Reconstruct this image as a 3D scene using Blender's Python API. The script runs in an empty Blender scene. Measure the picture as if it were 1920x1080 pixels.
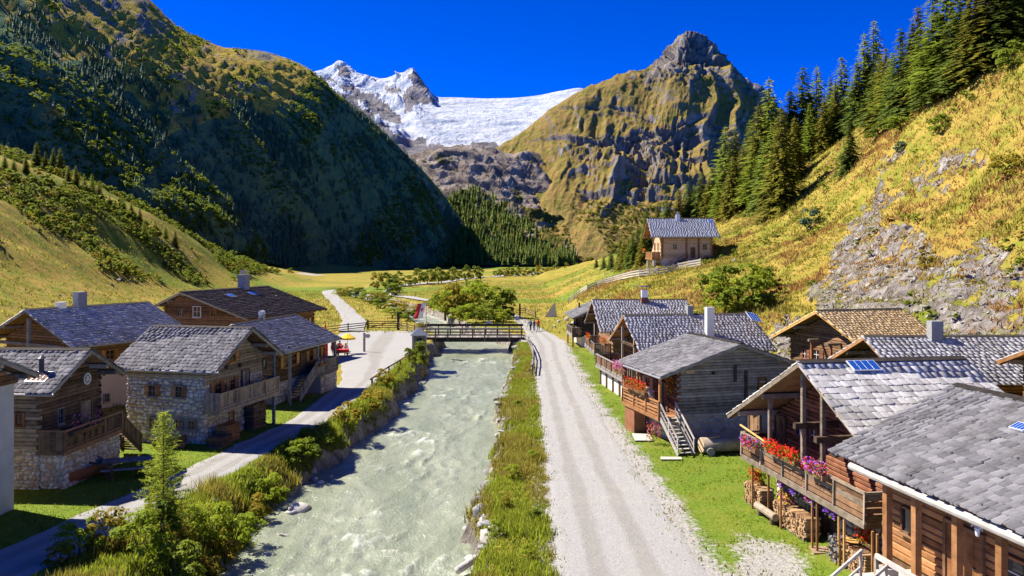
import bpy, math, random
import numpy as np
from mathutils import Vector, Matrix

# ------------------------------------------------------------------ camera, sky, sun, exposure
scene = bpy.context.scene
FPX, CAMZ, CXP, HYP = 1500.0, 12.0, 960.0, 475.0
cam_data = bpy.data.cameras.new('camera')
cam_data.sensor_width = 36.0
cam_data.lens = FPX / 1920.0 * 36.0
cam_data.shift_y = -(540.0 - HYP) / 1920.0
cam_data.clip_start = 0.5
cam_data.clip_end = 20000
cam = bpy.data.objects.new('camera', cam_data)
cam.location = (0, 0, CAMZ)
cam.rotation_euler = (math.radians(90), 0, 0)
scene.collection.objects.link(cam)
scene.camera = cam

SUN_DIR = Vector((-0.93, 0.40, 1.12)).normalized()       # from the scene towards the sun
SUN_EL = math.asin(SUN_DIR.z)
SUN_AZ = math.atan2(SUN_DIR.x, SUN_DIR.y)
world = bpy.data.worlds.new('World')
scene.world = world
world.use_nodes = True
wn = world.node_tree
wn.nodes.clear()
sky = wn.nodes.new('ShaderNodeTexSky')
sky.sky_type = 'NISHITA'
sky.sun_disc = False
sky.sun_elevation = SUN_EL
sky.sun_rotation = SUN_AZ
sky.altitude = 2800
sky.air_density = 0.34
sky.dust_density = 0.0
sky.ozone_density = 6.0
hsv = wn.nodes.new('ShaderNodeHueSaturation')
hsv.inputs['Hue'].default_value = 0.522
hsv.inputs['Saturation'].default_value = 1.5
hsv.inputs['Value'].default_value = 0.74
bg = wn.nodes.new('ShaderNodeBackground')
bg.inputs['Strength'].default_value = 0.15
wo = wn.nodes.new('ShaderNodeOutputWorld')
wn.links.new(sky.outputs[0], hsv.inputs['Color'])
wn.links.new(hsv.outputs[0], bg.inputs[0])
wn.links.new(bg.outputs[0], wo.inputs[0])

sun_data = bpy.data.lights.new('sun', 'SUN')
sun_data.energy = 2.95
sun_data.angle = math.radians(0.53)
sun_data.color = (1.0, 0.93, 0.82)
sun = bpy.data.objects.new('sun', sun_data)
sun.rotation_euler = SUN_DIR.to_track_quat('Z', 'Y').to_euler()
sun.location = (0, 0, 80)
scene.collection.objects.link(sun)

vs = scene.view_settings
vs.view_transform = 'Standard'
vs.look = 'None'
vs.exposure = 1.85
vs.gamma = 1.0
vs.use_curve_mapping = False
scene.cycles.max_bounces = 5
scene.cycles.diffuse_bounces = 3
scene.cycles.glossy_bounces = 2
scene.cycles.transmission_bounces = 2
scene.cycles.transparent_max_bounces = 4
scene.cycles.caustics_reflective = False
scene.cycles.caustics_refractive = False

col = scene.collection
rng = random.Random(7)
nrng = np.random.default_rng(11)

def W(px, py, d):
    """the point that the photograph shows at (px, py), at distance d along the valley"""
    return ((px - CXP) / FPX * d, d, CAMZ - (py - HYP) / FPX * d)

def G(px, py, z=0.0):
    d = (CAMZ - z) * FPX / (py - HYP)
    return ((px - CXP) / FPX * d, d)

# ------------------------------------------------------------------ noise
def _h(ix, iy, seed):
    h = (ix.astype(np.int64) * 374761393 + iy.astype(np.int64) * 668265263 + seed * 974711) & 0xffffffff
    h = ((h ^ (h >> 13)) * 1274126177) & 0xffffffff
    return ((h ^ (h >> 16)) & 0xffff) / 65535.0

def vnoise(x, y, seed=0):
    x = np.asarray(x, float); y = np.asarray(y, float)
    ix = np.floor(x); iy = np.floor(y)
    fx = x - ix; fy = y - iy
    fx = fx * fx * fx * (fx * (fx * 6 - 15) + 10); fy = fy * fy * fy * (fy * (fy * 6 - 15) + 10)
    a = _h(ix, iy, seed); b = _h(ix + 1, iy, seed); c = _h(ix, iy + 1, seed); d = _h(ix + 1, iy + 1, seed)
    return (a + (b - a) * fx) * (1 - fy) + (c + (d - c) * fx) * fy

def fbm(x, y, octv=4, seed=0, gain=0.5):
    s = 0.0; a = 1.0; t = 0.0
    for k in range(octv):
        s = s + a * (vnoise(x * 2 ** k + 17.3 * k, y * 2 ** k - 9.1 * k, seed + k) * 2 - 1); t += a; a *= gain
    return s / t

def ridged(x, y, octv=4, seed=0, gain=0.55):
    s = 0.0; a = 1.0; t = 0.0
    for k in range(octv):
        n = 1 - np.abs(vnoise(x * 2 ** k + 5.3 * k, y * 2 ** k + 3.7 * k, seed + k) * 2 - 1)
        s = s + a * n * n; t += a; a *= gain
    return s / t

def smooth(a, b, x):
    t = np.clip((x - a) / (b - a), 0, 1)
    return t * t * (3 - 2 * t)

# ------------------------------------------------------------------ scene helpers
def tag(o, label=None, cat=None, group=None, kind=None):
    if label: o['label'] = label
    if cat: o['category'] = cat
    if group: o['group'] = group
    if kind: o['kind'] = kind
    return o

def link(name, data, parent=None, mat=None):
    o = bpy.data.objects.new(name, data)
    col.objects.link(o)
    if parent is not None: o.parent = parent
    if mat is not None and data is not None and len(data.materials) == 0: data.materials.append(mat)
    return o

def empty(name, loc=(0, 0, 0), rz=0.0):
    o = bpy.data.objects.new(name, None)
    o.empty_display_size = 0.3
    o.location = loc; o.rotation_euler = (0, 0, rz)
    col.objects.link(o)
    return o

def np_mesh(name, V, Fq, smooth_shade=False):
    """V (n,3); Fq (m,3) or (m,4) int array"""
    me = bpy.data.meshes.new(name)
    V = np.asarray(V, np.float32); Fq = np.asarray(Fq, np.int32)
    k = Fq.shape[1]
    me.vertices.add(len(V)); me.vertices.foreach_set('co', V.ravel())
    me.loops.add(Fq.size); me.loops.foreach_set('vertex_index', Fq.ravel())
    me.polygons.add(len(Fq)); me.polygons.foreach_set('loop_start', np.arange(0, Fq.size, k, dtype=np.int32))
    if smooth_shade: me.polygons.foreach_set('use_smooth', np.ones(len(Fq), bool))
    me.update(calc_edges=True)
    return me

def grid_faces(nu, nv):
    i = np.arange(nu - 1)[:, None] * nv + np.arange(nv - 1)[None, :]
    i = i.ravel()
    return np.stack([i, i + nv, i + nv + 1, i + 1], 1)

def attr(me, name, vals):
    a = me.attributes.new(name, 'FLOAT', 'POINT')
    a.data.foreach_set('value', np.asarray(vals, np.float32).ravel())

class MB:
    """collects polygons, then links them as one mesh object"""
    def __init__(s): s.v = []; s.f = []
    def add(s, vs_, fs):
        n = len(s.v); s.v += [tuple(p) for p in vs_]; s.f += [tuple(i + n for i in f) for f in fs]; return s
    def box(s, x0, x1, y0, y1, z0, z1):
        return s.add([(x0, y0, z0), (x1, y0, z0), (x1, y1, z0), (x0, y1, z0), (x0, y0, z1), (x1, y0, z1), (x1, y1, z1), (x0, y1, z1)],
                     [(0, 3, 2, 1), (4, 5, 6, 7), (0, 1, 5, 4), (1, 2, 6, 5), (2, 3, 7, 6), (3, 0, 4, 7)])
    def beam(s, a, b, w, h, up=(0, 0, 1), taper=1.0):
        a = Vector(a); b = Vector(b); d = (b - a).normalized(); up = Vector(up)
        if abs(d.dot(up)) > 0.98: up = Vector((1, 0, 0))
        r = d.cross(up).normalized() * w / 2; u = r.cross(d).normalized() * h / 2
        t = taper
        return s.add([a - r - u, a + r - u, a + r + u, a - r + u, b - r * t - u * t, b + r * t - u * t, b + r * t + u * t, b - r * t + u * t],
                     [(0, 3, 2, 1), (4, 5, 6, 7), (0, 1, 5, 4), (1, 2, 6, 5), (2, 3, 7, 6), (3, 0, 4, 7)])
    def cyl(s, a, b, r0, r1=None, n=8, caps=True):
        r1 = r0 if r1 is None else r1
        a = Vector(a); b = Vector(b); d = (b - a).normalized()
        p = d.cross(Vector((0, 0, 1)) if abs(d.z) < 0.9 else Vector((1, 0, 0))).normalized(); q = d.cross(p)
        vs_ = []
        for c, r in ((a, r0), (b, r1)):
            for k in range(n):
                t = 2 * math.pi * k / n; vs_.append(c + p * (r * math.cos(t)) + q * (r * math.sin(t)))
        fs = [(k, (k + 1) % n, n + (k + 1) % n, n + k) for k in range(n)]
        if caps: fs += [tuple(range(n - 1, -1, -1)), tuple(range(n, 2 * n))]
        return s.add(vs_, fs)
    def tube(s, pts, r, n=6):
        for a, b in zip(pts[:-1], pts[1:]): s.cyl(a, b, r, r, n)
        return s
    def lathe(s, prof, n=12, c=(0, 0, 0)):
        vs_ = []
        for r, z in prof:
            for k in range(n):
                t = 2 * math.pi * k / n; vs_.append((c[0] + r * math.cos(t), c[1] + r * math.sin(t), c[2] + z))
        fs = []
        for j in range(len(prof) - 1):
            for k in range(n): fs.append((j * n + k, j * n + (k + 1) % n, (j + 1) * n + (k + 1) % n, (j + 1) * n + k))
        fs += [tuple(range(n - 1, -1, -1)), tuple(range((len(prof) - 1) * n, len(prof) * n))]
        return s.add(vs_, fs)
    def prism(s, poly, h0, h1, axis='x'):
        """extrude a polygon in the plane across the axis between h0 and h1"""
        n = len(poly)
        m = {'x': lambda h, p: (h, p[0], p[1]), 'y': lambda h, p: (p[0], h, p[1]), 'z': lambda h, p: (p[0], p[1], h)}[axis]
        return s.add([m(h0, p) for p in poly] + [m(h1, p) for p in poly],
                     [tuple(range(n - 1, -1, -1)), tuple(range(n, 2 * n))] + [(k, (k + 1) % n, n + (k + 1) % n, n + k) for k in range(n)])
    def mesh(s, name, smooth_shade=False):
        me = bpy.data.meshes.new(name); me.from_pydata(s.v, [], s.f); 
        if smooth_shade: me.polygons.foreach_set('use_smooth', [True] * len(me.polygons))
        me.update(); return me
    def build(s, name, mat, parent=None, smooth_shade=False):
        return link(name, s.mesh(name, smooth_shade), parent, mat)

def box_obj(name, mat, parent, *b): return MB().box(*b).build(name, mat, parent)
def beam_obj(name, mat, parent, a, b, w, h, **k): return MB().beam(a, b, w, h, **k).build(name, mat, parent)

# ------------------------------------------------------------------ materials
class NT:
    def __init__(s, name):
        s.m = bpy.data.materials.new(name); s.m.use_nodes = True; s.t = s.m.node_tree; s.t.nodes.clear()
        s.out = s.n('ShaderNodeOutputMaterial')
    def n(s, typ, **k):
        nd = s.t.nodes.new(typ)
        for a, b in k.items(): setattr(nd, a, b)
        return nd
    def set(s, sock, v):
        if isinstance(v, bpy.types.NodeSocket): s.t.links.new(v, sock)
        elif v is not None:
            if hasattr(sock.default_value, '__len__') and hasattr(v, '__len__') and len(v) == 3 and len(sock.default_value) == 4: v = (*v, 1)
            sock.default_value = v
    def coord(s, which='Object', scale=(1, 1, 1), rot=(0, 0, 0)):
        if which == 'World': c = s.n('ShaderNodeNewGeometry').outputs['Position']
        else: c = s.n('ShaderNodeTexCoord').outputs[which]
        mp = s.n('ShaderNodeMapping'); s.set(mp.inputs['Vector'], c); mp.inputs['Scale'].default_value = scale; mp.inputs['Rotation'].default_value = rot
        return mp.outputs[0]
    def noise(s, vec, scale, detail=4, rough=0.55, dist=0.0):
        nd = s.n('ShaderNodeTexNoise'); s.set(nd.inputs['Vector'], vec); nd.inputs['Scale'].default_value = scale
        nd.inputs['Detail'].default_value = detail; nd.inputs['Roughness'].default_value = rough; nd.inputs['Distortion'].default_value = dist
        return nd.outputs['Fac']
    def vor(s, vec, scale, feature='F1', out='Distance'):
        nd = s.n('ShaderNodeTexVoronoi', feature=feature); s.set(nd.inputs['Vector'], vec); nd.inputs['Scale'].default_value = scale
        return nd.outputs[out]
    def ramp(s, fac, stops, interp='LINEAR'):
        nd = s.n('ShaderNodeValToRGB'); nd.color_ramp.interpolation = interp
        e = nd.color_ramp.elements
        while len(e) < len(stops): e.new(0.5)
        for el, (p, c) in zip(e, stops):
            el.position = p; el.color = (*c, 1) if hasattr(c, '__len__') else (c, c, c, 1)
        s.set(nd.inputs[0], fac); return nd.outputs[0]
    def mix(s, fac, a, b, mode='MIX'):
        nd = s.n('ShaderNodeMix', data_type='RGBA', blend_type=mode)
        s.set(nd.inputs[0], fac); s.set(nd.inputs[6], a); s.set(nd.inputs[7], b); return nd.outputs[2]
    def math(s, op, a, b=None, clamp=False):
        nd = s.n('ShaderNodeMath', operation=op, use_clamp=clamp); s.set(nd.inputs[0], a)
        if b is not None: s.set(nd.inputs[1], b)
        return nd.outputs[0]
    def attr(s, name): return s.n('ShaderNodeAttribute', attribute_name=name).outputs['Fac']
    def objrand(s): return s.n('ShaderNodeObjectInfo').outputs['Random']
    def island(s): return s.n('ShaderNodeNewGeometry').outputs['Random Per Island']
    def bump(s, h, strength=0.5, dist=0.05):
        nd = s.n('ShaderNodeBump'); nd.inputs['Strength'].default_value = strength; nd.inputs['Distance'].default_value = dist
        s.set(nd.inputs['Height'], h); return nd.outputs[0]
    def bsdf(s, colr, rough=0.85, normal=None, spec=0.25, **k):
        nd = s.n('ShaderNodeBsdfPrincipled'); s.set(nd.inputs['Base Color'], colr); s.set(nd.inputs['Roughness'], rough)
        nd.inputs['Specular IOR Level'].default_value = spec
        if normal is not None: s.set(nd.inputs['Normal'], normal)
        for a, b in k.items(): s.set(nd.inputs[a.replace('_', ' ')], b)
        s.t.links.new(nd.outputs[0], s.out.inputs[0]); return s.m
# ------------------------------------------------------------------ material library
M = {}
def wood(name, dark, light, scale=1.0, rough=0.85):
    """weathered timber: fine grain, streaks and one tone per board"""
    t = NT(name)
    c = t.coord('Object', (1.2 * scale, 1.2 * scale, 14 * scale))
    c2 = t.coord('Object', (5 * scale, 5 * scale, 5 * scale))
    g = t.noise(c, 2.2, 5, 0.65); b = t.noise(c2, 0.55, 3)
    r = t.math('ADD', t.objrand(), t.island()); r = t.math('FRACT', r)
    f = t.math('ADD', t.math('MULTIPLY', g, 0.55), t.math('MULTIPLY', r, 0.45))
    f = t.math('ADD', f, t.math('MULTIPLY', t.math('SUBTRACT', b, 0.5), 0.7), True)
    cc = t.ramp(f, [(0.18, dark), (0.5, tuple((a + b_) / 2 for a, b_ in zip(dark, light))), (0.82, light)])
    M[name] = t.bsdf(cc, rough, t.bump(g, 0.5, 0.02), 0.2)
    return M[name]
wood('wood_dark', (0.04, 0.026, 0.016), (0.22, 0.145, 0.09))
wood('wood_brown', (0.065, 0.034, 0.017), (0.33, 0.19, 0.1))
wood('wood_red', (0.075, 0.028, 0.015), (0.34, 0.145, 0.075))
wood('wood_orange', (0.16, 0.065, 0.022), (0.50, 0.25, 0.10))
wood('wood_grey', (0.085, 0.078, 0.07), (0.38, 0.345, 0.31))
wood('wood_grey_warm', (0.11, 0.085, 0.06), (0.43, 0.35, 0.25))
wood('wood_pale', (0.42, 0.29, 0.16), (0.72, 0.54, 0.34))
wood('wood_fence', (0.30, 0.27, 0.235), (0.62, 0.575, 0.51))
wood('wood_yellow', (0.42, 0.22, 0.06), (0.72, 0.45, 0.17))
wood('wood_black', (0.016, 0.013, 0.011), (0.075, 0.06, 0.05))
wood('firewood', (0.17, 0.085, 0.04), (0.60, 0.40, 0.21), 3)

def shingle(name, a, b, grain=(34, 2.0, 2.0)):
    if grain[0] > 20: shingle(name + '_piece', a, b, (15.0, .9, .9))
    t = NT(name)
    c = t.coord('Object', (3, 3, 3)); c2 = t.coord('World', (1, 1, 1))
    r = t.math('FRACT', t.math('ADD', t.objrand(), t.island()))
    g = t.noise(t.coord('Object', grain), 1.6, 5, 0.72)
    f = t.math('ADD', t.math('MULTIPLY', r, 0.26), t.math('MULTIPLY', g, 0.74))
    cc = t.ramp(f, [(0.25, a), (0.5, tuple((x + y) / 2 for x, y in zip(a, b))), (0.74, b)])
    pn = t.noise(c2, 0.7, 6, .7)
    cc = t.mix(t.ramp(pn, [(0.48, 0.0), (0.70, 0.15 if 'yellow' in name else 0.6)]), cc, tuple(x * 0.8 * k for x, k in zip(a, (1.05, .98, .8))))
    M[name] = t.bsdf(cc, 0.85, t.bump(g, 0.6, 0.02), 0.12)
shingle('shingle_silver', (0.22, 0.21, 0.20), (0.68, 0.66, 0.64))
shingle('shingle_lilac', (0.058, 0.057, 0.062), (0.27, 0.262, 0.275))
shingle('shingle_yellow', (0.58, 0.36, 0.14), (0.95, 0.72, 0.38))
shingle('shingle_brown', (0.065, 0.047, 0.037), (0.17, 0.135, 0.11))
shingle('shingle_slate', (0.30, 0.32, 0.36), (0.52, 0.54, 0.60))

def stone(name, stops, scale=1.0):
    t = NT(name)
    r = t.math('FRACT', t.math('ADD', t.objrand(), t.island()))
    c = t.coord('World')
    g = t.noise(c, 5 * scale, 6, 0.65)
    f = t.math('ADD', t.math('MULTIPLY', r, 0.75), t.math('MULTIPLY', g, 0.3))
    cc = t.ramp(f, stops)
    M[name] = t.bsdf(cc, 0.9, t.bump(g, 0.7, 0.04), 0.2)
stone('stone_wall', [(0.05, (0.17, 0.16, 0.14)), (0.25, (0.56, 0.51, 0.41)), (0.45, (0.70, 0.59, 0.42)), (0.6, (0.40, 0.24, 0.13)), (0.78, (0.74, 0.68, 0.58)), (1.0, (0.40, 0.39, 0.37))])
stone('stone_pale', [(0.05, (0.36, 0.34, 0.31)), (0.4, (0.58, 0.53, 0.46)), (0.7, (0.48, 0.42, 0.34)), (1.0, (0.66, 0.63, 0.58))])
stone('stone_grey', [(0.05, (0.13, 0.135, 0.135)), (0.4, (0.36, 0.355, 0.345)), (0.7, (0.26, 0.265, 0.26)), (1.0, (0.52, 0.51, 0.48))])

def simple(name, colr, rough=0.7, var=0.15, nscale=3.0, bump=0.2, spec=0.3, metal=0.0, bd=0.02):
    t = NT(name)
    g = t.noise(t.coord('World'), nscale, 5, 0.6)
    cc = t.mix(g, tuple(c * (1 - var) for c in colr), tuple(min(1, c * (1 + var)) for c in colr))
    M[name] = t.bsdf(cc, rough, t.bump(g, bump, bd), spec, Metallic=metal)
simple('plaster', (0.50, 0.46, 0.40), 0.95, 0.22, 2.2, 0.5)
simple('plaster_grey', (0.47, 0.465, 0.435), 0.95, 0.25, 1.6, 0.5)
simple('plaster_pink', (0.55, 0.43, 0.37), 0.95, 0.15, 2.0, 0.4)
simple('whitewash', (0.74, 0.70, 0.62), 0.95, 0.2, 2.4, 0.6)
simple('mortar', (0.34, 0.30, 0.235), 0.95, 0.25, 8, 0.5)
simple('metal_white', (0.75, 0.76, 0.77), 0.35, 0.05, 4, 0.05, 0.5, 0.3)
simple('metal_grey', (0.38, 0.38, 0.39), 0.45, 0.15, 4, 0.1, 0.5, 0.6)
simple('metal_dark', (0.06, 0.06, 0.07), 0.5, 0.2, 4, 0.1, 0.4, 0.3)
simple('metal_rust', (0.19, 0.075, 0.05), 0.8, 0.35, 6, 0.2)
simple('solar', (0.015, 0.07, 0.30), 0.12, 0.15, 9, 0.0, 0.6)
simple('white_paint', (0.78, 0.76, 0.72), 0.6, 0.08, 5, 0.1)
simple('red_cloth', (0.62, 0.035, 0.03), 0.8, 0.15, 5, 0.2)
simple('yellow_cloth', (0.85, 0.55, 0.02), 0.8, 0.1, 5, 0.2)
simple('white_cloth', (0.78, 0.77, 0.75), 0.85, 0.1, 5, 0.2)
simple('dark_cloth', (0.03, 0.035, 0.05), 0.9, 0.3, 8, 0.2)
simple('blue_cloth', (0.06, 0.12, 0.32), 0.9, 0.2, 8, 0.2)
simple('skin', (0.55, 0.33, 0.23), 0.6, 0.08, 8, 0.05)
simple('hair', (0.05, 0.03, 0.02), 0.7, 0.3, 12, 0.2)
simple('log_end', (0.42, 0.26, 0.14), 0.9, 0.3, 14, 0.4)
simple('log_red', (0.28, 0.10, 0.04), 0.8, 0.3, 7, 0.4)
simple('blue_plastic', (0.05, 0.2, 0.6), 0.4, 0.1, 5, 0.0)
simple('pelt', (0.20, 0.20, 0.21), 0.95, 0.45, 22, 0.9)
simple('roof_blue', (0.13, 0.15, 0.19), 0.6, 0.15, 6, 0.1)
simple('bark', (0.085, 0.06, 0.043), 0.95, 0.4, 9, 0.8, bd=0.05)
simple('dirt', (0.30, 0.21, 0.13), 0.95, 0.3, 2.5, 0.6)
simple('sign_green', (0.45, 0.55, 0.50), 0.5, 0.05, 3, 0.0)
t = NT('glass'); g = t.noise(t.coord('World'), 1.5, 2)
M['glass'] = t.bsdf(t.mix(g, (0.006, 0.007, 0.009), (0.03, 0.036, 0.045)), 0.08, None, 0.6)

def foliage(name, a, b, trans=0.35, upw=0.6, warm=(0.42, 0.46, 0.04)):
    """leaves: one tone per leaf cluster and per plant, part of the light passes through; the many small faces share the light of the tuft"""
    t = NT(name)
    r = t.island(); o = t.objrand()
    f = t.math('ADD', t.math('MULTIPLY', r, 0.65), t.math('MULTIPLY', o, 0.35))
    cc = t.ramp(f, [(0.0, a), (1.0, b)])
    gn = t.n('ShaderNodeNewGeometry').outputs['Normal']
    v1 = t.n('ShaderNodeVectorMath', operation='SCALE'); t.set(v1.inputs[0], gn); v1.inputs['Scale'].default_value = 1 - upw
    v2 = t.n('ShaderNodeVectorMath', operation='ADD'); t.set(v2.inputs[0], v1.outputs[0]); v2.inputs[1].default_value = (0, 0, upw)
    v3 = t.n('ShaderNodeVectorMath', operation='NORMALIZE'); t.set(v3.inputs[0], v2.outputs[0])
    d = t.n('ShaderNodeBsdfPrincipled'); t.set(d.inputs['Base Color'], cc); d.inputs['Roughness'].default_value = 0.7
    d.inputs['Specular IOR Level'].default_value = 0.1; t.set(d.inputs['Normal'], v3.outputs[0])
    tr = t.n('ShaderNodeBsdfTranslucent'); t.set(tr.inputs[0], t.mix(0.35, cc, warm, 'MIX'))
    mx = t.n('ShaderNodeMixShader'); mx.inputs[0].default_value = trans
    t.t.links.new(d.outputs[0], mx.inputs[1]); t.t.links.new(tr.outputs[0], mx.inputs[2]); t.t.links.new(mx.outputs[0], t.out.inputs[0])
    M[name] = t.m
foliage('leaf_spruce', (0.042, 0.088, 0.015), (0.20, 0.25, 0.038), 0.32, .5)
foliage('leaf_olive', (0.075, 0.09, 0.010), (0.34, 0.29, 0.034), 0.32, .5)
foliage('leaf_larch', (0.13, 0.20, 0.015), (0.36, 0.42, 0.05), 0.42, .55)
foliage('leaf_green', (0.045, 0.105, 0.009), (0.27, 0.315, 0.028), 0.4, .55)
foliage('leaf_autumn', (0.12, 0.11, 0.01), (0.44, 0.31, 0.03), 0.38, .5)
foliage('leaf_bright', (0.14, 0.23, 0.012), (0.40, 0.45, 0.032), 0.45, .55)
foliage('leaf_dark', (0.045, 0.105, 0.066), (0.15, 0.22, 0.095), 0.25, .45, (0.1, 0.2, 0.06))
foliage('grass_green', (0.13, 0.215, 0.012), (0.36, 0.40, 0.034), 0.45, .8)
foliage('grass_dry', (0.22, 0.115, 0.032), (0.54, 0.37, 0.12), 0.4, .75, (0.6, 0.42, 0.1))
foliage('grass_mixed', (0.10, 0.14, 0.014), (0.42, 0.33, 0.055), 0.42, .75, (0.45, 0.42, 0.06))
foliage('grass_rust', (0.19, 0.085, 0.025), (0.43, 0.235, 0.075), 0.4, .75, (0.5, 0.3, 0.08))
foliage('leaf_sapling', (0.30, 0.40, 0.03), (0.58, 0.64, 0.07), 0.55, .6)
for n_, a_, b_ in (('petal_red', (0.55, 0.006, 0.01), (0.85, 0.05, 0.02)), ('petal_pink', (0.65, 0.04, 0.25), (0.85, 0.25, 0.5)), ('petal_violet', (0.16, 0.04, 0.40), (0.40, 0.16, 0.72)), ('petal_white', (0.7, 0.65, 0.65), (0.85, 0.8, 0.8)), ('petal_yellow', (0.75, 0.5, 0.02), (0.85, 0.68, 0.05))):
    foliage(n_, a_, b_, 0.25, .4, b_)

# ground: grass of several kinds, bare gravel where the attribute says so, rock on the steep hill
t = NT('ground')
wc = t.coord('World')
n1 = t.noise(wc, 0.035, 5, 0.6); n2 = t.noise(wc, 0.45, 6, 0.65); n3 = t.noise(wc, 5.0, 5, 0.7); n4 = t.noise(wc, 0.012, 3)
dry = t.attr('dry'); grv = t.attr('gravel'); rck = t.attr('rock')
green = t.ramp(n3, [(0.25, (0.065, 0.125, 0.010)), (0.75, (0.19, 0.255, 0.026))])
green = t.mix(t.ramp(n2, [(0.45, 0.0), (0.75, 0.6)]), green, (0.20, 0.20, 0.035))
gold = t.ramp(n3, [(0.22, (0.20, 0.135, 0.026)), (0.5, (0.35, 0.245, 0.05)), (0.8, (0.50, 0.36, 0.10))])
gold = t.mix(t.ramp(n2, [(0.44, 0.0), (0.62, 0.9)]), gold, (0.17, 0.20, 0.020))
n5 = t.noise(wc, 0.16, 5, 0.65)
gold = t.mix(t.ramp(n5, [(0.5, 0.0), (0.66, 0.75)]), gold, (0.15, 0.185, 0.018))
gold = t.mix(t.ramp(n1, [(0.52, 0.0), (0.70, 0.5)]), gold, (0.30, 0.155, 0.04))
df = t.math('ADD', dry, t.math('MULTIPLY', t.math('SUBTRACT', n2, 0.5), 0.9), True)
df = t.ramp(df, [(0.3, 0.0), (0.7, 1.0)])
cc = t.mix(df, green, gold)
stn = t.ramp(n3, [(0.3, (0.25, 0.238, 0.21)), (0.7, (0.44, 0.42, 0.385))])
gf = t.math('ADD', grv, t.math('ADD', t.math('MULTIPLY', t.math('SUBTRACT', n2, 0.5), 0.9), t.math('MULTIPLY', t.math('SUBTRACT', n3, 0.5), 0.7)))
gf = t.ramp(gf, [(0.44, 0.0), (0.60, 1.0)])
cc = t.mix(gf, cc, stn)
rv = t.coord('World', (0.7, 0.7, 0.35)); rn = t.noise(rv, 1.1, 7, 0.68, 0.6); rv2 = t.vor(t.coord('World', (1, 1, 0.6)), 1.3, 'DISTANCE_TO_EDGE')
rcol = t.ramp(rn, [(0.27, (0.055, 0.047, 0.042)), (0.43, (0.22, 0.19, 0.165)), (0.56, (0.34, 0.305, 0.27)), (0.70, (0.55, 0.51, 0.46))])
rcol = t.mix(t.ramp(t.noise(wc, 0.7, 4), [(0.56, 0.0), (0.66, 0.7)]), rcol, (0.30, 0.31, 0.13))
rf = t.math('ADD', rck, t.math('ADD', t.math('MULTIPLY', t.math('SUBTRACT', n2, 0.5), 2.2), t.math('MULTIPLY', t.math('SUBTRACT', n3, 0.5), 0.4)))
rf = t.ramp(rf, [(0.49, 0.0), (0.56, 1.0)])
cc = t.mix(rf, cc, rcol)
hb = t.math('ADD', t.math('MULTIPLY', n3, 0.5), t.math('MULTIPLY', n2, 0.8))
hb = t.mix(rf, hb, t.math('ADD', t.math('MULTIPLY', rn, 8.0), t.math('MULTIPLY', rv2, 2.0)))
M['ground'] = t.bsdf(cc, 0.95, t.bump(hb, 0.8, 0.25), 0.1)

# gravel road with two worn wheel tracks
t = NT('gravel_road')
wc = t.coord('World'); n1 = t.noise(wc, 14, 5, 0.75); n2 = t.noise(wc, 0.5, 4); n3 = t.noise(t.coord('World', (1, 0.12, 1)), 0.9, 4)
base = t.ramp(n1, [(0.25, (0.225, 0.22, 0.207)), (0.5, (0.33, 0.325, 0.31)), (0.8, (0.47, 0.463, 0.447))])
trk = t.attr('track')
tf = t.math('ADD', trk, t.math('MULTIPLY', t.math('SUBTRACT', n3, 0.5), 0.8), True)
base = t.mix(t.math('MULTIPLY', t.ramp(tf, [(0.3, 0.0), (0.75, 1.0)]), 0.7), base, (0.235, 0.222, 0.198))
base = t.mix(t.ramp(n2, [(0.5, 0.0), (0.72, 0.25)]), base, (0.44, 0.40, 0.33))
vp = t.vor(wc, 5.5); base = t.mix(t.ramp(vp, [(0.05, 0.55), (0.16, 0.0)]), base, (0.66, 0.64, 0.60))
vd = t.vor(t.coord('World', (1.3, 1.3, 1)), 3.1); base = t.mix(t.ramp(vd, [(0.04, 0.5), (0.12, 0.0)]), base, (0.17, 0.155, 0.13))
n6 = t.noise(wc, 1.7, 5, 0.7); base = t.mix(t.ramp(n6, [(0.42, 0.0), (0.7, 0.45)]), base, (0.33, 0.31, 0.275))
M['gravel_road'] = t.bsdf(base, 0.95, t.bump(t.math('ADD', n1, t.math('MULTIPLY', n6, 1.5)), 0.8, 0.05), 0.15)

# milky glacier water
t = NT('glacier_water')
wc = t.coord('World', (1, 0.6, 1))
foam = t.attr('foam'); n1 = t.noise(wc, 2.2, 6, 0.7, 1.2); n2 = t.noise(t.coord('World', (1, 0.35, 1)), 0.35, 4); n3 = t.noise(wc, 7, 4, 0.6)
cc = t.ramp(n2, [(0.3, (0.225, 0.255, 0.17)), (0.7, (0.32, 0.342, 0.24))])
ff = t.math('ADD', foam, t.math('MULTIPLY', t.math('SUBTRACT', n1, 0.5), 1.15))
cc = t.mix(t.ramp(ff, [(0.46, 0.0), (0.72, 0.45), (1.0, 1.0)]), cc, (0.72, 0.74, 0.66))
M['glacier_water'] = t.bsdf(cc, t.ramp(ff, [(0.4, 0.2), (0.9, 0.6)]), t.bump(t.math('ADD', n1, t.math('MULTIPLY', n3, 0.5)), 0.6, 0.2), 0.35)

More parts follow.
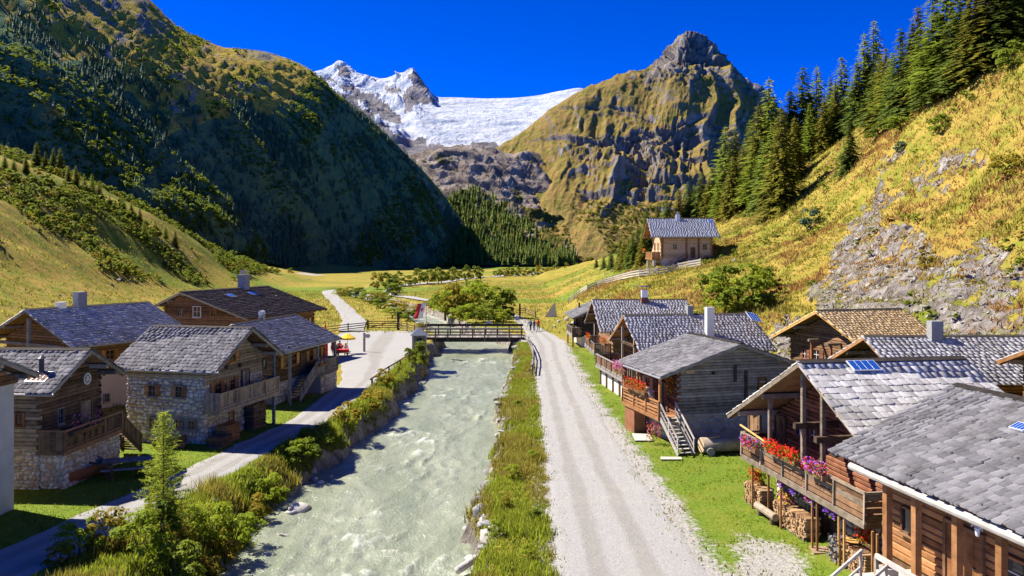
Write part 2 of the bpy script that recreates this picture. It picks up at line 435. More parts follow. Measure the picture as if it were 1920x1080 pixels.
# mountains: forest floor / meadow / rock / snow by stored cover
def mountain(name, low, mid, rock, scale=1.0, snow=False):
    t = NT(name)
    wc = t.coord('World', (scale,) * 3)
    n1 = t.noise(wc, 0.02, 6, 0.65); n2 = t.noise(wc, 0.09, 6, 0.7); n3 = t.noise(t.coord('World', (scale, scale, scale * 0.5)), 0.055, 8, 0.72, 0.8)
    r = t.attr('rock'); s_ = t.attr('snow'); m_ = t.attr('meadow')
    cl = t.ramp(n2, [(0.3, low[0]), (0.7, low[1])]); cm = t.ramp(n2, [(0.28, mid[0]), (0.5, mid[1]), (0.72, mid[2])])
    cr = t.ramp(n3, [(0.28, rock[0]), (0.5, rock[1]), (0.72, rock[2])])
    nn = t.math('ADD', t.math('MULTIPLY', t.math('SUBTRACT', n1, 0.5), 0.8), t.math('MULTIPLY', t.math('SUBTRACT', n2, 0.5), 0.9))
    cc = t.mix(t.ramp(t.math('ADD', m_, nn), [(0.38, 0.0), (0.62, 1.0)]), cl, cm)
    cc = t.mix(t.ramp(t.math('ADD', r, nn), [(0.42, 0.0), (0.58, 1.0)]), cc, cr)
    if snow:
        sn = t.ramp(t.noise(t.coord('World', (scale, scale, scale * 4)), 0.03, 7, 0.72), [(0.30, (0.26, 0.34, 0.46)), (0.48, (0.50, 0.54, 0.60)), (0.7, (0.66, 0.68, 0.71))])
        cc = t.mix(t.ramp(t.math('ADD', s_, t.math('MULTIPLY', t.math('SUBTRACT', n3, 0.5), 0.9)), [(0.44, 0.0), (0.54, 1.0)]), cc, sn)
    M[name] = t.bsdf(cc, 0.95, t.bump(t.math('ADD', n3, n2), 0.9, 6.0 / scale), 0.05)
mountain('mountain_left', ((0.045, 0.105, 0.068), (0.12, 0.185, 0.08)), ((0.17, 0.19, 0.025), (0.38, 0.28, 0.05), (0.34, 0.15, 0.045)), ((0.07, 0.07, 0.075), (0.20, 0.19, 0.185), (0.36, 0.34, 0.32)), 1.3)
mountain('mountain_pyramid', ((0.10, 0.12, 0.02), (0.20, 0.185, 0.04)), ((0.14, 0.145, 0.03), (0.27, 0.20, 0.058), (0.30, 0.165, 0.075)), ((0.055, 0.048, 0.046), (0.20, 0.175, 0.155), (0.44, 0.39, 0.34)), 0.8)
mountain('mountain_spur', ((0.05, 0.065, 0.014), (0.13, 0.115, 0.026)), ((0.16, 0.15, 0.025), (0.26, 0.20, 0.045), (0.24, 0.15, 0.06)), ((0.085, 0.07, 0.058), (0.25, 0.205, 0.17), (0.46, 0.40, 0.345)), 0.9)
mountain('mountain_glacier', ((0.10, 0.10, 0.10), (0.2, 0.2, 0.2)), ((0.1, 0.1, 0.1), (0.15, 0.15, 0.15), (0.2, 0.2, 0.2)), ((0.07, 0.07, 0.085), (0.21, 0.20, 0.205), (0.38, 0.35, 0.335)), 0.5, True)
stone('stone_cliff', [(0.05, (0.10, 0.095, 0.09)), (0.35, (0.27, 0.255, 0.24)), (0.6, (0.38, 0.355, 0.32)), (0.8, (0.27, 0.26, 0.16)), (1.0, (0.50, 0.475, 0.44))])
# ------------------------------------------------------------------ the near ground: valley floor, banks, hillsides
def river_x(y):
    """left and right water edge of the river at distance y"""
    l = np.interp(y, [0, 34, 50, 64, 84, 100, 118, 135, 152, 186, 217, 270, 330, 420, 600], [-14.5, -12.9, -12.0, -11.0, -10.2, -10.2, -10.8, -14.8, -18.5, -29, -40, -60, -66, -72, -90])
    r = np.interp(y, [0, 34, 44, 64, 92, 110, 118, 135, 152, 186, 217, 270, 330, 420, 600], [-3.2, -2.1, -1.6, -0.85, 0.3, 0.6, -0.2, -7.2, -11.5, -22, -33, -51, -58, -65, -84])
    y_ = np.asarray(y, float); wob = smooth(20, 40, y_)
    return l + wob * ((vnoise(y_ * .22, y_ * 0, 801) - .5) * 1.5 + (vnoise(y_ * .8, y_ * 0, 802) - .5) * .5), r + wob * ((vnoise(y_ * .2, y_ * 0 + 3, 803) - .5) * 1.1 + (vnoise(y_ * .9, y_ * 0 + 3, 804) - .5) * .5)

# hillside control points, read off the photograph with a distance of their own: (px, py, distance)
HILL_R = [(1920, 80, 110), (1800, 150, 125), (1700, 215, 140), (1600, 285, 150), (1500, 350, 160), (1420, 400, 165), (1350, 440, 172),
          (1920, 330, 84), (1800, 330, 98), (1700, 330, 112), (1600, 370, 125), (1500, 420, 135), (1420, 450, 142),
          (1920, 470, 72), (1800, 470, 80), (1700, 470, 90), (1600, 500, 97), (1500, 500, 108), (1420, 500, 120),
          (1920, 600, 64), (1800, 600, 68), (1700, 590, 73), (1600, 590, 80), (1500, 585, 86), (1420, 590, 88), (1350, 560, 104), (1290, 568, 108),
          (1345, 492, 140), (1260, 492, 146), (1200, 513, 152), (1300, 500, 136), (1250, 515, 135), (1160, 530, 160), (1120, 537, 172), (1070, 562, 190), (1180, 555, 128),
          (1350, 415, 210), (1250, 440, 240), (1180, 470, 270), (1130, 490, 300), (1100, 492, 360),
          (2100, 560, 52), (2200, 300, 66), (2100, 20, 92), (2300, 560, 40)]
HILL_R_XYZ = [(78, 130, 44), (82, 100, 46), (76, 160, 42), (66, 190, 34), (58, 220, 24), (95, 75, 52), (110, 120, 55), (100, 190, 50), (90, 260, 42), (70, 300, 26), (55, 340, 14), (120, 330, 45), (60, 420, 6), (100, 420, 22), (140, 420, 35), (140, 200, 66), (140, 60, 75), (60, 20, 24), (45, 30, 10), (38, 20, 4)]
FLAT_R = [(10, y, 0) for y in range(0, 181, 30)] + [(20, 25, 1.6), (18, 40, 0.3), (25, 50, 1.2), (24, 66, 1.5), (16, 65, 0.2), (18, 85, 0.8), (12, 100, 0), (10, 110, 0), (12, 130, 0), (8, 220, 0), (12, 260, 0), (20, 330, 0), (20, 420, 0), (40, 520, 0), (-5, 330, 0), (30, 36, 2.6), (31, 26, 3.0), (33, 50, 3.2)]
HILL_L = [(0, 575, 88), (0, 520, 104), (0, 450, 130), (0, 390, 152), (0, 330, 180), (-150, 330, 150), (-150, 480, 100), (100, 560, 118), (100, 500, 138), (100, 430, 168), (100, 345, 205), (200, 545, 150), (200, 480, 172), (200, 420, 200), (190, 365, 235),
          (300, 545, 185), (300, 500, 205), (300, 450, 225), (290, 408, 250), (380, 530, 225), (380, 490, 245), (370, 455, 270), (450, 520, 275), (470, 506, 300), (-300, 400, 110), (-400, 250, 120)]
HILL_L_XYZ = [(-28, y, 0) for y in (10, 40, 70, 100, 130)] + [(-36, 60, 0.4), (-40, 75, 0.6), (-40, 100, 0.6), (-45, 20, 1.0), (-45, 130, 1.0), (-50, 170, 0.5), (-60, 220, 0), (-75, 270, 0), (-80, 330, 0), (-90, 400, 0), (-110, 370, 4), (-130, 330, 14), (-160, 300, 36), (-175, 250, 48), (-180, 200, 52), (-60, 20, 6), (-80, 40, 14), (-120, 60, 30), (-160, 100, 46), (-160, 20, 40), (-120, 480, 0), (-150, 430, 8)]
class RBF:
    def __init__(s, pts, c=7.0):
        s.p = np.array(pts, float); s.c = c
        d = np.sqrt(((s.p[:, None, :2] - s.p[None, :, :2]) ** 2).sum(-1) + c * c)
        s.w = np.linalg.solve(d + np.eye(len(d)) * -0.6, s.p[:, 2])
    def __call__(s, x, y):
        sh = np.shape(x); x = np.ravel(x); y = np.ravel(y); o = np.zeros(len(x))
        for k in range(len(s.p)): o += s.w[k] * np.sqrt((x - s.p[k, 0]) ** 2 + (y - s.p[k, 1]) ** 2 + s.c ** 2)
        return o.reshape(sh)
rbfR = RBF([W(*p) for p in HILL_R] + HILL_R_XYZ + FLAT_R)
rbfL = RBF([W(*p) for p in HILL_L] + HILL_L_XYZ)
WATER_Z = -1.8
def ground_base(x, y):
    """height of the land without the river channel"""
    x = np.asarray(x, float); y = np.asarray(y, float)
    r = np.maximum(rbfR(x, y), 0) * smooth(9, 16, x - np.clip((y - 180) * 0.0, 0, 30))
    l = np.maximum(rbfL(x, y), 0) * smooth(-24, -34, x + np.clip((y - 130) * 0.09, 0, 30))
    return r + l
def ground_z(x, y):
    x = np.asarray(x, float); y = np.asarray(y, float)
    z = ground_base(x, y)
    hill = smooth(1.5, 10, z)
    z = z + hill * (fbm(x * 0.09, y * 0.09, 4, 3) * 1.5 + fbm(x * 0.45, y * 0.45, 3, 9) * 0.5) + fbm(x * 0.12, y * 0.12, 3, 5) * 0.10 * smooth(0, 1, np.abs(x - 4) / 8)
    z = z + smooth(140, 400, y) * fbm(x * 0.02, y * 0.02, 3, 21) * 1.2
    rk = rock_mask(x, y, z)
    z = z + rk * (ridged(x * 0.22 + y * 0.1, z * 0.22, 4, 31) - 0.5) * 3.4
    l, r = river_x(y)
    # banks: left one slopes, right one is a steeper stone-set edge
    dl = x - l; dr = r - x
    wl = np.interp(y, [0, 45, 58, 90, 130], [3.2, 2.9, 1.6, 1.4, 2.0])
    inl = smooth(-wl + .75, 1.1, dl + fbm(x * .5, y * .5, 2, 41) * .5); inr = smooth(-1.0, 0.6, dr + fbm(x * .6, y * .6, 2, 43) * .35)
    ins = np.minimum(inl, inr)
    ins = ins * smooth(300, 275, y)
    return z * (1 - ins) + ins * (WATER_Z - 0.9)
def inside(px, py, poly):
    poly = np.asarray(poly, float); c = np.zeros(np.shape(px), bool); j = len(poly) - 1
    for i in range(len(poly)):
        xi, yi = poly[i]; xj, yj = poly[j]
        c ^= ((yi > py) != (yj > py)) & (px < (xj - xi) * (py - yi) / (yj - yi + 1e-9) + xi); j = i
    return c
def pix(x, y, z): return CXP + FPX * x / np.maximum(y, 1), HYP - FPX * (z - CAMZ) / np.maximum(y, 1)
ROCKS = [([(1500, 560), (1590, 470), (1620, 400), (1680, 430), (1740, 440), (1800, 470), (1830, 430), (1870, 440), (1900, 470), (1925, 560), (1925, 660), (1700, 660), (1560, 600)], .66),
         ([(1640, 285), (1700, 265), (1715, 300), (1660, 330)], .6), ([(1710, 350), (1800, 290), (1830, 280), (1850, 300), (1790, 330), (1730, 365)], .6),
         ([(1560, 500), (1600, 400), (1660, 330), (1680, 350), (1640, 440), (1600, 480)], .55), ([(1400, 650), (1460, 600), (1500, 590), (1500, 690), (1440, 690)], .8)]
def rock_mask(x, y, z):
    px, py = pix(x, y, z)
    px = px + fbm(px * 0.03, py * 0.03, 3, 51) * 45; py = py + fbm(px * 0.03 + 9, py * 0.03, 3, 52) * 32
    m = np.zeros(np.shape(px))
    for poly, w_ in ROCKS: m = np.maximum(m, inside(px, py, poly) * w_)
    return m * (np.asarray(x) > 15) * (np.asarray(y) < 130)

xs = np.concatenate([np.linspace(-190, -60, 66)[:-1], np.linspace(-60, -22, 60)[:-1], np.linspace(-22, 18, 115)[:-1], np.linspace(18, 78, 105)[:-1], np.linspace(78, 150, 30)])
ys = np.concatenate([np.linspace(4, 24, 12)[:-1], np.linspace(24, 60, 80)[:-1], np.linspace(60, 130, 120)[:-1], np.linspace(130, 260, 90)[:-1], np.linspace(260, 560, 60)])
GX, GY = np.meshgrid(xs, ys, indexing='ij')
GZ = ground_z(GX, GY)
me = np_mesh('ground', np.stack([GX.ravel(), GY.ravel(), GZ.ravel()], 1), grid_faces(len(xs), len(ys)), True)
# where bare gravel shows, where the grass has gone dry, where rock shows
LAWN_L = smooth(-26, -22, GX) * smooth(-11.5, -14, GX) * smooth(75, 62, GY)
LAWN_R = smooth(5, 7, GX) * smooth(26, 20, GX) * smooth(120, 95, GY) * smooth(3.0, 1.5, GZ)
STRIP_R = smooth(-2, -1, GX) * smooth(3, 2, GX) * smooth(110, 100, GY)
dryv = np.clip(0.80 - 0.62 * np.maximum(LAWN_L, LAWN_R) - 0.25 * STRIP_R + fbm(GX * .03, GY * .03, 3, 61) * .35, 0, 1)
dryv = dryv - 0.35 * smooth(0.5, 0.8, vnoise(GX * .02 + 3, GY * .05, 66)) * (GY > 110) - 0.18 * smooth(20, 45, GX) * smooth(140, 60, GY) * (GX < 40)
attr(me, 'dry', np.clip(dryv, 0, 1))
rx1 = np.interp(GY, [20, 30, 40, 48, 60, 80, 103, 112], [8.6, 7.9, 7.5, 7.3, 6.9, 6.8, 7.0, 6.6])
grav = np.clip(1.0 - (GX - rx1 + 0.4) / 2.6, 0, 1) * (GX > 1) * (GY < 112) * 0.75
yard = np.exp(-(((GX - 10.2) / 2.0) ** 2 + ((GY - 32.0) / 3.4) ** 2)) * 0.66 + np.exp(-(((GX - 9.6) / 1.6) ** 2 + ((GY - 28.5) / 2.4) ** 2)) * .6 + np.exp(-(((GX - 8.9) / 1.2) ** 2 + ((GY - 50) / 5) ** 2)) * 0.3
grav = np.maximum(grav, yard)
grav = np.maximum(grav, 0.9 * smooth(3.6, 1.0, np.hypot((GX + 99) * .45, (GY - 395) * .1)))
attr(me, 'gravel', grav)
_l, _r = river_x(GY)
bankrock = np.maximum(smooth(1.5, .7, GX - _r) * (GX > _r - 2) * .9, smooth(1.0, .3, _l - GX) * (GX < _l + 2) * .75) * (GY < 290)
attr(me, 'rock', np.maximum(rock_mask(GX, GY, GZ), bankrock))
gobj = tag(link('ground', me, None, M['ground']), kind='structure')

# far valley floor beyond the sheet
fv = MB(); fv.add([(-2500, 500, -1.3), (2500, 500, -1.3), (2500, 3200, -1.3), (-2500, 3200, -1.3)], [(0, 1, 2, 3)])
tag(fv.build('valley_floor', M['ground']), kind='structure')

# ------------------------------------------------------------------ river
ny = 560; nx = 84
yy = np.concatenate([np.linspace(22, 125, 430)[:-1], np.linspace(125, 282, 131)])
l, r = river_x(yy)
tt = np.linspace(-0.12, 1.12, nx)
RX = l[:, None] + (r - l)[:, None] * tt[None, :]; RY = np.repeat(yy[:, None], nx, 1)
rap = np.zeros_like(RX)
for (cy, sy, cxx, sx) in ((78, 4, -5, 5), (68, 3, -3, 3), (90, 3, -3, 4), (52, 5, -6, 4), (40, 4, -8, 3), (34, 4, -4, 4), (60, 3, -8, 3), (101, 5, -5, 4)):
    rap += np.exp(-((RY - cy) / sy) ** 2 - ((RX - cxx) / sx) ** 2)
wv = fbm(RX * 0.55, RY * 0.28, 4, 71) * 0.16 + (ridged(RX * 0.8 + fbm(RX * .3, RY * .2, 2, 72) * 1.2, RY * 0.42, 3, 73) - 0.45) * 0.26 * (0.45 + rap)
RZ = WATER_Z + wv + np.interp(RY, [22, 120, 330], [0, 0, 1.0])
me = np_mesh('river', np.stack([RX.ravel(), RY.ravel(), RZ.ravel()], 1), grid_faces(len(yy), nx), True)
edge = np.exp(-np.minimum(RX - l[:, None], r[:, None] - RX).clip(0, None) * 1.6) * 0.22
attr(me, 'foam', np.clip(wv * 2.0 + rap * 0.36 + edge + 0.04 + 0.35 * smooth(115, 160, RY), 0, 1))
tag(link('river', me, None, M['glacier_water']), kind='structure')

# ------------------------------------------------------------------ roads and paths: gravel sheets on the ground
def strip(name, L, Rr, step=0.8, tracks=None, lift=0.03, wob=0.25, ncross=22, seed=81):
    """sheet between a left and a right edge polyline given as (x, y)"""
    L = np.array(L, float); Rr = np.array(Rr, float)
    def res(P, n):
        s = np.concatenate([[0], np.cumsum(np.hypot(*np.diff(P, axis=0).T))]); q = np.linspace(0, s[-1], n)
        o = np.stack([np.interp(q, s, P[:, 0]), np.interp(q, s, P[:, 1])], 1)
        for _ in range(6):
            o[1:-1] = (o[:-2] + 2 * o[1:-1] + o[2:]) / 4
        return o
    n = max(6, int(max(np.hypot(*np.diff(L, axis=0).T).sum(), np.hypot(*np.diff(Rr, axis=0).T).sum()) / step))
    a = res(L, n); b = res(Rr, n)
    k = np.arange(n)
    wl = fbm(k * .35, k * 0, 3, seed) * wob; wr = fbm(k * .35, k * 0 + 5, 3, seed + 1) * wob
    t_ = np.linspace(0, 1, ncross)
    d = (b - a); ln = np.hypot(d[:, 0], d[:, 1])[:, None]
    a = a + d / ln * wl[:, None]; b = b + d / ln * wr[:, None]
    P = a[:, None, :] * (1 - t_)[None, :, None] + b[:, None, :] * t_[None, :, None]
    z = np.maximum(ground_z(P[..., 0], P[..., 1]), -.12) + lift - 0.05 * (np.abs(t_ - 0.5) > 0.48)[None, :]
    me = np_mesh(name, np.stack([P[..., 0].ravel(), P[..., 1].ravel(), z.ravel()], 1), grid_faces(n, ncross), True)
    tr = np.zeros((n, ncross))
    for c, w_ in (tracks or []): tr = np.maximum(tr, np.exp(-((t_[None, :] - c) / w_) ** 2) * np.ones((n, 1)))
    attr(me, 'track', tr)
    return tag(link(name, me, None, M['gravel_road']), kind='structure')
strip('road', [(1.75, 12), (1.6, 30), (1.85, 44), (2.05, 56), (2.3, 75), (2.5, 92), (2.4, 108), (2.2, 118), (1.6, 130), (0.5, 143), (-2, 156)],
      [(7.9, 12), (7.5, 30), (6.9, 44), (6.7, 56), (6.5, 75), (6.6, 92), (7.4, 108), (6.2, 118), (4.4, 130), (3.1, 143), (0.8, 158)], 0.7, [(0.28, 0.085), (0.62, 0.085)], wob=0.16)
strip('left_path', [(-22.5, 22), (-20.9, 32), (-20.1, 36), (-18.2, 44), (-16.0, 58), (-16.0, 70)], [(-18.8, 22), (-17.9, 30), (-16.7, 36), (-14.8, 46.3), (-12.9, 58), (-12.5, 70)], 0.7, [(0.3, 0.12), (0.7, 0.12)], wob=0.3, seed=91)
strip('village_square', [(-16.0, 69.4), (-16.2, 76), (-18.5, 86), (-23, 97), (-25.5, 108), (-26, 124)], [(-12.5, 69.4), (-12.3, 80), (-12.2, 92), (-12.3, 104), (-12.4, 114), (-14.5, 124)], 0.8, [(0.6, 0.1)], wob=0.3, seed=95)
strip('meadow_track', [(-26.5, 122), (-30, 142), (-40, 180), (-53, 225), (-60, 252), (-60, 262), (-56, 268)], [(-22.5, 122), (-26, 142), (-36.5, 180), (-49, 225), (-55.5, 252), (-56, 260), (-53, 265)], 1.2, None, wob=0.3, ncross=8, seed=97, lift=.22)
strip('valley_path', [G(815, 565), G(740, 552), G(728, 546), G(745, 539), G(830, 531), G(960, 519), G(1082, 509)], [G(815, 569), G(735, 556), G(717, 546), G(738, 536.5), G(828, 529), G(958, 517.3), G(1080, 507.8)], 1.5, None, wob=0.3, ncross=8, lift=0.3, seed=99)
strip('bridge_approach', [(2.6, 112), (0.9, 112), (0.7, 113)], [(2.6, 118), (0.9, 117), (0.7, 116.5)], 0.5, None, wob=0.0, ncross=6, lift=0.06)

# ------------------------------------------------------------------ mountains
def catmull(P, n):
    """resample control rows (k, ..., 3) to n along the first axis"""
    P = np.asarray(P, float); k = len(P)
    t_ = np.linspace(0, k - 1 - 1e-6, n); i = t_.astype(int); f = (t_ - i)
    f = f.reshape((-1,) + (1,) * (P.ndim - 1))
    p0 = P[np.maximum(i - 1, 0)]; p1 = P[i]; p2 = P[i + 1]; p3 = P[np.minimum(i + 2, k - 1)]
    c = 0.5 * ((2 * p1) + (p2 - p0) * f + (2 * p0 - 5 * p1 + 4 * p2 - p3) * f ** 2 + (3 * p1 - p0 - 3 * p2 + p3) * f ** 3)
    lin = p1 + (p2 - p1) * f
    return 0.6 * c + 0.4 * lin
def resample(row, n):
    row = np.array([W(*p) for p in row]); s = np.concatenate([[0], np.cumsum(np.linalg.norm(np.diff(row, axis=0), axis=1))])
    q = np.linspace(0, s[-1], n); return np.stack([np.interp(q, s, row[:, k]) for k in range(3)], 1)
def patch(name, rows, nu, nv, dispf, coverf, mat, by_index=True):
    """land surface through rows of control points; every row has the same number of points"""
    R_ = np.array([[W(*p) for p in row] for row in rows])            # (rows, pts, 3)
    A = catmull(R_, nv)                                             # (nv, pts, 3)
    A = catmull(np.swapaxes(A, 0, 1), nu)                           # (nu, nv, 3)
    du = np.gradient(A, axis=0); dv = np.gradient(A, axis=1)
    N = np.cross(du, dv); N /= np.linalg.norm(N, axis=-1, keepdims=True) + 1e-9
    flip = np.where((N * (A - np.array([0, 0, CAMZ]))).sum(-1, keepdims=True) > 0, -1, 1); N = N * flip
    su = np.cumsum(np.linalg.norm(du, axis=-1), 0); sv = np.cumsum(np.linalg.norm(dv, axis=-1), 1)
    v = np.linspace(0, len(rows) - 1, nv)[None, :] * np.ones((nu, 1))
    D, C = dispf(A, su, sv, v)
    B = A + N * D[..., None]
    me = np_mesh(name, B.reshape(-1, 3), grid_faces(nu, nv), True)
    px, py = pix(B[..., 0], B[..., 1], B[..., 2])
    cov = coverf(B, px, py, v, D, C)
    for k_, a_ in cov.items(): attr(me, k_, a_)
    o = tag(link(name, me, None, M[mat]), kind='structure')
    return o, B

# left mountain: steep shaded wall, gentler sunlit shoulder on top
xsC = [-300, 0, 150, 270, 345, 420, 500, 570, 600, 650, 700, 750, 800, 840, 870, 897]
base = [(-380, 420, 240), (-60, 420, 280), (80, 420, 310), (200, 430, 340), (290, 440, 365), (370, 460, 395), (450, 484, 430), (530, 497, 480), (570, 499, 520), (630, 502, 570), (690, 503, 620), (745, 503, 670), (795, 501, 720), (838, 497, 770), (870, 492, 820), (900, 488, 870)]
mid1 = [(-370, 250, 262), (-40, 270, 305), (100, 300, 335), (220, 330, 365), (305, 345, 390), (385, 360, 422), (465, 385, 460), (545, 400, 508), (583, 405, 545), (640, 415, 597), (697, 425, 645), (750, 435, 695), (798, 445, 742), (840, 455, 788), (871, 465, 832), (900, 484, 874)]
mid2 = [(-340, 60, 285), (-20, 70, 330), (125, 105, 362), (245, 130, 394), (325, 150, 422), (402, 175, 455), (482, 200, 495), (556, 225, 545), (590, 240, 585), (645, 275, 632), (698, 305, 680), (750, 335, 725), (799, 370, 768), (840, 410, 808), (871, 445, 846), (899, 482, 878)]
crest = [(-300, -110, 350), (0, -110, 410), (150, -70, 450), (270, -8, 490), (345, 62, 520), (420, 92, 550), (500, 98, 590), (570, 124, 620), (600, 150, 645), (650, 193, 680), (700, 233, 715), (750, 280, 752), (800, 330, 790), (840, 380, 822), (870, 432, 852), (897, 481, 882)]
kk = np.interp(np.arange(16), [0, 4, 8, 15], [1.50, 1.42, 1.12, 1.03]); k2 = 1 + (kk - 1) * .55; k1 = 1 + (kk - 1) * .25
mid1 = [(p[0], p[1], p[2] * f) for p, f in zip(mid1, k1)]; mid2 = [(p[0], p[1], p[2] * f) for p, f in zip(mid2, k2)]; crest = [(p[0], p[1], p[2] * f) for p, f in zip(crest, kk)]
back = [(p[0] + 30, p[1] + 200, p[2] + 160) for p in crest]
back2 = [(p[0] + 60, 500, p[2] + 330) for p in crest]
def d_left(A, su, sv, v):
    w1 = fbm(su * .006, sv * .006, 3, 100)
    rid = ridged(su * 0.011 + sv * 0.0085 + w1 * .22, sv * 0.0006 + w1 * .12, 3, 101)
    fine = ridged(su * 0.034 + sv * 0.026 + w1 * .5, sv * 0.004, 3, 111)
    e = smooth(0.0, 0.4, v) * (1 - 0.85 * smooth(2.4, 3.0, v) )
    fade = 1 - 0.6 * smooth(0.72, 1.0, np.linspace(0, 1, v.shape[0]))[:, None]
    lf = 1 + .35 * smooth(.62, .2, np.linspace(0, 1, v.shape[0]))[:, None]
    return ((rid - 0.45) * 24 * lf * (1 - .55 * smooth(1.6, 2.3, v)) + (fine - 0.4) * 7 + fbm(su * .12, sv * .12, 3, 115) * 2.0) * e * fade, rid
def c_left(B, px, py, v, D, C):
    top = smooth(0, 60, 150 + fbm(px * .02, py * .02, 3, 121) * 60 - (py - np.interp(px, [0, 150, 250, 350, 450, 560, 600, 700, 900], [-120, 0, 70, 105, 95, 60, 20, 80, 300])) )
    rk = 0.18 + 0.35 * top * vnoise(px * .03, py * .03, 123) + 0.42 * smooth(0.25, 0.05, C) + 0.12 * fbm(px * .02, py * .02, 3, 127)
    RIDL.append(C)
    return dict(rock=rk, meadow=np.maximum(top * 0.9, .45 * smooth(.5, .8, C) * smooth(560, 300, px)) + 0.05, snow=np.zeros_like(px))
RIDL = []
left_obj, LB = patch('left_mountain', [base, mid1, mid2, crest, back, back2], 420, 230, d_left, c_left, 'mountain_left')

# pyramid mountain with meadows and rock bands
cr = [(880, 300), (930, 280), (980, 248), (1040, 200), (1100, 166), (1160, 143), (1215, 128), (1245, 114), (1264, 84), (1285, 64), (1312, 66), (1338, 82), (1366, 118), (1400, 155), (1440, 190), (1540, 260), (1700, 330)]
bs = [(900, 488), (945, 490), (985, 492), (1030, 494), (1075, 494), (1110, 494), (1145, 494), (1175, 494), (1205, 494), (1235, 494), (1270, 494), (1300, 494), (1340, 494), (1390, 494), (1450, 494), (1560, 494), (1750, 494)]
nn_ = len(cr)
def lerp_row(f, d0, d1, bow=0.0):
    return [(b[0] + (c[0] - b[0]) * f, b[1] + (c[1] - b[1]) * f, (d0 + (d1 - d0) * (f + bow))) for b, c in zip(bs, cr)]
rowsP = [lerp_row(0, 820, 1150), lerp_row(0.22, 820, 1150, 0.05), lerp_row(0.5, 820, 1150, 0.04), lerp_row(0.78, 820, 1150, -0.02), lerp_row(1, 820, 1150)]
rowsP += [[(p[0] + 25, p[1] + 150, p[2] + 200) for p in rowsP[-1]], [(p[0] + 40, 500, p[2] + 420) for p in rowsP[-1]]]
def d_pyr(A, su, sv, v):
    w1 = fbm(su * .005, sv * .005, 4, 131)
    px, py = pix(A[..., 0], A[..., 1], A[..., 2])
    gul = ridged(su * 0.013 - sv * 0.004 + w1 * .7, sv * 0.0022 + w1 * .4, 4, 132)          # gullies running down the fall line
    str_ = ridged((su * .35 + sv) * 0.020 + w1 * 1.2, (su - sv * .35) * 0.0035, 4, 137)        # slanting rock bands
    fine = ridged(su * .045 - sv * .02, sv * .02, 4, 139)
    zone = np.exp(-((py - 300) / 80) ** 2) * smooth(1010, 1120, px) + 0.9 * smooth(150, 105, py) + 0.22
    e = smooth(0.0, 0.5, v) * (1 - 0.75 * smooth(3.6, 4.0, v))
    cliff = smooth(.52, .72, str_)
    dd = ((gul - .45) * 25 * (0.4 + zone) - cliff * 10 * zone + (fine - .4) * 9 * (0.25 + zone)) * e + (ridged(su * .055 + w1, sv * .035, 4, 144) - .4) * 16 * smooth(190, 110, py) * smooth(4.05, 3.95, v)
    return dd, (gul, cliff, zone)
def c_pyr(B, px, py, v, D, C):
    rid, ban, zone = C
    n = fbm(px * .04, py * .04, 4, 141)
    du = np.gradient(B, axis=0); dv = np.gradient(B, axis=1); N = np.cross(du, dv); N /= np.linalg.norm(N, axis=-1, keepdims=True) + 1e-9
    steep = smooth(0.58, 0.34, np.abs(N[..., 2]))
    rk = np.clip(0.06 + 0.75 * steep * (0.35 + zone) + 0.28 * ban * zone + 0.25 * n, 0, 1)
    rk = np.maximum(rk, 0.62 * smooth(140, 95, py) + 0.3 * n); rk = np.maximum(rk, 0.55 * smooth(1040, 950, px) * smooth(300, 360, py))
    rk = np.maximum(rk, 0.5 * smooth(215, 180, py) * smooth(1100, 1200, px) * (vnoise(px * .05, py * .05, 149) > .45))
    return dict(rock=rk, meadow=np.clip(0.75 + 0.3 * n, 0, 1), snow=np.zeros_like(px))
pyr_obj, PB = patch('pyramid_peak', rowsP, 400, 260, d_pyr, c_pyr, 'mountain_pyramid')

# rocky spur below the glacier
crS = [(640, 330), (720, 300), (780, 288), (830, 279), (880, 274), (930, 282), (965, 292), (1010, 300), (1060, 330), (1100, 380), (1120, 420)]
bsS = [(700, 495), (760, 495), (800, 495), (840, 495), (875, 495), (910, 495), (945, 495), (985, 496), (1020, 496), (1050, 496), (1075, 496)]
def rowS(f, bow=0): return [(b[0] + (c[0] - b[0]) * f, b[1] + (c[1] - b[1]) * f, 770 + 300 * (f + bow)) for b, c in zip(bsS, crS)]
rowsS = [rowS(0), rowS(.3, .08), rowS(.6, .05), rowS(.85, -.02), rowS(1)]
rowsS += [[(p[0], p[1] + 70, p[2] + 150) for p in rowsS[-1]]]
def d_spur(A, su, sv, v):
    w1 = fbm(su * .01, sv * .01, 3, 151)
    a = ridged(su * .012 + sv * .016 + w1 * .9, sv * .004 - su * .003, 5, 152)
    f_ = ridged(su * .05 + sv * .03, sv * .025, 4, 155)
    e = smooth(0, .6, v) * (1 - .5 * smooth(3.5, 4, v))
    return ((a - .45) * 34 + (f_ - .4) * 10) * e, a
def c_spur(B, px, py, v, D, C):
    n = fbm(px * .03, py * .03, 4, 157)
    return dict(rock=np.clip(.34 + .45 * smooth(1.2, 2.2, v) + .5 * n, 0, 1), meadow=np.clip(.55 + n, 0, 1), snow=np.zeros_like(px))
spur_obj, SB = patch('rocky_spur', rowsS, 260, 170, d_spur, c_spur, 'mountain_spur')

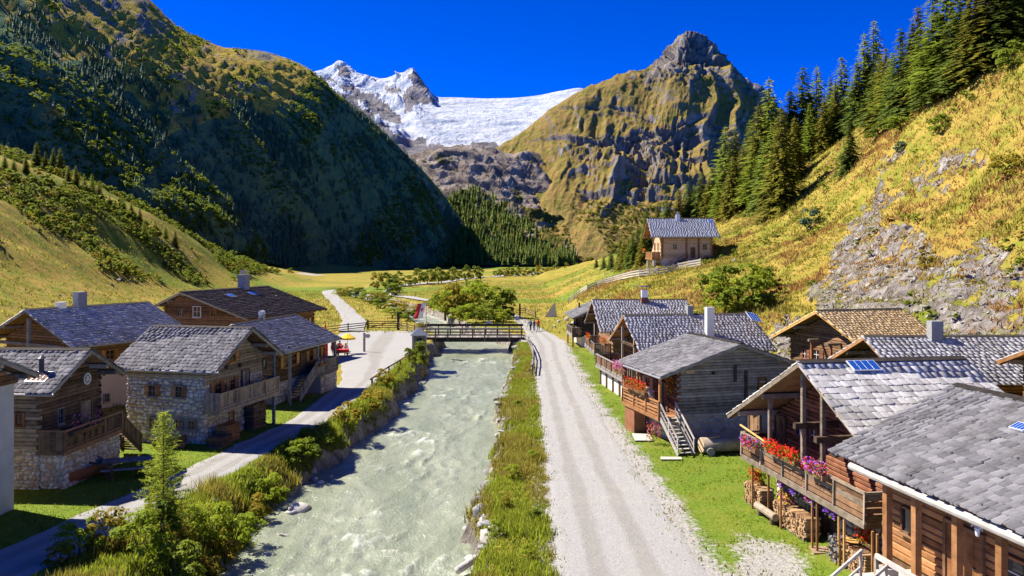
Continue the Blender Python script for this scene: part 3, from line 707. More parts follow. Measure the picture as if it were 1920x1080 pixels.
# glacier and snow peaks far behind
crG = [(480, 190), (560, 150), (592, 134), (620, 126), (640, 119), (662, 134), (690, 143), (725, 149), (750, 146), (764, 134), (775, 129), (787, 146), (803, 166), (820, 182), (860, 183), (910, 185), (960, 184), (1010, 179), (1055, 170), (1088, 165), (1130, 178), (1200, 215)]
rowsG = [[(540 + 34 * i, 350 - i * 2, 1250) for i in range(22)], [(530 + (p[0] - 480) * .93 + 5, 275 - .2 * i, 1450 + 0 * i) for i, p in enumerate(crG)], [(p[0] * .97 + 20, p[1] * .5 + 115, 1750) for p in crG], [(p[0] * .99 + 8, p[1] + 22, 2050) for p in crG], [(p[0], p[1], 2200) for p in crG]]
rowsG += [[(p[0] + 10, p[1] + 60, 2500) for p in crG]]
ROCK_G = [[(775, 126), (792, 150), (808, 172), (822, 186), (806, 194), (786, 200), (768, 212), (752, 206), (758, 182), (764, 158)],
          [(596, 140), (650, 160), (676, 168), (700, 178), (716, 196), (740, 212), (756, 222), (752, 234), (722, 224), (706, 232), (740, 248), (756, 262), (800, 262), (812, 290), (700, 340), (540, 200), (560, 170)],
          [(715, 160), (745, 158), (752, 168), (735, 176), (716, 170)], [(628, 124), (646, 122), (660, 140), (650, 148), (636, 136)]]
SNOW_G = [[(612, 152), (640, 158), (660, 186), (640, 182), (622, 168)], [(668, 180), (690, 190), (704, 206), (684, 200)], [(700, 212), (720, 222), (742, 244), (722, 238)]]
def d_gl(A, su, sv, v):
    px, py = pix(A[..., 0], A[..., 1], A[..., 2])
    ice = smooth(190, 230, py) * smooth(760, 820, px)
    a = ridged(su * .006 + sv * .003, sv * .005, 5, 161); f_ = ridged(su * .02, sv * .05, 4, 165); cv = ridged(su * .012 + sv * .01, sv * .03, 4, 168)
    rockz = smooth(780, 740, px) + np.exp(-((px - 785) / 35) ** 2 - ((py - 170) / 40) ** 2)
    e = 1 - .8 * smooth(3.4, 4, v)
    return ((a - .45) * 60 * (.10 + np.clip(rockz, 0, 1)) + (f_ - .4) * 10 * (.1 + rockz) + (cv - .4) * 11 * ice) * e, 0
def c_gl(B, px, py, v, D, C):
    qx = px + fbm(px * .05, py * .05, 3, 171) * 14; qy = py + fbm(px * .05 + 4, py * .05, 3, 172) * 12
    rk = np.zeros_like(px)
    for poly in ROCK_G: rk = np.maximum(rk, inside(qx, qy, poly))
    for poly in SNOW_G: rk = np.where(inside(qx, qy, poly), 0, rk)
    low = smooth(262, 280, py + fbm(px * .05, py * .05, 3, 173) * 16)
    rk = np.maximum(rk, low)
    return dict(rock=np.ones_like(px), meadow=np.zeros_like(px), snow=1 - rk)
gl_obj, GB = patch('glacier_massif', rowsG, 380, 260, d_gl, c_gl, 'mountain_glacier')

# grey crag to the right, beyond the pyramid
crK = [(1340, 170), (1380, 158), (1400, 146), (1412, 156), (1424, 160), (1436, 174), (1446, 186), (1470, 215), (1520, 260)]
rowsK = [[(p[0] - 30, 330, 1330) for p in crK], [(p[0] - 12, p[1] * .5 + 150, 1420) for p in crK], [(p[0], p[1], 1500) for p in crK], [(p[0], 300, 1700) for p in crK]]
patch('distant_crag', rowsK, 90, 70, lambda A, su, sv, v: ((ridged(su * .02, sv * .02, 4, 181) - .4) * 14 * smooth(0, .3, v), 0), lambda B, px, py, v, D, C: dict(rock=np.ones_like(px), meadow=np.zeros_like(px), snow=np.zeros_like(px)), 'mountain_glacier')

# ------------------------------------------------------------------ house building kit
def quads_np(name, P, mat, parent, Fpat):
    """P (n, k, 3) vertices of n alike pieces, Fpat faces (m, 4) of one piece"""
    n, k = P.shape[:2]
    Fa = (np.asarray(Fpat)[None] + (np.arange(n) * k)[:, None, None]).reshape(-1, len(Fpat[0]))
    return link(name, np_mesh(name, P.reshape(-1, 3), Fa), parent, mat)

SH_F = [(4, 5, 6, 7), (0, 1, 5, 4), (1, 2, 6, 5), (3, 0, 4, 7)]
def shingle_unit():
    me = np_mesh('shingle', [(0, 0, 0), (1, 0, 0), (1, 1, 0), (0, 1, 0), (0, 0, 1), (1, 0, 1), (1, 1, .22), (0, 1, .22)], SH_F)
    return me
SHINGLE_MESH = {}

class House: pass
HOUSES = []
def house(name, label, c, yaw, A, Bl, Br, zel, zer, zr, z0=0.0, og=(1.0, 0.6), oe=(0.8, 0.8), group='alpine timber houses of the hamlet', cat='house'):
    h = House(); h.A, h.Bl, h.Br, h.zel, h.zer, h.zr, h.z0 = A, Bl, Br, zel, zer, zr, z0
    h.root = tag(empty(name, (c[0], c[1], 0), math.radians(yaw)), label, cat, group)
    h.mw = Matrix.Translation((c[0], c[1], 0)) @ Matrix.Rotation(math.radians(yaw), 4, 'Z'); h.inv = h.mw.inverted()
    h.xf, h.xb = A - og[0], -A + og[1]; h.yl, h.yr = Bl - oe[0], -(Br - oe[1])
    h.sl, h.sr = (zr - zel) / Bl, (zr - zer) / Br
    h.under = 0.16
    h.top = lambda y: (zr - h.sl * y if y >= 0 else zr + h.sr * y) - h.under
    HOUSES.append(h); return h

def face(h, f):
    """origin, tangent, normal, s-range of a wall face in house space"""
    if f == 'F': return Vector((h.xf, 0, 0)), Vector((0, 1, 0)), Vector((1, 0, 0)), (h.yr, h.yl)
    if f == 'B': return Vector((h.xb, 0, 0)), Vector((0, -1, 0)), Vector((-1, 0, 0)), (-h.yl, -h.yr)
    if f == 'L': return Vector((0, h.yl, 0)), Vector((-1, 0, 0)), Vector((0, 1, 0)), (-h.xf, -h.xb)
    return Vector((0, h.yr, 0)), Vector((1, 0, 0)), Vector((0, -1, 0)), (h.xb, h.xf)
def ftop(h, f, s):
    if f == 'F': return h.top(s)
    if f == 'B': return h.top(-s)
    return h.top(h.yl) if f == 'L' else h.top(h.yr)
def at(h, f, px, py, off=0.0):
    """place on a wall face, read off the photograph: (s, z)"""
    o, t, n, _ = face(h, f)
    a = h.inv @ Vector((0, 0, CAMZ)); b = (h.inv.to_3x3() @ Vector(((px - CXP) / FPX, 1, -(py - HYP) / FPX)))
    k = ((o + n * off - a).dot(n)) / b.dot(n); p = a + b * k
    return (p - o).dot(t), p.z
def fmat(h, f, s, z, off=0.0):
    """frame on a wall face: x along the wall, y outward, z up"""
    o, t, n, _ = face(h, f)
    m = Matrix.Identity(4)
    m.col[0].xyz = t; m.col[1].xyz = n; m.col[2].xyz = (0, 0, 1)
    p = o + t * s + n * off; m.col[3].xyz = (p.x, p.y, z)
    return m
def put(mb, name, mat, parent, m, smooth_shade=False):
    mb.v = [tuple(m @ Vector(v)) for v in mb.v]
    if m.to_3x3().determinant() < 0: mb.f = [tuple(reversed(f)) for f in mb.f]
    return mb.build(name, mat, parent, smooth_shade)

def walls(h, mat):
    z = h.z0 - 1.2
    y0, y1 = h.yr + .02, h.yl - .02
    poly = [(y0, z), (y1, z), (y1, h.top(y1) - .02), (0, h.top(0) - .02), (y0, h.top(y0) - .02)]
    h.wall = MB().prism(poly, h.xb + .02, h.xf - .02, 'x').build('wall', M[mat], h.root)
    return h.wall

def logs(h, f, z0, z1, mat, lh=0.2, proud=0.07, corner=0.16, seed=1, s0=None, s1=None, planks=False):
    """a wall clad in single logs; gables follow the roof line"""
    o, t, n, (a, b) = face(h, f); r = random.Random(seed * 13 + ord(f)); z = z0; k = 0
    while z < z1 - .05:
        e = min(lh * r.uniform(.88, 1.12), z1 - z); zt = z + e - .012
        lo, hi = a, b
        if s0 is not None: lo = max(lo, s0)
        if s1 is not None: hi = min(hi, s1)
        if f in 'FB':
            def lim(sg):
                sl = h.sl if (sg > 0) == (f == 'F') else h.sr
                return sg * max(0, (h.zr - h.under - zt) / sl)
            hi2 = lim(1); lo2 = lim(-1)
            cl = hi2 < hi; hi = min(hi, hi2); lo = max(lo, lo2)
        if hi - lo < .15: break
        ca = corner if (k % 2 == 0) == (f in 'FB') and s0 is None else 0.02
        p = proud * r.uniform(.75, 1.15)
        x0, x1 = lo - (ca if lo == a else 0), hi + (ca if hi == b else 0)
        mb = MB(); c = min(.04, e * .2)
        if planks: c = .008
        mb.prism([(-.03, z), (p - c, z), (p, z + c), (p, zt - c), (p - c, zt), (-.03, zt)], x0, x1, 'x')
        put(mb, 'log', M[mat], h.wall, fmat(h, f, 0, 0)); z += e; k += 1
    return z

STONE_V = []
for k_ in range(5):
    r_ = random.Random(k_ + 40); pts = []
    for j in range(8):
        t_ = 2 * math.pi * (j + .5) / 8; m_ = 1 / max(abs(math.cos(t_)), abs(math.sin(t_)))
        q = 0.5 * m_ * .97 * r_.uniform(.84, 1.02); pts.append((q * math.cos(t_), q * math.sin(t_)))
    tp = [(x * .84 + r_.uniform(-.05, .05), y * .84 + r_.uniform(-.04, .04)) for x, y in pts]
    STONE_V.append(np.array([(x, 0, y) for x, y in pts] + [(x, r_.uniform(.8, 1.1), y) for x, y in tp] + [(0, 1.15, 0)]))
STONE_F = [(j, (j + 1) % 8, 8 + (j + 1) % 8) for j in range(8)] + [(j, 8 + (j + 1) % 8, 8 + j) for j in range(8)] + [(8 + j, 8 + (j + 1) % 8, 16) for j in range(8)]
STONE_M = [np_mesh('stone', v, STONE_F, False) for v in STONE_V]
STONE_MM = {}
def stones(h, f, z0, z1, mat, size=0.32, proud=0.05, seed=1, indiv=0, parent=None, frame=None, srange=None, holes=()):
    """rubble masonry: every stone a piece of its own shape; joints recessed"""
    r = random.Random(seed * 31 + ord(f))
    if frame is None:
        o, t, n, (a, b) = face(h, f); fm = fmat(h, f, 0, 0); par = h.wall
    else:
        fm = frame; a, b = srange; par = parent
    if srange and frame is None: a, b = srange
    items = []; z = z0
    while z < z1 - .06:
        e = min(size * r.uniform(.4, 1.2), z1 - z + .02); s = a - r.uniform(0, .1)
        while s < b:
            w = size * r.uniform(.45, 2.0); w = min(w, b - s + .05)
            if w < .08: break
            zz = z + e / 2 + r.uniform(-.05, .05); ss = s + w / 2
            top = ftop(h, f, ss) if frame is None else 99
            if zz + e * .3 < top and not any(q[0] < ss < q[1] and q[2] < zz < q[3] for q in holes):
                items.append((ss, zz, w * r.uniform(.9, 1.02), e * r.uniform(.92, 1.08), proud * r.uniform(.5, 1.5), r.uniform(-.22, .22), r.randrange(5)))
            s += w
        z += e
    r.shuffle(items)
    n_i = min(indiv, len(items))
    def mat4(it):
        ss, zz, w, e, p, ro, _ = it
        return fm @ Matrix.Translation((ss, -.01, zz)) @ Matrix.Rotation(ro, 4, 'Y') @ Matrix.Diagonal((w, p, e, 1))
    for it in items[:n_i]:
        key = (it[6], mat)
        if key not in STONE_MM:
            me = STONE_M[it[6]].copy(); me.materials.append(M[mat]); STONE_MM[key] = me
        ob = link('stone', STONE_MM[key], par); ob.matrix_basis = mat4(it)
    rest = items[n_i:]
    if rest:
        P = []
        for it in rest:
            m = np.array(mat4(it)); v = STONE_V[it[6]]
            P.append(v @ m[:3, :3].T + m[:3, 3])
        ob = quads_np('stones', np.array(P), M[mat], par, STONE_F); ob['kind'] = 'stuff'

def roof(h, mat, expo=0.36, wid=(0.2, 0.42), thick=0.055, indiv=0, seed=1, deck='wood_brown', slopes='LR', purlins=True, cap=True, barge='wood_grey'):
    A, zr = h.A, h.zr
    poly = [(h.Bl, h.zel), (0, zr), (-h.Br, h.zer), (-h.Br, h.zer - .09), (0, zr - .11), (h.Bl, h.zel - .09)]
    h.roof = MB().prism(poly, -A, A, 'x').build('roof', M[deck], h.root)
    cand = []; r = random.Random(seed)
    for sgn, B, ze in ((1, h.Bl, h.zel), (-1, h.Br, h.zer)):
        if ('L' if sgn > 0 else 'R') not in slopes: continue
        S = math.hypot(B, zr - ze); up = Vector((0, -sgn * B / S, (zr - ze) / S)); ux = Vector((-sgn, 0, 0)); nn = ux.cross(up)
        if nn.z < 0: nn = -nn
        org = Vector((sgn * A, sgn * B, ze)); w = -0.10; row = 0
        while w < S - .05:
            e = expo * r.uniform(.94, 1.06); s = -.06 - r.uniform(0, .15)
            while s < 2 * A + .04:
                ww = r.uniform(*wid); ww = min(ww, 2 * A + .08 - s)
                if ww < .06: break
                ln = min(e * 1.45, S - w + .02); j = r.uniform(-.05, .04)
                p = org + ux * s + up * (w + j); th = thick * r.uniform(.7, 1.4)
                ro = r.gauss(0, .022)
                cand.append((p, ux * math.cos(ro) + up * math.sin(ro), up * math.cos(ro) - ux * math.sin(ro), nn, ww - r.uniform(.008, .035), ln, th))
                s += ww
            w += e; row += 1
    if indiv:
        def key(c):
            q = h.mw @ c[0]; px, py = pix(q.x, q.y, q.z)
            vis = -20 < px < 1940 and py < 1090 and (h.mw.to_3x3() @ c[3]).dot(Vector((0, 0, CAMZ)) - q) > 0
            return (not vis, q.y)
        cand.sort(key=key)
    if mat not in SHINGLE_MESH:
        SHINGLE_MESH[mat] = shingle_unit(); SHINGLE_MESH[mat].materials.append(M[mat + '_piece'])
    U = np.array([(0, 0, 0), (1, 0, 0), (1, 1, 0), (0, 1, 0), (0, 0, 1), (1, 0, 1), (1, 1, .22), (0, 1, .22)])
    def m4(c):
        p, ux, up, nn, w, ln, th = c
        m = Matrix.Identity(4); m.col[0].xyz = ux * w; m.col[1].xyz = up * ln; m.col[2].xyz = nn * th; m.col[3].xyz = p; return m
    for c in cand[:indiv]:
        ob = link('shingle', SHINGLE_MESH[mat], h.roof); ob.matrix_basis = m4(c)
    if cand[indiv:]:
        P = []
        for c in cand[indiv:]:
            m = np.array(m4(c)); P.append(U @ m[:3, :3].T + m[:3, 3])
        ob = quads_np('shingles', np.array(P), M[mat], h.roof, SH_F); ob['kind'] = 'stuff'
    if cap:
        for sg, B, sl in ((1, h.Bl, h.sl), (-1, h.Br, h.sr)):
            beam_obj('ridge_board', M['wood_black'], h.roof, (-A - .03, sg * .10, zr - sl * .10 + .075), (A + .03, sg * .10, zr - sl * .10 + .075), .26, .035, up=(0, sg * sl, 1))
    for xe in (-A, A):
        for sg, B, ze in ((1, h.Bl, h.zel), (-1, h.Br, h.zer)):
            beam_obj('barge_board', M[barge], h.roof, (xe + (.02 if xe > 0 else -.02), sg * (B + .02), ze - .10), (xe + (.02 if xe > 0 else -.02), 0, zr - .10), .05, .20, up=(1, 0, 0) if False else (0, 0, 1))
    if purlins:
        ys_ = [0, h.Bl * .5, -h.Br * .5, h.yl, h.yr]
        for xe, xw in ((A - .06, h.xf), (-A + .06, h.xb)):
            for y in ys_:
                z = h.top(y) - .10
                beam_obj('purlin', M['wood_grey_warm'], h.root, (xw - math.copysign(.2, xe), y, z), (xe, y, z), .20, .22)
    # rafters seen under the eaves
    for sg, B, yw in ((1, h.Bl, h.yl), (-1, h.Br, -h.yr)):
        n = max(3, int(2 * A / 1.1))
        if B - yw < .3: continue
        for k in range(n + 1):
            x = -A + .12 + (2 * A - .24) * k / n; sl = h.sl if sg > 0 else h.sr
            beam_obj('rafter', M[deck], h.roof, (x, sg * (yw - .1), zr - sl * (yw - .1) - .17), (x, sg * (B - .04), zr - sl * (B - .04) - .17), .11, .13)

def window(h, f, s, z, w, hh, frame='wood_brown', shutters=None, bars=(1, 1), off=0.07, bar_mat=None, sill=True):
    fm = fmat(h, f, s, z, off); b = .07
    mb = MB()
    mb.box(-w / 2 - b, -w / 2, -.05, .07, -hh / 2 - b, hh / 2 + b).box(w / 2, w / 2 + b, -.05, .07, -hh / 2 - b, hh / 2 + b)
    mb.box(-w / 2, w / 2, -.05, .07, hh / 2, hh / 2 + b).box(-w / 2, w / 2, -.05, .07, -hh / 2 - b, -hh / 2)
    win = put(mb, 'window', M[frame], h.root, fm)
    put(MB().box(-w / 2, w / 2, -.04, .005, -hh / 2, hh / 2), 'pane', M['glass'], win, fm)
    mb = MB()
    for k in range(bars[0]):
        x = -w / 2 + w * (k + 1) / (bars[0] + 1); mb.box(x - .018, x + .018, .004, .03, -hh / 2, hh / 2)
    for k in range(bars[1]):
        q = -hh / 2 + hh * (k + 1) / (bars[1] + 1); mb.box(-w / 2, w / 2, .005, .029, q - .016, q + .016)
    if mb.v: put(mb, 'glazing_bars', M[bar_mat or frame], win, fm)
    if sill: put(MB().box(-w / 2 - .12, w / 2 + .12, -.03, .13, -hh / 2 - b - .05, -hh / 2 - b), 'sill', M[frame], win, fm)
    if shutters:
        for sg in (-1, 1):
            x0 = sg * (w / 2 + b + .02); x1 = sg * (w / 2 + b + .02 + w * .52)
            mb = MB().box(min(x0, x1), max(x0, x1), .0, .045, -hh / 2 - .03, hh / 2 + .03)
            mb.box(min(x0, x1) + .02, max(x0, x1) - .02, .045, .065, hh * .22, hh * .22 + .08).box(min(x0, x1) + .02, max(x0, x1) - .02, .045, .065, -hh * .3, -hh * .3 + .08)
            put(mb, 'shutter', M[shutters], win, fm)
    return win
def window_px(h, f, x0, y0, x1, y1, **k):
    a = at(h, f, x0, y0, .07); b = at(h, f, x1, y1, .07); 
    return window(h, f, (a[0] + b[0]) / 2, (a[1] + b[1]) / 2, max(.3, abs(a[0] - b[0])), max(.3, abs(a[1] - b[1])), **k)

def door(h, f, s, z, w, hh, mat='wood_brown', frame='wood_dark', off=0.07):
    fm = fmat(h, f, s, z, off)
    mb = MB().box(-w / 2 - .1, -w / 2, -.05, .08, 0, hh + .1).box(w / 2, w / 2 + .1, -.05, .08, 0, hh + .1).box(-w / 2, w / 2, -.05, .08, hh, hh + .1)
    d = put(mb, 'door', M[frame], h.root, fm); n = 5
    for k in range(n):
        x = -w / 2 + w * k / n; put(MB().box(x + .005, x + w / n - .005, -.04, .03 + .008 * (k % 2), 0, hh - .005), 'plank', M[mat], d, fm)
    put(MB().lathe([(.03, 0), (.055, .02), (.03, .04)], 8, (0, 0, 0)), 'door_handle', M['metal_dark'], d, fm @ Matrix.Translation((w * .32, .06, hh * .5)))
    return d

def railing(parent, a, b, z, height, mat, style='vertical', board=.14, gap=.02, rail_mat=None, inset=None, end_posts=True, slope=0.0):
    """balustrade between two ground points; every board its own piece. a, b are (x, y) in the parent's space, slope raises the far end"""
    a = Vector((a[0], a[1], 0)); b = Vector((b[0], b[1], 0)); L = (b - a).length; d = (b - a) / L
    rm = M[rail_mat or mat]
    def P(t, zz): return a + d * t + Vector((0, 0, z + zz + slope * t / L))
    beam_obj('rail', rm, parent, P(-.03, height), P(L + .03, height), .10, .09)
    if style == 'vertical':
        beam_obj('rail', rm, parent, P(0, .12), P(L, .12), .06, .10)
        t = gap; k = 0; nrm = Vector((d.y, -d.x, 0)) * .045
        while t < L - .04:
            w = min(board * rng.uniform(.88, 1.1), L - t); p0 = P(t + w / 2, -.02) + nrm; p1 = P(t + w / 2, height - .03) + nrm
            MB().beam(p0, p1, w, .025, up=d.cross(Vector((0, 0, 1)))).build('board', M[mat], parent); t += w + gap
    else:
        zz = .06
        while zz < height - .1:
            e = board * rng.uniform(.9, 1.1); beam_obj('board', M[mat if rng.random() < .65 else 'wood_grey_warm'], parent, P(-.04, zz + e / 2) + Vector((d.y, -d.x, 0)) * .03, P(L + .04, zz + e / 2) + Vector((d.y, -d.x, 0)) * .03, .035, e - .015); zz += e + gap
    n = max(1, round(L / 1.9))
    for k in range(n + 1):
        if not end_posts and k in (0, n): continue
        beam_obj('baluster_post', rm, parent, P(L * k / n, -.05) - Vector((d.y, -d.x, 0)) * .02, P(L * k / n, height), .09, .09)

def balcony(h, f, s0, s1, z, depth, mat, style='vertical', height=1.0, rail_mat=None, ends=(True, True), board=.14, gap=.02, floor='wood_brown', z_off=.07):
    o, t, n, _ = face(h, f)
    m = fmat(h, f, 0, 0)
    bal = put(MB().box(s0, s1, z_off, depth, z - .06, z), 'balcony', M[floor], h.root, m)
    k = int((s1 - s0) / 1.0) + 1
    for i in range(k + 1):
        s = s0 + .1 + (s1 - s0 - .2) * i / k
        put(MB().box(s - .08, s + .08, -.1, depth - .04, z - .24, z - .062), 'joist', M[floor], bal, m)
    put(MB().box(s0, s1, depth - .03, depth + .05, z - .22, z + .02), 'edge_beam', M[rail_mat or mat], bal, m)
    def L2(s, y): p = m @ Vector((s, y, 0)); return (p.x, p.y)
    railing(bal, L2(s1, depth), L2(s0, depth), z, height, mat, style, board, gap, rail_mat) if (t.cross(n)).z < 0 else railing(bal, L2(s0, depth), L2(s1, depth), z, height, mat, style, board, gap, rail_mat)
    if ends[0]: railing(bal, L2(s0, z_off), L2(s0, depth), z, height, mat, style, board, gap, rail_mat, end_posts=False)
    if ends[1]: railing(bal, L2(s1, depth), L2(s1, z_off), z, height, mat, style, board, gap, rail_mat, end_posts=False)
    return bal

def stairs(parent, a, b, width, mat, n=9, rails=(1, 1), rail_h=.95, closed=False, side=None):
    """flight from foot a to head b (parent space); n single steps"""
    a = Vector(a); b = Vector(b); run = Vector((b.x - a.x, b.y - a.y, 0)); d = run.normalized(); r = Vector((d.y, -d.x, 0)) * width / 2
    st = MB().beam(a - r, b - r, .06, .24).beam(a + r, b + r, .06, .24).build('stairs', M[mat], parent)
    for k in range(n):
        p = a.lerp(b, (k + .6) / n); MB().beam(p - r, p + r, .26, .045).build('step', M[mat], st)
    for sg, on in ((-1, rails[0]), (1, rails[1])):
        if not on: continue
        up = Vector((0, 0, rail_h))
        MB().beam(a + r * sg + up, b + r * sg + up, .07, .08).build('handrail', M[mat], st)
        for q in (0.02, .5, .98):
            p = a.lerp(b, q) + r * sg; MB().beam(p, p + up, .07, .07).build('baluster_post', M[mat], st)
        if closed:
            m = int((b - a).length / .17)
            for k in range(m):
                p = a.lerp(b, (k + .5) / m) + r * sg; MB().beam(p + Vector((0, 0, .02)), p + up * .96, .13, .025, up=r).build('board', M[mat], st)
        else:
            MB().beam(a + r * sg + up * .5, b + r * sg + up * .5, .05, .06).build('handrail', M[mat], st)
    return st

def chimney(h, x, y, w, z1, mat='stone_grey', capm='stone_grey', kind='stack', dd=None):
    """on the roof of h at house coordinates"""
    zb = (h.top(y)) - .3; dd = dd or w
    if kind == 'stack':
        c = box_obj('chimney', M[mat], h.roof, x - w / 2, x + w / 2, y - dd / 2, y + dd / 2, zb, z1)
        return c
    c = MB().cyl((x, y, zb), (x, y, z1), w / 2, w / 2, 10).build('chimney', M[mat], h.roof); return c
def roof_place(h, px, py):
    """house coordinates where the photograph's pixel meets a roof slope"""
    best = None
    a = h.inv @ Vector((0, 0, CAMZ)); b = (h.inv.to_3x3() @ Vector(((px - CXP) / FPX, 1, -(py - HYP) / FPX)))
    for sg, sl in ((1, h.sl), (-1, h.sr)):
        # z = zr - sl*sg*y
        k = (h.zr - sl * sg * a.y - a.z) / (b.z + sl * sg * b.y); p = a + b * k
        if k > 0 and p.y * sg >= -.3 and (best is None or k < best[0]): best = (k, p)
    return best[1]
def roof_panel(h, px, py, w, ln, mat='solar', name='solar_panel', lift=.08, tilt=0.0, thick=.05):
    p = roof_place(h, px, py); sg = 1 if p.y > 0 else -1; sl = h.sl if sg > 0 else h.sr
    up = Vector((0, -sg, sl)).normalized(); ux = Vector((-sg, 0, 0)); nn = ux.cross(up); nn = -nn if nn.z < 0 else nn
    m = Matrix.Identity(4); m.col[0].xyz = ux; m.col[1].xyz = up; m.col[2].xyz = nn; m.col[3].xyz = p + nn * lift
    m = m @ Matrix.Rotation(tilt, 4, 'Y')
    o = put(MB().box(-w / 2 - .03, w / 2 + .03, -ln / 2 - .03, ln / 2 + .03, 0, thick), name, M['metal_white'], h.roof, m)
    put(MB().box(-w / 2, w / 2, -ln / 2, ln / 2, thick, thick + .006), 'glass_face', M[mat], o, m)
    mb = MB()
    for k in range(1, 4): mb.box(-w / 2 + w * k / 4 - .006, -w / 2 + w * k / 4 + .006, -ln / 2, ln / 2, thick + .006, thick + .009)
    put(mb, 'cell_lines', M['metal_white'], o, m)
    return o
def gutter(h, side, ext=0.2):
    sg = 1 if side == 'L' else -1; B = h.Bl if sg > 0 else h.Br; ze = h.zel if sg > 0 else h.zer
    return MB().cyl((-h.A - ext, sg * (B + .10), ze - .12), (h.A + ext, sg * (B + .10), ze - .12), .07, .07, 8).build('gutter', M['metal_grey'], h.roof)
# ------------------------------------------------------------------ left side of the river
# plastered house cut by the left edge of the frame
h = house('plastered_house', 'grey plastered house cut by the left frame edge, in front of the log cabin', (-29.2, 33.9), -4, 6.3, 4.7, 4.7, 6.25, 6.25, 8.2, 0, (.75, .5), (.6, .6))
walls(h, 'plaster_grey'); roof(h, 'shingle_silver', seed=2)
window(h, 'F', 1.6, 4.4, .8, 1.0, 'wood_orange', 'wood_orange'); h.L0 = h
logs(h, 'F', 5.9, 8.2, 'wood_brown', .24, seed=3)

# log cabin with boarded balcony and stone base
h = L1 = house('log_cabin', 'dark log cabin with balcony over rubble stone base, beside the plastered house', (-27.75, 43.59), -4.2, 5.0, 3.33, 3.33, 5.06, 5.06, 6.80, 0, (1.15, .6), (.75, .75))
walls(h, 'mortar'); roof(h, 'shingle_lilac', indiv=150, seed=4, expo=.34, wid=(.2, .38), thick=.08)
stones(h, 'R', -.2, 2.0, 'stone_wall', .28, seed=5); stones(h, 'F', -.2, 2.0, 'stone_wall', .36, seed=6)
logs(h, 'R', 2.0, h.top(h.yr), 'wood_grey_warm', .21, seed=7); logs(h, 'F', 2.0, 6.7, 'wood_dark', .21, seed=8); logs(h, 'L', 2.0, h.top(h.yl), 'wood_dark', .21, seed=9)
window_px(h, 'R', 30, 776, 44, 796, frame='wood_red', bars=(1, 1))
window_px(h, 'F', 108, 768, 117, 792, frame='wood_grey', bars=(1, 1))
s_, z_ = at(h, 'F', 158, 770); door(h, 'F', s_, 2.05, .95, 1.75, 'wood_grey_warm', 'wood_dark')
wm = fmat(h, 'F', at(h, 'F', 160, 710)[0], at(h, 'F', 160, 710)[1], .12)
mb = MB()
for k in range(16):
    a0, a1 = 2 * math.pi * k / 16, 2 * math.pi * (k + 1) / 16
    mb.beam((.3 * math.cos(a0), 0, .3 * math.sin(a0)), (.3 * math.cos(a1), 0, .3 * math.sin(a1)), .05, .06)
for k in range(4):
    a0 = math.pi * k / 4; mb.beam((-.28 * math.cos(a0), .01 * k, -.28 * math.sin(a0)), (.28 * math.cos(a0), .01 * k, .28 * math.sin(a0)), .03, .04)
put(mb, 'wheel_ornament', M['white_paint'], h.root, wm)
ter = put(MB().box(h.yr + .1, h.yl, .03, 1.25, -.5, 1.72), 'stone_terrace', M['mortar'], h.root, fmat(h, 'F', 0, 0))
stones(h, 'F', -.2, 1.7, 'stone_wall', .28, seed=10, frame=fmat(h, 'F', 0, 0, 1.25), srange=(h.yr + .1, h.yl), parent=ter)
stones(h, 'F', -.2, 1.7, 'stone_wall', .28, seed=11, frame=fmat(h, 'F', 0, 0) @ Matrix.Translation((h.yr + .1, 0, 0)) @ Matrix.Rotation(math.radians(90), 4, 'Z'), srange=(.0, 1.25), parent=ter)
balcony(h, 'F', h.yr - .1, h.yl - .1, 1.98, 1.45, 'wood_dark', 'vertical', 1.0, 'wood_brown', (True, False), .15, .015, 'wood_dark')
p0 = fmat(h, 'F', 0, 0) @ Vector((h.yl + 2.3, .75, .15)); p1 = fmat(h, 'F', 0, 0) @ Vector((h.yl - .05, .75, 2.0))
stairs(h.root, p0, p1, 1.1, 'wood_dark', 9, (1, 1), .95, True)
p = roof_place(h, 78, 700); c = chimney(h, p.x, p.y, .26, p.z + .75, 'metal_dark', kind='pipe'); MB().lathe([(.22, 0), (.02, .16)], 10, (p.x, p.y, p.z + .78)).build('chimney_cap', M['metal_dark'], c)
roof_panel(h, 74, 708, 1.0, .8, 'metal_rust', 'flashing', .07, thick=.012)
gutter(h, 'R')

# stone house with wooden balcony
h = L2 = house('stone_house', 'rubble stone house with grey shingle roof and plank balcony facing the river path', (-20.89, 53.99), -12.4, 3.70, 4.14, 4.14, 4.79, 4.79, 7.04, 0, (1.25, .55), (.75, .75))
walls(h, 'mortar'); roof(h, 'shingle_lilac', indiv=280, seed=12, expo=.33, wid=(.22, .42), thick=.085)
wl = [at(h, 'R', *q) for q in ((287, 732), (337, 734), (288, 791), (337, 794), (361, 796))]
holes = [(s - .42, s + .42, z - .5, z + .5) for s, z in wl]
stones(h, 'R', -.2, 4.15, 'stone_wall', .27, seed=13, indiv=200, holes=holes)
logs(h, 'R', 4.15, h.top(h.yr), 'wood_grey_warm', .22, seed=14)
for i, (s, z) in enumerate(wl): window(h, 'R', s, z, .46 if i < 2 else .42, .66 if i < 2 else .52, 'wood_grey_warm', 'wood_orange' if i < 2 else None)
stones(h, 'F', -.2, 3.7, 'stone_wall', .27, seed=15, indiv=0); logs(h, 'F', 3.7, 7.0, 'wood_grey_warm', .22, seed=16)
for q in ((402, 716, 413, 737), (430, 709, 440, 728)): window_px(h, 'F', *q, frame='wood_orange', shutters='wood_orange')
window_px(h, 'F', 430, 661, 440, 676, frame='wood_orange', shutters='wood_orange', bars=(1, 0)); window_px(h, 'F', 493, 675, 499, 689, frame='wood_dark', bars=(0, 0))
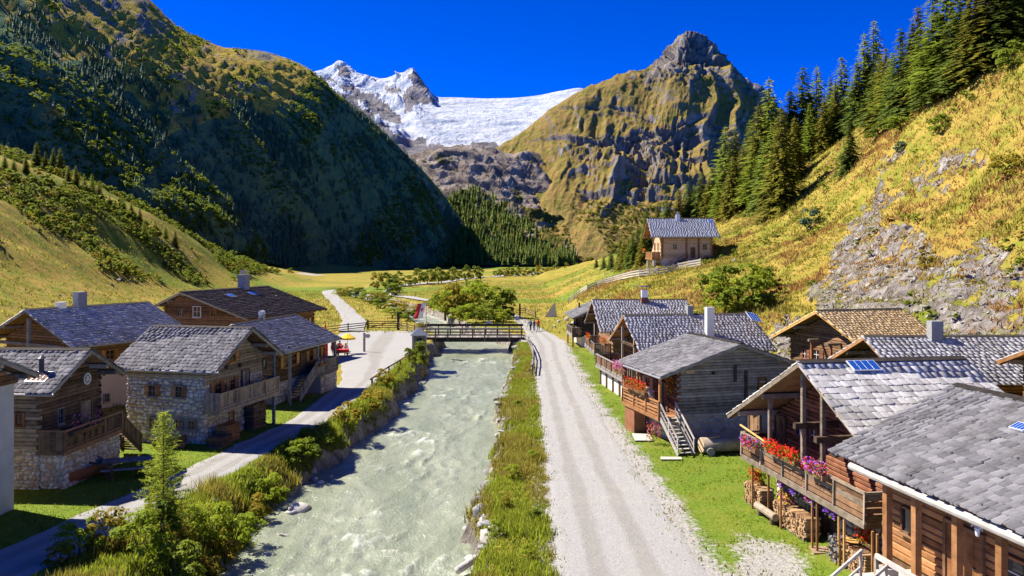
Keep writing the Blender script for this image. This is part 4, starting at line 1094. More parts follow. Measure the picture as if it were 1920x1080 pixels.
s_, z_ = at(h, 'F', 458, 712); door(h, 'F', s_, 2.25, .8, 1.75, 'wood_grey', 'wood_dark')
for q in ((422, 688), (447, 684)):
    s_, z_ = at(h, 'F', *q); put(MB().box(-.13, .13, -.1, .2, -.13, .13), 'beam_end', M['wood_black'], h.root, fmat(h, 'F', s_, z_))
balcony(h, 'F', h.yr - .25, h.yl + .3, 2.2, 1.15, 'wood_grey_warm', 'vertical', 1.05, 'wood_grey_warm', (True, True), .15, .018, 'wood_grey_warm')
bp = fmat(h, 'F', h.yl - .1, 0, 1.0)
put(MB().box(-.09, .09, -.09, .09, -.2, 2.0), 'post', M['wood_grey'], h.root, bp)
put(MB().box(-.09, .09, -.09, .09, 3.2, h.top(h.yl) - .2), 'post', M['wood_grey'], h.root, bp)
s_, z_ = at(h, 'F', 478, 778); put(MB().box(-1.4, 1.1, -.04, .06, -.2, 1.9), 'cellar_opening', M['wood_black'], h.root, fmat(h, 'F', s_, 0))
s_, z_ = at(h, 'F', 432, 770); window(h, 'F', s_, 1.25, .45, .6, 'wood_orange', None)
gutter(h, 'R')

# inn with river-side steps
h = L3 = house('timber_inn', 'timber inn with plank steps and flower balcony, just beyond the stone house', (-20.93, 68.3), 78.6, 5.25, 4.44, 4.44, 4.35, 4.35, 6.41, 0, (.8, .8), (.8, 1.3))
walls(h, 'mortar'); roof(h, 'shingle_silver', seed=17, expo=.36, wid=(.22, .42), thick=.07)
stones(h, 'R', -.2, 1.7, 'stone_wall', .34, seed=18); stones(h, 'F', -.2, 1.7, 'stone_wall', .34, seed=19)
logs(h, 'R', 1.7, h.top(h.yr), 'wood_dark', .22, seed=20); logs(h, 'B', 1.7, 6.2, 'wood_brown', .22, seed=21)
for q in ((532, 670, 541, 687), (546, 665, 555, 681), (579, 658, 586, 674), (592, 654, 600, 669)): window_px(h, 'R', *q, frame='wood_orange', shutters='wood_yellow')
s_, z_ = at(h, 'R', 567, 690); door(h, 'R', s_, 1.75, .9, 1.8, 'wood_dark')
s1_ = at(h, 'R', 612, 700)[0]
balcony(h, 'R', s_ - .2, min(s1_, h.xf), 1.75, 1.35, 'wood_grey', 'vertical', 1.0, 'wood_grey', (False, True), .14, .015, 'wood_grey')
pl = put(MB().box(s_ + .9, min(s1_, h.xf), .03, 1.25, -.5, 1.45), 'stone_plinth', M['mortar'], h.root, fmat(h, 'R', 0, 0))
stones(h, 'R', -.2, 1.45, 'stone_wall', .33, seed=22, frame=fmat(h, 'R', 0, 0, 1.25), srange=(s_ + .9, min(s1_, h.xf)), parent=pl)
p0 = fmat(h, 'R', 0, 0) @ Vector((s_ - 3.2, .75, .1)); p1 = fmat(h, 'R', 0, 0) @ Vector((s_ - .2, .75, 1.75))
stairs(h.root, p0, p1, 1.15, 'wood_grey', 9, (0, 1), .95, True)
for ss in (h.xb + .15, s_ + .5, h.xf - .15): put(MB().box(-.1, .1, -.1, .1, 1.7 if ss > s_ else 0, h.top(h.yr) - .1), 'post', M['wood_grey'], h.root, fmat(h, 'R', ss, 0, 1.15))
p = roof_place(h, 491, 600); c = box_obj('chimney', M['metal_grey'], h.roof, p.x - .2, p.x + .2, p.y - .2, p.y + .2, p.z - .1, p.z + .45); MB().cyl((p.x - .28, p.y, p.z + .6), (p.x + .28, p.y, p.z + .6), .2, .2, 10).build('chimney_cap', M['metal_white'], c)
gutter(h, 'R')

# big farmhouse behind the cabin
h = L4 = house('farmhouse', 'large farmhouse with pale shingle roof and pink plaster wall behind the log cabin', (-34.71, 65.97), 61.6, 5.39, 5.82, 5.82, 5.19, 5.19, 7.67, 0, (.6, 1.5), (.8, 1.2))
walls(h, 'plaster_pink'); roof(h, 'shingle_silver', seed=23, expo=.38, wid=(.22, .4), thick=.085)
logs(h, 'B', 3.0, 7.6, 'wood_brown', .22, seed=24); logs(h, 'R', 3.3, h.top(h.yr), 'wood_brown', .22, seed=25)
window_px(h, 'R', 196, 740, 204, 752, frame='wood_grey'); window(h, 'R', 1.2, 4.1, .6, .7, 'wood_orange', 'wood_orange'); window(h, 'R', -1.6, 4.1, .6, .7, 'wood_orange', 'wood_orange')
put(MB().box(-.12, .12, -.12, .12, 3.0, 7.0), 'post', M['wood_grey'], h.root, fmat(h, 'B', 0, 0, 1.2))
put(MB().box(-4.2, 4.2, -.1, .1, 4.9, 5.12), 'tie_beam', M['wood_grey'], h.root, fmat(h, 'B', 0, 0, 1.2))
p = roof_place(h, 150, 576); chimney(h, p.x, p.y, .75, p.z + 1.25, 'stone_grey')
p = roof_place(h, 114, 577); chimney(h, p.x, p.y, .6, p.z + .45, 'metal_white'); gutter(h, 'R')

# brown roofed house
h = L5 = house('brown_roofed_house', 'house with wide brown roof and two skylights behind the stone house', (-31.6, 89.1), 72, 7.5, 3.5, 8.0, 6.55, 5.5, 8.05, 0, (.9, .9), (.7, 1.3))
walls(h, 'plaster_pink'); roof(h, 'shingle_brown', seed=26, expo=.42, wid=(.5, .9), thick=.045, barge='metal_grey')
logs(h, 'B', 2.6, 8, 'wood_brown', .22, seed=27); logs(h, 'R', 2.2, h.top(h.yr), 'wood_brown', .22, seed=28); logs(h, 'F', 2.2, 8, 'wood_brown', .22, seed=29)
window_px(h, 'B', 363, 575, 376, 594, frame='white_paint', bars=(1, 1)); window_px(h, 'B', 334, 580, 341, 592, frame='wood_grey'); window_px(h, 'B', 396, 580, 405, 592, frame='wood_orange')
window(h, 'R', 5.2, 4.1, .7, .9, 'wood_orange', 'wood_yellow')
p = roof_place(h, 457, 541); c = chimney(h, p.x, p.y, .95, p.z + 1.5, 'stone_grey'); box_obj('chimney_cap', M['metal_grey'], c, p.x - .3, p.x + .3, p.y - .3, p.y + .3, p.z + 1.7, p.z + 2.1); box_obj('chimney_slab', M['stone_grey'], c, p.x - .58, p.x + .58, p.y - .58, p.y + .58, p.z + 1.5, p.z + 1.6)
roof_panel(h, 433, 555, 1.0, .8, 'solar', 'skylight', .06); roof_panel(h, 474, 551, 1.0, .8, 'solar', 'skylight', .06)

# ------------------------------------------------------------------ right side of the road
# nearest house with the long veranda beam
h = R1 = house('veranda_house', 'sunlit plank house with long veranda beam and lilac shingles, nearest at the right edge', (16.68, 20.77), 100.6, 7.0, 4.76, 4.76, 5.4, 5.4, 7.44, 2.1, (.7, .6), (1.55, .9))
walls(h, 'wood_brown'); roof(h, 'shingle_lilac', indiv=300, seed=30, expo=.31, wid=(.13, .34), thick=.08, deck='wood_brown')
z = logs(h, 'L', 2.15, h.top(h.yl), 'wood_orange', .23, .05, seed=31, planks=False)
logs(h, 'F', 2.15, 7.3, 'wood_brown', .23, .05, seed=32)
def veranda(px, py, off): return at(h, 'L', px, py, off)
bz = (at(h, 'L', 1600, 872, 1.5)[1] + at(h, 'L', 1900, 1010, 1.5)[1]) / 2; bs0 = at(h, 'L', 1596, 868, 1.5)[0]
fmL = fmat(h, 'L', 0, 0)
mbb = MB().cyl(fmL @ Vector((bs0, 1.5, bz)), fmL @ Vector((7.0, 1.5, bz)), .13, .14, 10); mbb.build('veranda_beam', M['wood_fence'], h.root)
PO = [at(h, 'L', q, 960, 1.2)[0] for q in (1664, 1718, 1795, 1878)]
for ss in PO + [PO[-1] + 2.2]: put(MB().box(-.1, .1, -.1, .1, 2.1, bz), 'post', M['wood_orange'], h.root, fmat(h, 'L', ss, 0, 1.2))
for q in (bz,): 
    for ss in (-6.0, -4.2, -2.4, -.6, 1.2, 3.0): put(MB().box(-.07, .07, -.1, 1.25, q + .13, q + .27), 'cross_beam', M['wood_brown'], h.root, fmat(h, 'L', ss, 0))
terr = put(MB().box(PO[0] - .5, 8.5, .02, 2.1, -.8, 2.05), 'terrace', M['stone_pale'], h.root, fmL)
stones(h, 'L', 0, 2.0, 'stone_pale', .36, seed=33, frame=fmat(h, 'L', 0, 0, 2.1), srange=(PO[0] - .5, 8.5), parent=terr)
stones(h, 'L', 0, 2.0, 'stone_pale', .36, seed=34, frame=fmL @ Matrix.Translation((PO[0] - .5, 0, 0)) @ Matrix.Rotation(math.radians(90), 4, 'Z'), srange=(0.02, 2.1), parent=terr)
put(MB().box(-.22, .22, -.22, .22, 2.05, 2.4), 'corner_stone', M['stone_grey'], h.root, fmat(h, 'L', PO[0], 0, 1.2))
s_, z_ = at(h, 'L', 1712, 915); window(h, 'L', s_, 3.55, .7, .7, 'wood_brown', None, (1, 0))
s_, z_ = at(h, 'L', 1812, 985); door(h, 'L', s_, 2.15, 1.35, 1.95, 'wood_orange', 'wood_brown')
s_, z_ = at(h, 'L', 1912, 1010); window(h, 'L', s_, 3.55, .7, .7, 'wood_orange', None, (0, 1), bar_mat='white_paint')
rl = put(MB().box(-4.0, -3.9, 2.0, 2.08, 2.05, 3.05), 'veranda_railing', M['wood_fence'], h.root, fmL)
pa = fmL @ Vector((-3.95, 2.05, 0)); pb = fmL @ Vector((4.0, 2.05, 0))
for zz, w_ in ((3.05, .14), (2.62, .1)): MB().beam(pa + Vector((0, 0, zz)), pb + Vector((0, 0, zz)), .09, w_).build('rail', M['wood_fence'], rl)
for k in range(5):
    q = pa.lerp(pb, k / 4); MB().beam(q + Vector((0, 0, 2.0)), q + Vector((0, 0, 3.0)), .1, .1).build('baluster_post', M['wood_grey_warm'], rl)
p0 = fmL @ Vector((-3.95, 4.8, .1)); p1 = fmL @ Vector((-3.95, 2.1, 2.05))
stairs(h.root, p0, p1, 1.2, 'wood_fence', 10, (1, 1), .95)
# white animal skull under the beam
sk = fmat(h, 'L', at(h, 'L', 1843, 994, 1.2)[0], at(h, 'L', 1843, 994, 1.2)[1], 1.36)
mb = MB().lathe([(.02, -.22), (.06, -.18), (.09, 0), (.1, .08), (.04, .14)], 8)
for sg in (-1, 1): mb.tube([Vector((sg * .06, 0, .1)), Vector((sg * .2, 0, .16)), Vector((sg * .26, .03, .06))], .022, 5)
tag(put(mb, 'animal_skull', M['white_paint'], None, h.mw @ sk @ Matrix.Scale(.75, 4)), 'white horned animal skull hung on the veranda beam', 'skull')
roof_panel(h, 1916, 806, .45, .32, 'solar', 'skylight', .08)

# balcony house
h = R2 = house('balcony_house', 'reddish log house with long flower balcony and solar panel, behind the nearest right roof', (15.35, 33.13), 189.1, 3.7, 5.3, 6.81, 4.87, 4.1, 7.59, 0, (2.05, .5), (.8, 1.0))
walls(h, 'wood_dark'); roof(h, 'shingle_silver', indiv=300, seed=40, expo=.40, wid=(.22, .42), thick=.06, deck='wood_brown', barge='wood_grey_warm')
stones(h, 'F', -.2, 2.2, 'stone_pale', .36, seed=41); logs(h, 'F', 2.25, 7.5, 'wood_red', .2, seed=42); logs(h, 'R', 2.25, h.top(h.yr), 'wood_dark', .2, seed=43); stones(h, 'R', -.2, 2.2, 'stone_wall', .36, seed=44)
b0 = at(h, 'F', 1391, 832, 1.75)[0]; b1 = at(h, 'F', 1622, 935, 1.75)[0]
lo_, hi_ = min(b0, b1), max(b0, b1)
balcony(h, 'F', lo_, hi_, 2.35, 1.75, 'wood_brown', 'horizontal', 1.05, 'wood_grey_warm', (True, True), .21, .035, 'wood_brown')
for q in ((1445, 788, 1453, 815), (1496, 791, 1504, 817), (1522, 803, 1532, 832), (1570, 812, 1586, 832)): window_px(h, 'F', *q, frame='wood_red', shutters='wood_red' if q[0] in (1496, 1522) else None, bar_mat='white_paint')
s_, z_ = at(h, 'F', 1467, 800); door(h, 'F', s_, 2.4, .9, 1.8, 'wood_brown'); s_, z_ = at(h, 'F', 1418, 800); door(h, 'F', s_, 2.4, 1.1, 1.7, 'wood_brown')
for q in ((1444, 815), (1506, 848), (1543, 865)):
    s_ = at(h, 'F', q[0], q[1], 1.6)[0]; put(MB().box(-.08, .08, -.08, .08, 2.35, h.top(s_) - .15), 'post', M['wood_grey_warm'], h.root, fmat(h, 'F', s_, 0, 1.6))
for q, zz in (((1506, 790), 4.75), ((1546, 805), 4.55)):
    s_ = at(h, 'F', q[0], 848 if q[0] == 1506 else 865, 1.6)[0]; put(MB().box(-.11, .11, -.1, 2.0, zz, zz + .24), 'console_beam', M['wood_dark'], h.root, fmat(h, 'F', s_, 0))
for q in (1411, 1441, 1464, 1523, 1532, 1573, 1583, 1636, 1645):
    s_ = at(h, 'F', q, np.interp(q, [1391, 1622], [846, 968]), 1.65)[0]; MB().cyl(fmat(h, 'F', s_, 0, 1.65) @ Vector((0, 0, -.1)), fmat(h, 'F', s_, 0, 1.65) @ Vector((0, 0, 2.15)), .055, .05, 7).build('pole', M['wood_yellow' if q in (1573, 1583) else 'wood_orange'], h.root)
s_ = at(h, 'F', 1555, 1000)[0]; door(h, 'F', s_, 0, .95, 1.75, 'wood_brown')
yb = fmat(h, 'F', 0, 0, 1.82); MB().cyl(yb @ Vector((hi_ if abs(b0 - hi_) < .01 else lo_, 0, 3.75)), yb @ Vector((b0 + (b1 - b0) * .33, 0, 3.45)), .05, .05, 7).build('yellow_pole', M['wood_yellow'], h.root)
roof_panel(h, 1618, 690, 1.15, .62, 'solar', 'solar_panel', .10)

# grey log barn with outside stair
h = R3 = house('grey_log_barn', 'grey log barn on a stone base with open stair and red geranium balcony', (13.57, 53.77), 104.7, 3.49, 5.5, 5.5, 4.47, 4.47, 6.30, 0, (.5, .55), (1.5, .9))
walls(h, 'mortar'); roof(h, 'shingle_lilac', indiv=160, seed=50, expo=.30, wid=(.2, .38), thick=.06)
stones(h, 'B', -.2, 1.75, 'stone_grey', .38, seed=51, indiv=110); logs(h, 'B', 1.75, 6.2, 'wood_grey', .19, seed=52); stones(h, 'L', -.2, 1.75, 'stone_pale', .34, seed=53); logs(h, 'L', 1.75, h.top(h.yl), 'wood_red', .2, seed=54)
balcony(h, 'L', -h.xf + .0, -h.xb - .1, 1.8, 1.35, 'wood_orange', 'horizontal', .95, 'wood_orange', (True, False), .13, .09, 'wood_orange')
fmL = fmat(h, 'L', 0, 0)
p0 = fmL @ Vector((-h.xb + 2.4, .75, .05)); p1 = fmL @ Vector((-h.xb - .1, .75, 1.8)); stairs(h.root, p0, p1, 1.05, 'wood_fence', 10, (1, 1), .9)
for ss in (-h.xf + .1, -.6, -h.xb - .15): put(MB().box(-.07, .07, -.07, .07, 1.8, h.top(h.yl) - .2), 'post', M['wood_orange'], h.root, fmat(h, 'L', ss, 0, 1.25))
put(MB().box(-.9, .7, .5, 1.3, -.2, 1.55), 'boarded_shed', M['wood_red'], h.root, fmat(h, 'L', -h.xf + 1.2, 0))
window(h, 'L', -1.6, 3.2, .7, .8, 'wood_pale', 'wood_pale'); door(h, 'L', 1.0, 1.85, .9, 1.7, 'wood_brown')
for q in ((1377, 690, 1377, 715), (1397, 700, 1397, 750)):
    s_, z_ = at(h, 'B', q[0], q[1]); s2, z2 = at(h, 'B', q[2], q[3]); put(MB().box(-.09, .09, 0, .17, z2, z_ + .2), 'wall_post', M['wood_black'], h.root, fmat(h, 'B', s_, 0))
s_, z_ = at(h, 'B', 1428, 720); window(h, 'B', s_, z_, .5, .75, 'wood_red', None, (0, 0)); s_, z_ = at(h, 'B', 1336, 699); put(MB().box(-.12, .12, 0, .1, -.1, .1), 'wall_hatch', M['wood_black'], h.root, fmat(h, 'B', s_, z_))
s_, z_ = at(h, 'B', 1293, 697); put(MB().box(-.3, .3, .05, .1, -.1, .1), 'name_board', M['wood_pale'], h.root, fmat(h, 'B', s_, z_))
gutter(h, 'L', .15)

# house with white chimney
h = R4 = house('white_chimney_house', 'steep gabled house with tall white chimney and deck balcony, behind the grey barn', (15.46, 70.32), 188.2, 5.78, 4.95, 4.95, 4.0, 4.0, 6.63, 0, (1.6, .5), (.7, .7))
walls(h, 'wood_brown'); roof(h, 'shingle_silver', seed=60, expo=.36, wid=(.2, .4), thick=.07, deck='wood_orange', barge='wood_orange')
logs(h, 'F', 1.6, 6.5, 'wood_orange', .2, seed=61); stones(h, 'F', -.2, 1.6, 'stone_pale', .34, seed=62); logs(h, 'L', 1.6, h.top(h.yl), 'wood_brown', .2, seed=63)
b0 = at(h, 'F', 1100, 650, 3.0)[0]; b1 = at(h, 'F', 1172, 672, 2.6)[0]; lo_, hi_ = -h.Br + 0.6, h.Bl - .5
balcony(h, 'F', lo_, hi_, 1.75, 3.0, 'wood_brown', 'vertical', 1.0, 'wood_grey', (True, True), .15, .03, 'wood_grey')
pl = put(MB().box(lo_ + .3, hi_ - .1, .5, 2.6, -.5, 1.5), 'deck_base', M['whitewash'], h.root, fmat(h, 'F', 0, 0))
for ss in np.linspace(lo_ + .3, hi_ - .1, 5): put(MB().box(-.13, .13, 2.55, 2.72, -.2, 1.5), 'post', M['wood_dark'], h.root, fmat(h, 'F', float(ss), 0))
window_px(h, 'F', 1176, 632, 1184, 646, frame='wood_brown'); s_ = 0.5; door(h, 'F', s_, 1.8, 1.0, 1.8, 'wood_brown')
for ss in (-1.2, 2.4): put(MB().box(-.08, .08, -.08, .08, 1.75, h.top(ss) - .15), 'post', M['wood_grey_warm'], h.root, fmat(h, 'F', ss, 0, 1.4))
put(MB().box(-1.4, 2.6, -.1, .1, 4.1, 4.32), 'tie_beam', M['wood_dark'], h.root, fmat(h, 'F', 0, 0, 1.4))
p = roof_place(h, 1330, 628); chimney(h, p.x, p.y, .62, p.z + 2.35, 'metal_white')
p = roof_place(h, 1293, 590); chimney(h, p.x, p.y, .5, p.z + .8, 'stone_grey')
pn = roof_panel(h, 1411, 603, 1.0, 1.3, 'solar', 'solar_panel', .45, .25)

# house behind with hooded chimney
h = R5 = house('hooded_chimney_house', 'shingle house with hooded metal chimney, farther along the road behind the white chimney house', (14.1, 88.7), 182, 5.2, 6.4, 6.87, 3.95, 3.75, 6.85, 0, (1.4, .5), (.7, .7))
walls(h, 'wood_brown'); roof(h, 'shingle_silver', seed=70, expo=.38, wid=(.22, .42), thick=.07, barge='wood_brown')
logs(h, 'F', .2, 6.7, 'wood_brown', .2, seed=71); logs(h, 'L', .2, h.top(h.yl), 'wood_brown', .2, seed=72)
s_, z_ = at(h, 'F', 1116, 600); door(h, 'F', s_, 1.6, 1.0, 1.9, 'wood_grey'); balcony(h, 'F', -3.6, 4.6, 1.5, 1.8, 'wood_brown', 'vertical', 1.0, 'wood_grey', (True, True), .15, .03, 'wood_grey')
p = roof_place(h, 1208, 567); c = chimney(h, p.x, p.y, .62, p.z + 1.35, 'metal_white'); box_obj('chimney_foot', M['metal_rust'], c, p.x - .35, p.x + .35, p.y - .35, p.y + .35, p.z - .3, p.z + .55)
MB().box(p.x - .5, p.x + .5, p.y - .45, p.y + .45, p.z + 1.75, p.z + 1.82).box(p.x - .3, p.x - .24, p.y - .03, p.y + .03, p.z + 1.3, p.z + 1.76).box(p.x + .24, p.x + .3, p.y - .03, p.y + .03, p.z + 1.3, p.z + 1.76).build('chimney_hood', M['solar'], c)

# farthest house by the road
h = R6 = house('roadside_hut', 'small dark timber house with side balcony, farthest along the right road edge', (11.9, 106), 93, 4.4, 4.4, 4.4, 3.8, 3.8, 5.75, 0, (.6, .6), (1.2, .7))
walls(h, 'whitewash'); roof(h, 'shingle_lilac', seed=75, expo=.34)
logs(h, 'B', 1.4, 5.7, 'wood_black', .2, seed=76); logs(h, 'L', 1.4, h.top(h.yl), 'wood_dark', .2, seed=77)
balcony(h, 'L', -2.0, 3.8, 1.5, 1.2, 'wood_dark', 'vertical', 1.0, 'wood_grey', (True, True), .15, .03, 'wood_dark')
for ss in (-1.8, 3.5): put(MB().box(-.09, .09, -.09, .09, -.2, 1.4), 'post', M['wood_grey'], h.root, fmat(h, 'L', ss, 0, 1.1))
window(h, 'L', 0, 2.9, .7, .8, 'wood_red'); window(h, 'L', 2.2, 2.9, .7, .8, 'wood_red')
p = roof_place(h, 1086, 577); chimney(h, p.x, p.y, .25, p.z + .7, 'metal_dark', kind='pipe')

# new yellow roof
h = R7 = house('yellow_roofed_house', 'dark log house with new yellow shingle roof below the rock face', (26.63, 61.34), 195.3, 3.81, 5.8, 5.8, 5.2, 5.2, 7.66, 1.0, (1.2, .5), (.8, .9))
walls(h, 'wood_dark'); roof(h, 'shingle_yellow', seed=80, expo=.36, wid=(.2, .4), thick=.07, deck='wood_brown', barge='wood_yellow')
logs(h, 'F', 1.0, 7.5, 'wood_brown', .2, seed=81); logs(h, 'L', 1.0, h.top(h.yl), 'wood_brown', .2, seed=82)
for q in ((1506, 655, 1513, 672), (1526, 656, 1537, 674)): window_px(h, 'F', *q, frame='wood_red', bar_mat='white_paint', shutters='wood_red')
for q in ((1522, 640), (1558, 648)):
    s_, z_ = at(h, 'F', *q, .9); put(MB().box(-.08, .08, -.08, .08, 1, z_), 'post', M['wood_red'], h.root, fmat(h, 'F', s_, 0, .9)); put(MB().box(-.1, .1, -1.0, .3, z_, z_ + .18), 'console_beam', M['wood_grey_warm'], h.root, fmat(h, 'F', s_, 0, .9))

# long roof to the right
h = R8 = house('long_roofed_house', 'long silver shingle roofed house with square chimney, behind the balcony house', (30.63, 49.31), 181.1, 9.0, 5.25, 5.25, 4.8, 4.8, 6.89, 1.2, (1.3, .5), (.8, .8))
walls(h, 'wood_brown'); roof(h, 'shingle_silver', seed=85, expo=.38, wid=(.22, .42), thick=.07, barge='wood_orange')
logs(h, 'F', 1.2, 6.8, 'wood_brown', .2, seed=86)
logs(h, 'L', 1.2, h.top(h.yl), 'wood_brown', .2, seed=87)
p = roof_place(h, 1753, 637); chimney(h, p.x, p.y, .72, p.z + 1.15, 'stone_grey', dd=.6)
# small gable at the right frame edge
h = R10 = house('edge_house', 'small gabled roof with orange barge boards at the right frame edge', (30.4, 38.4), 184, 4.6, 4.0, 4.0, 6.35, 6.35, 7.9, 2.5, (1.0, .5), (.8, .8))
walls(h, 'wood_brown'); roof(h, 'shingle_silver', seed=88, barge='wood_orange'); logs(h, 'F', 2.5, 7.8, 'wood_brown', .2, seed=89); logs(h, 'R', 2.5, h.top(h.yr), 'wood_brown', .2, seed=90)

# chalet on the hillside
h = R9 = house('hillside_chalet', 'pale new log chalet with grey roof and solar panel, alone on the hillside', (31.19, 148.69), 178.7, 6.0, 5.83, 5.83, 15.0, 15.0, 18.5, 10.3, (1.75, 1.35), (1.1, .8))
walls(h, 'stone_pale'); roof(h, 'shingle_slate', seed=92, expo=.5, wid=(.3, .6), thick=.05, deck='wood_orange', barge='wood_orange')
logs(h, 'L', 11.0, h.top(h.yl), 'wood_pale', .34, seed=93); logs(h, 'F', 11.0, 18.2, 'wood_pale', .34, seed=94); stones(h, 'L', 7.5, 11.0, 'stone_wall', .5, seed=95); stones(h, 'F', 7.5, 11.0, 'stone_pale', .5, seed=96)
box_obj('foundation', M['whitewash'], h.root, h.xb + .1, h.xf - .06, h.yr + .1, h.yl - .06, 6.5, 10)
for q in ((1261, 456, 1269, 467), (1318, 458, 1325, 468)): window_px(h, 'L', *q, frame='wood_pale')
s_, z_ = at(h, 'L', 1299, 470); door(h, 'L', s_, 11.1, 1.0, 2.0, 'wood_brown', 'wood_pale')
for q in (1287, 1310, 1242, 1334):
    s_ = at(h, 'L', q, 470)[0]; put(MB().box(-.14, .14, -.02, .2, 11.0, h.top(h.yl)), 'corner_post', M['wood_orange'], h.root, fmat(h, 'L', s_, 0))
for y in (-2.0, 2.0): window(h, 'F', y, 13.2, .8, 1.4, 'wood_pale', 'wood_orange')
balcony(h, 'F', -4.2, 4.4, 11.1, 1.5, 'wood_orange', 'vertical', 1.1, 'wood_orange', (True, True), .2, .01, 'wood_orange')
for y in (-3.6, 3.8): put(MB().box(-.2, .2, -.2, .2, 6.5, 11.0), 'post', M['whitewash'], h.root, fmat(h, 'F', y, 0, 1.1))
p0 = fmat(h, 'L', 0, 0) @ Vector((at(h, 'L', 1252, 500)[0], .8, 9.2)); p1 = fmat(h, 'L', 0, 0) @ Vector((at(h, 'L', 1287, 480)[0], .8, 11.1)); stairs(h.root, p0, p1, 1.1, 'wood_dark', 9, (0, 1))
p = roof_place(h, 1271, 412); c = chimney(h, p.x, p.y, .7, p.z + 1.0, 'metal_white'); MB().cyl((p.x, p.y, p.z + .9), (p.x, p.y, p.z + 1.5), .2, .2, 8).build('chimney_pipe', M['metal_grey'], c)
roof_panel(h, 1333, 416, 1.0, .9, 'solar', 'solar_panel', .10)
gutter(h, 'L', .3)
# ------------------------------------------------------------------ vegetation
def raycast(px, py, d0=40.0, d1=420.0):
    ds = np.linspace(d0, d1, 700)
    x = (px - CXP) / FPX * ds; z = CAMZ - (py - HYP) / FPX * ds
    g = ground_z(x, ds); k = np.nonzero(g >= z)[0]
    i = k[0] if len(k) else int(np.argmin(np.abs(g - z)))
    return float(x[i]), float(ds[i]), float(g[i])

def conifer_mesh(name, seed, H=1.0, R=0.2, whorls=38, per=10, tri=9, droop=0.35, bare=0.06, spray=0.05, taper=1.0, up=0.0):
    """crown of drooping branch sprays, unit height"""
    r = np.random.default_rng(seed); P = []; 
    for w in range(whorls):
        t = (w + r.uniform(-.3, .3)) / whorls; z = bare + (1 - bare) * t
        rad = R * (1 - t) ** taper * r.uniform(.75, 1.12) + .006
        n = max(4, int(per * (1 - .5 * t)))
        for b in range(n):
            a = 2 * math.pi * (b + r.uniform(-.4, .4)) / n + w * 1.3; L = rad * r.uniform(.65, 1.15)
            ca, sa = math.cos(a), math.sin(a)
            m = max(3, int(tri * L / R + 2))
            q = np.sort(r.uniform(.12, 1.0, m)); 
            zc = z - droop * L * q ** 1.3 + up * L * q
            side = np.where(np.arange(m) % 2 == 0, 1, -1) * r.uniform(.3, 1.0, m)
            s = spray * (1.15 - .5 * q) * r.uniform(.6, 1.3, m) * (0.45 + .55 * (1 - t))
            bx, by = ca * L * q, sa * L * q
            tx = bx + ca * s * 1.3 - sa * side * s * 1.2; ty = by + sa * s * 1.3 + ca * side * s * 1.2; tz = zc - s * r.uniform(.2, .9, m)
            ox, oy = -sa * s * .38, ca * s * .38
            P.append(np.stack([np.stack([bx - ox - ca * s * .3, by - oy - sa * s * .3, zc + s * .12], 1), np.stack([bx + ox + ca * s * .1, by + oy + sa * s * .1, zc - s * .25], 1), np.stack([tx, ty, tz], 1)], 1))
    P = np.concatenate(P)
    top = np.array([[[-.006, 0, .96], [.006, 0, .96], [0, 0, 1.02]], [[0, -.006, .96], [0, .006, .96], [0, 0, 1.02]]]); P = np.concatenate([P, top])
    P = P * np.array([1, 1, 1.0])
    return np_mesh(name, P.reshape(-1, 3), np.arange(len(P) * 3).reshape(-1, 3))
def trunk_mesh(name, r0=.016, h=.95):
    mb = MB(); mb.cyl((0, 0, -.05), (0, 0, h * .5), r0, r0 * .6, 7).cyl((0, 0, h * .5), (0, 0, h), r0 * .6, r0 * .1, 6); return mb.mesh(name)
CROWN = {}
for k, (kind, mat, n) in enumerate((('spruce', 'leaf_spruce', 3), ('olive', 'leaf_olive', 2), ('larch', 'leaf_larch', 3))):
    for j in range(n):
        if kind == 'larch': me = conifer_mesh('crown', 200 + j + 10 * k, R=.25, whorls=36, per=10, tri=11, droop=.15, bare=.12, spray=.05, taper=.72, up=.05)
        else: me = conifer_mesh('crown', 200 + j + 10 * k, R=.24 + .02 * j, whorls=40, per=11, tri=12, droop=.5, bare=.03, spray=.058, taper=.78)
        me.materials.append(M[mat]); CROWN[(kind, j)] = me
TRUNK = trunk_mesh('trunk'); TRUNK.materials.append(M['bark'])
def conifer(name, kind, var, loc, height, label, group, wide=1.0):
    t = tag(empty(name, loc, rng.uniform(0, 6.28)), label, 'tree', group)
    t.scale = (height * wide, height * wide, height)
    link('crown', CROWN[(kind, var)], t); link('trunk', TRUNK, t); return t

ORD = ['first', 'second', 'third', 'fourth', 'fifth', 'sixth', 'seventh', 'eighth', 'ninth', 'tenth', 'eleventh', 'twelfth', 'thirteenth', 'fourteenth', 'fifteenth', 'sixteenth', 'seventeenth', 'eighteenth', 'nineteenth', 'twentieth']
def nth(i):
    if i < 20: return ORD[i]
    tens = ['', '', 'twenty', 'thirty', 'forty', 'fifty', 'sixty', 'seventy', 'eighty', 'ninety'][(i + 1) // 10]; u = (i + 1) % 10
    return tens[:-1] + 'ieth' if u == 0 else tens + '-' + ORD[u - 1]

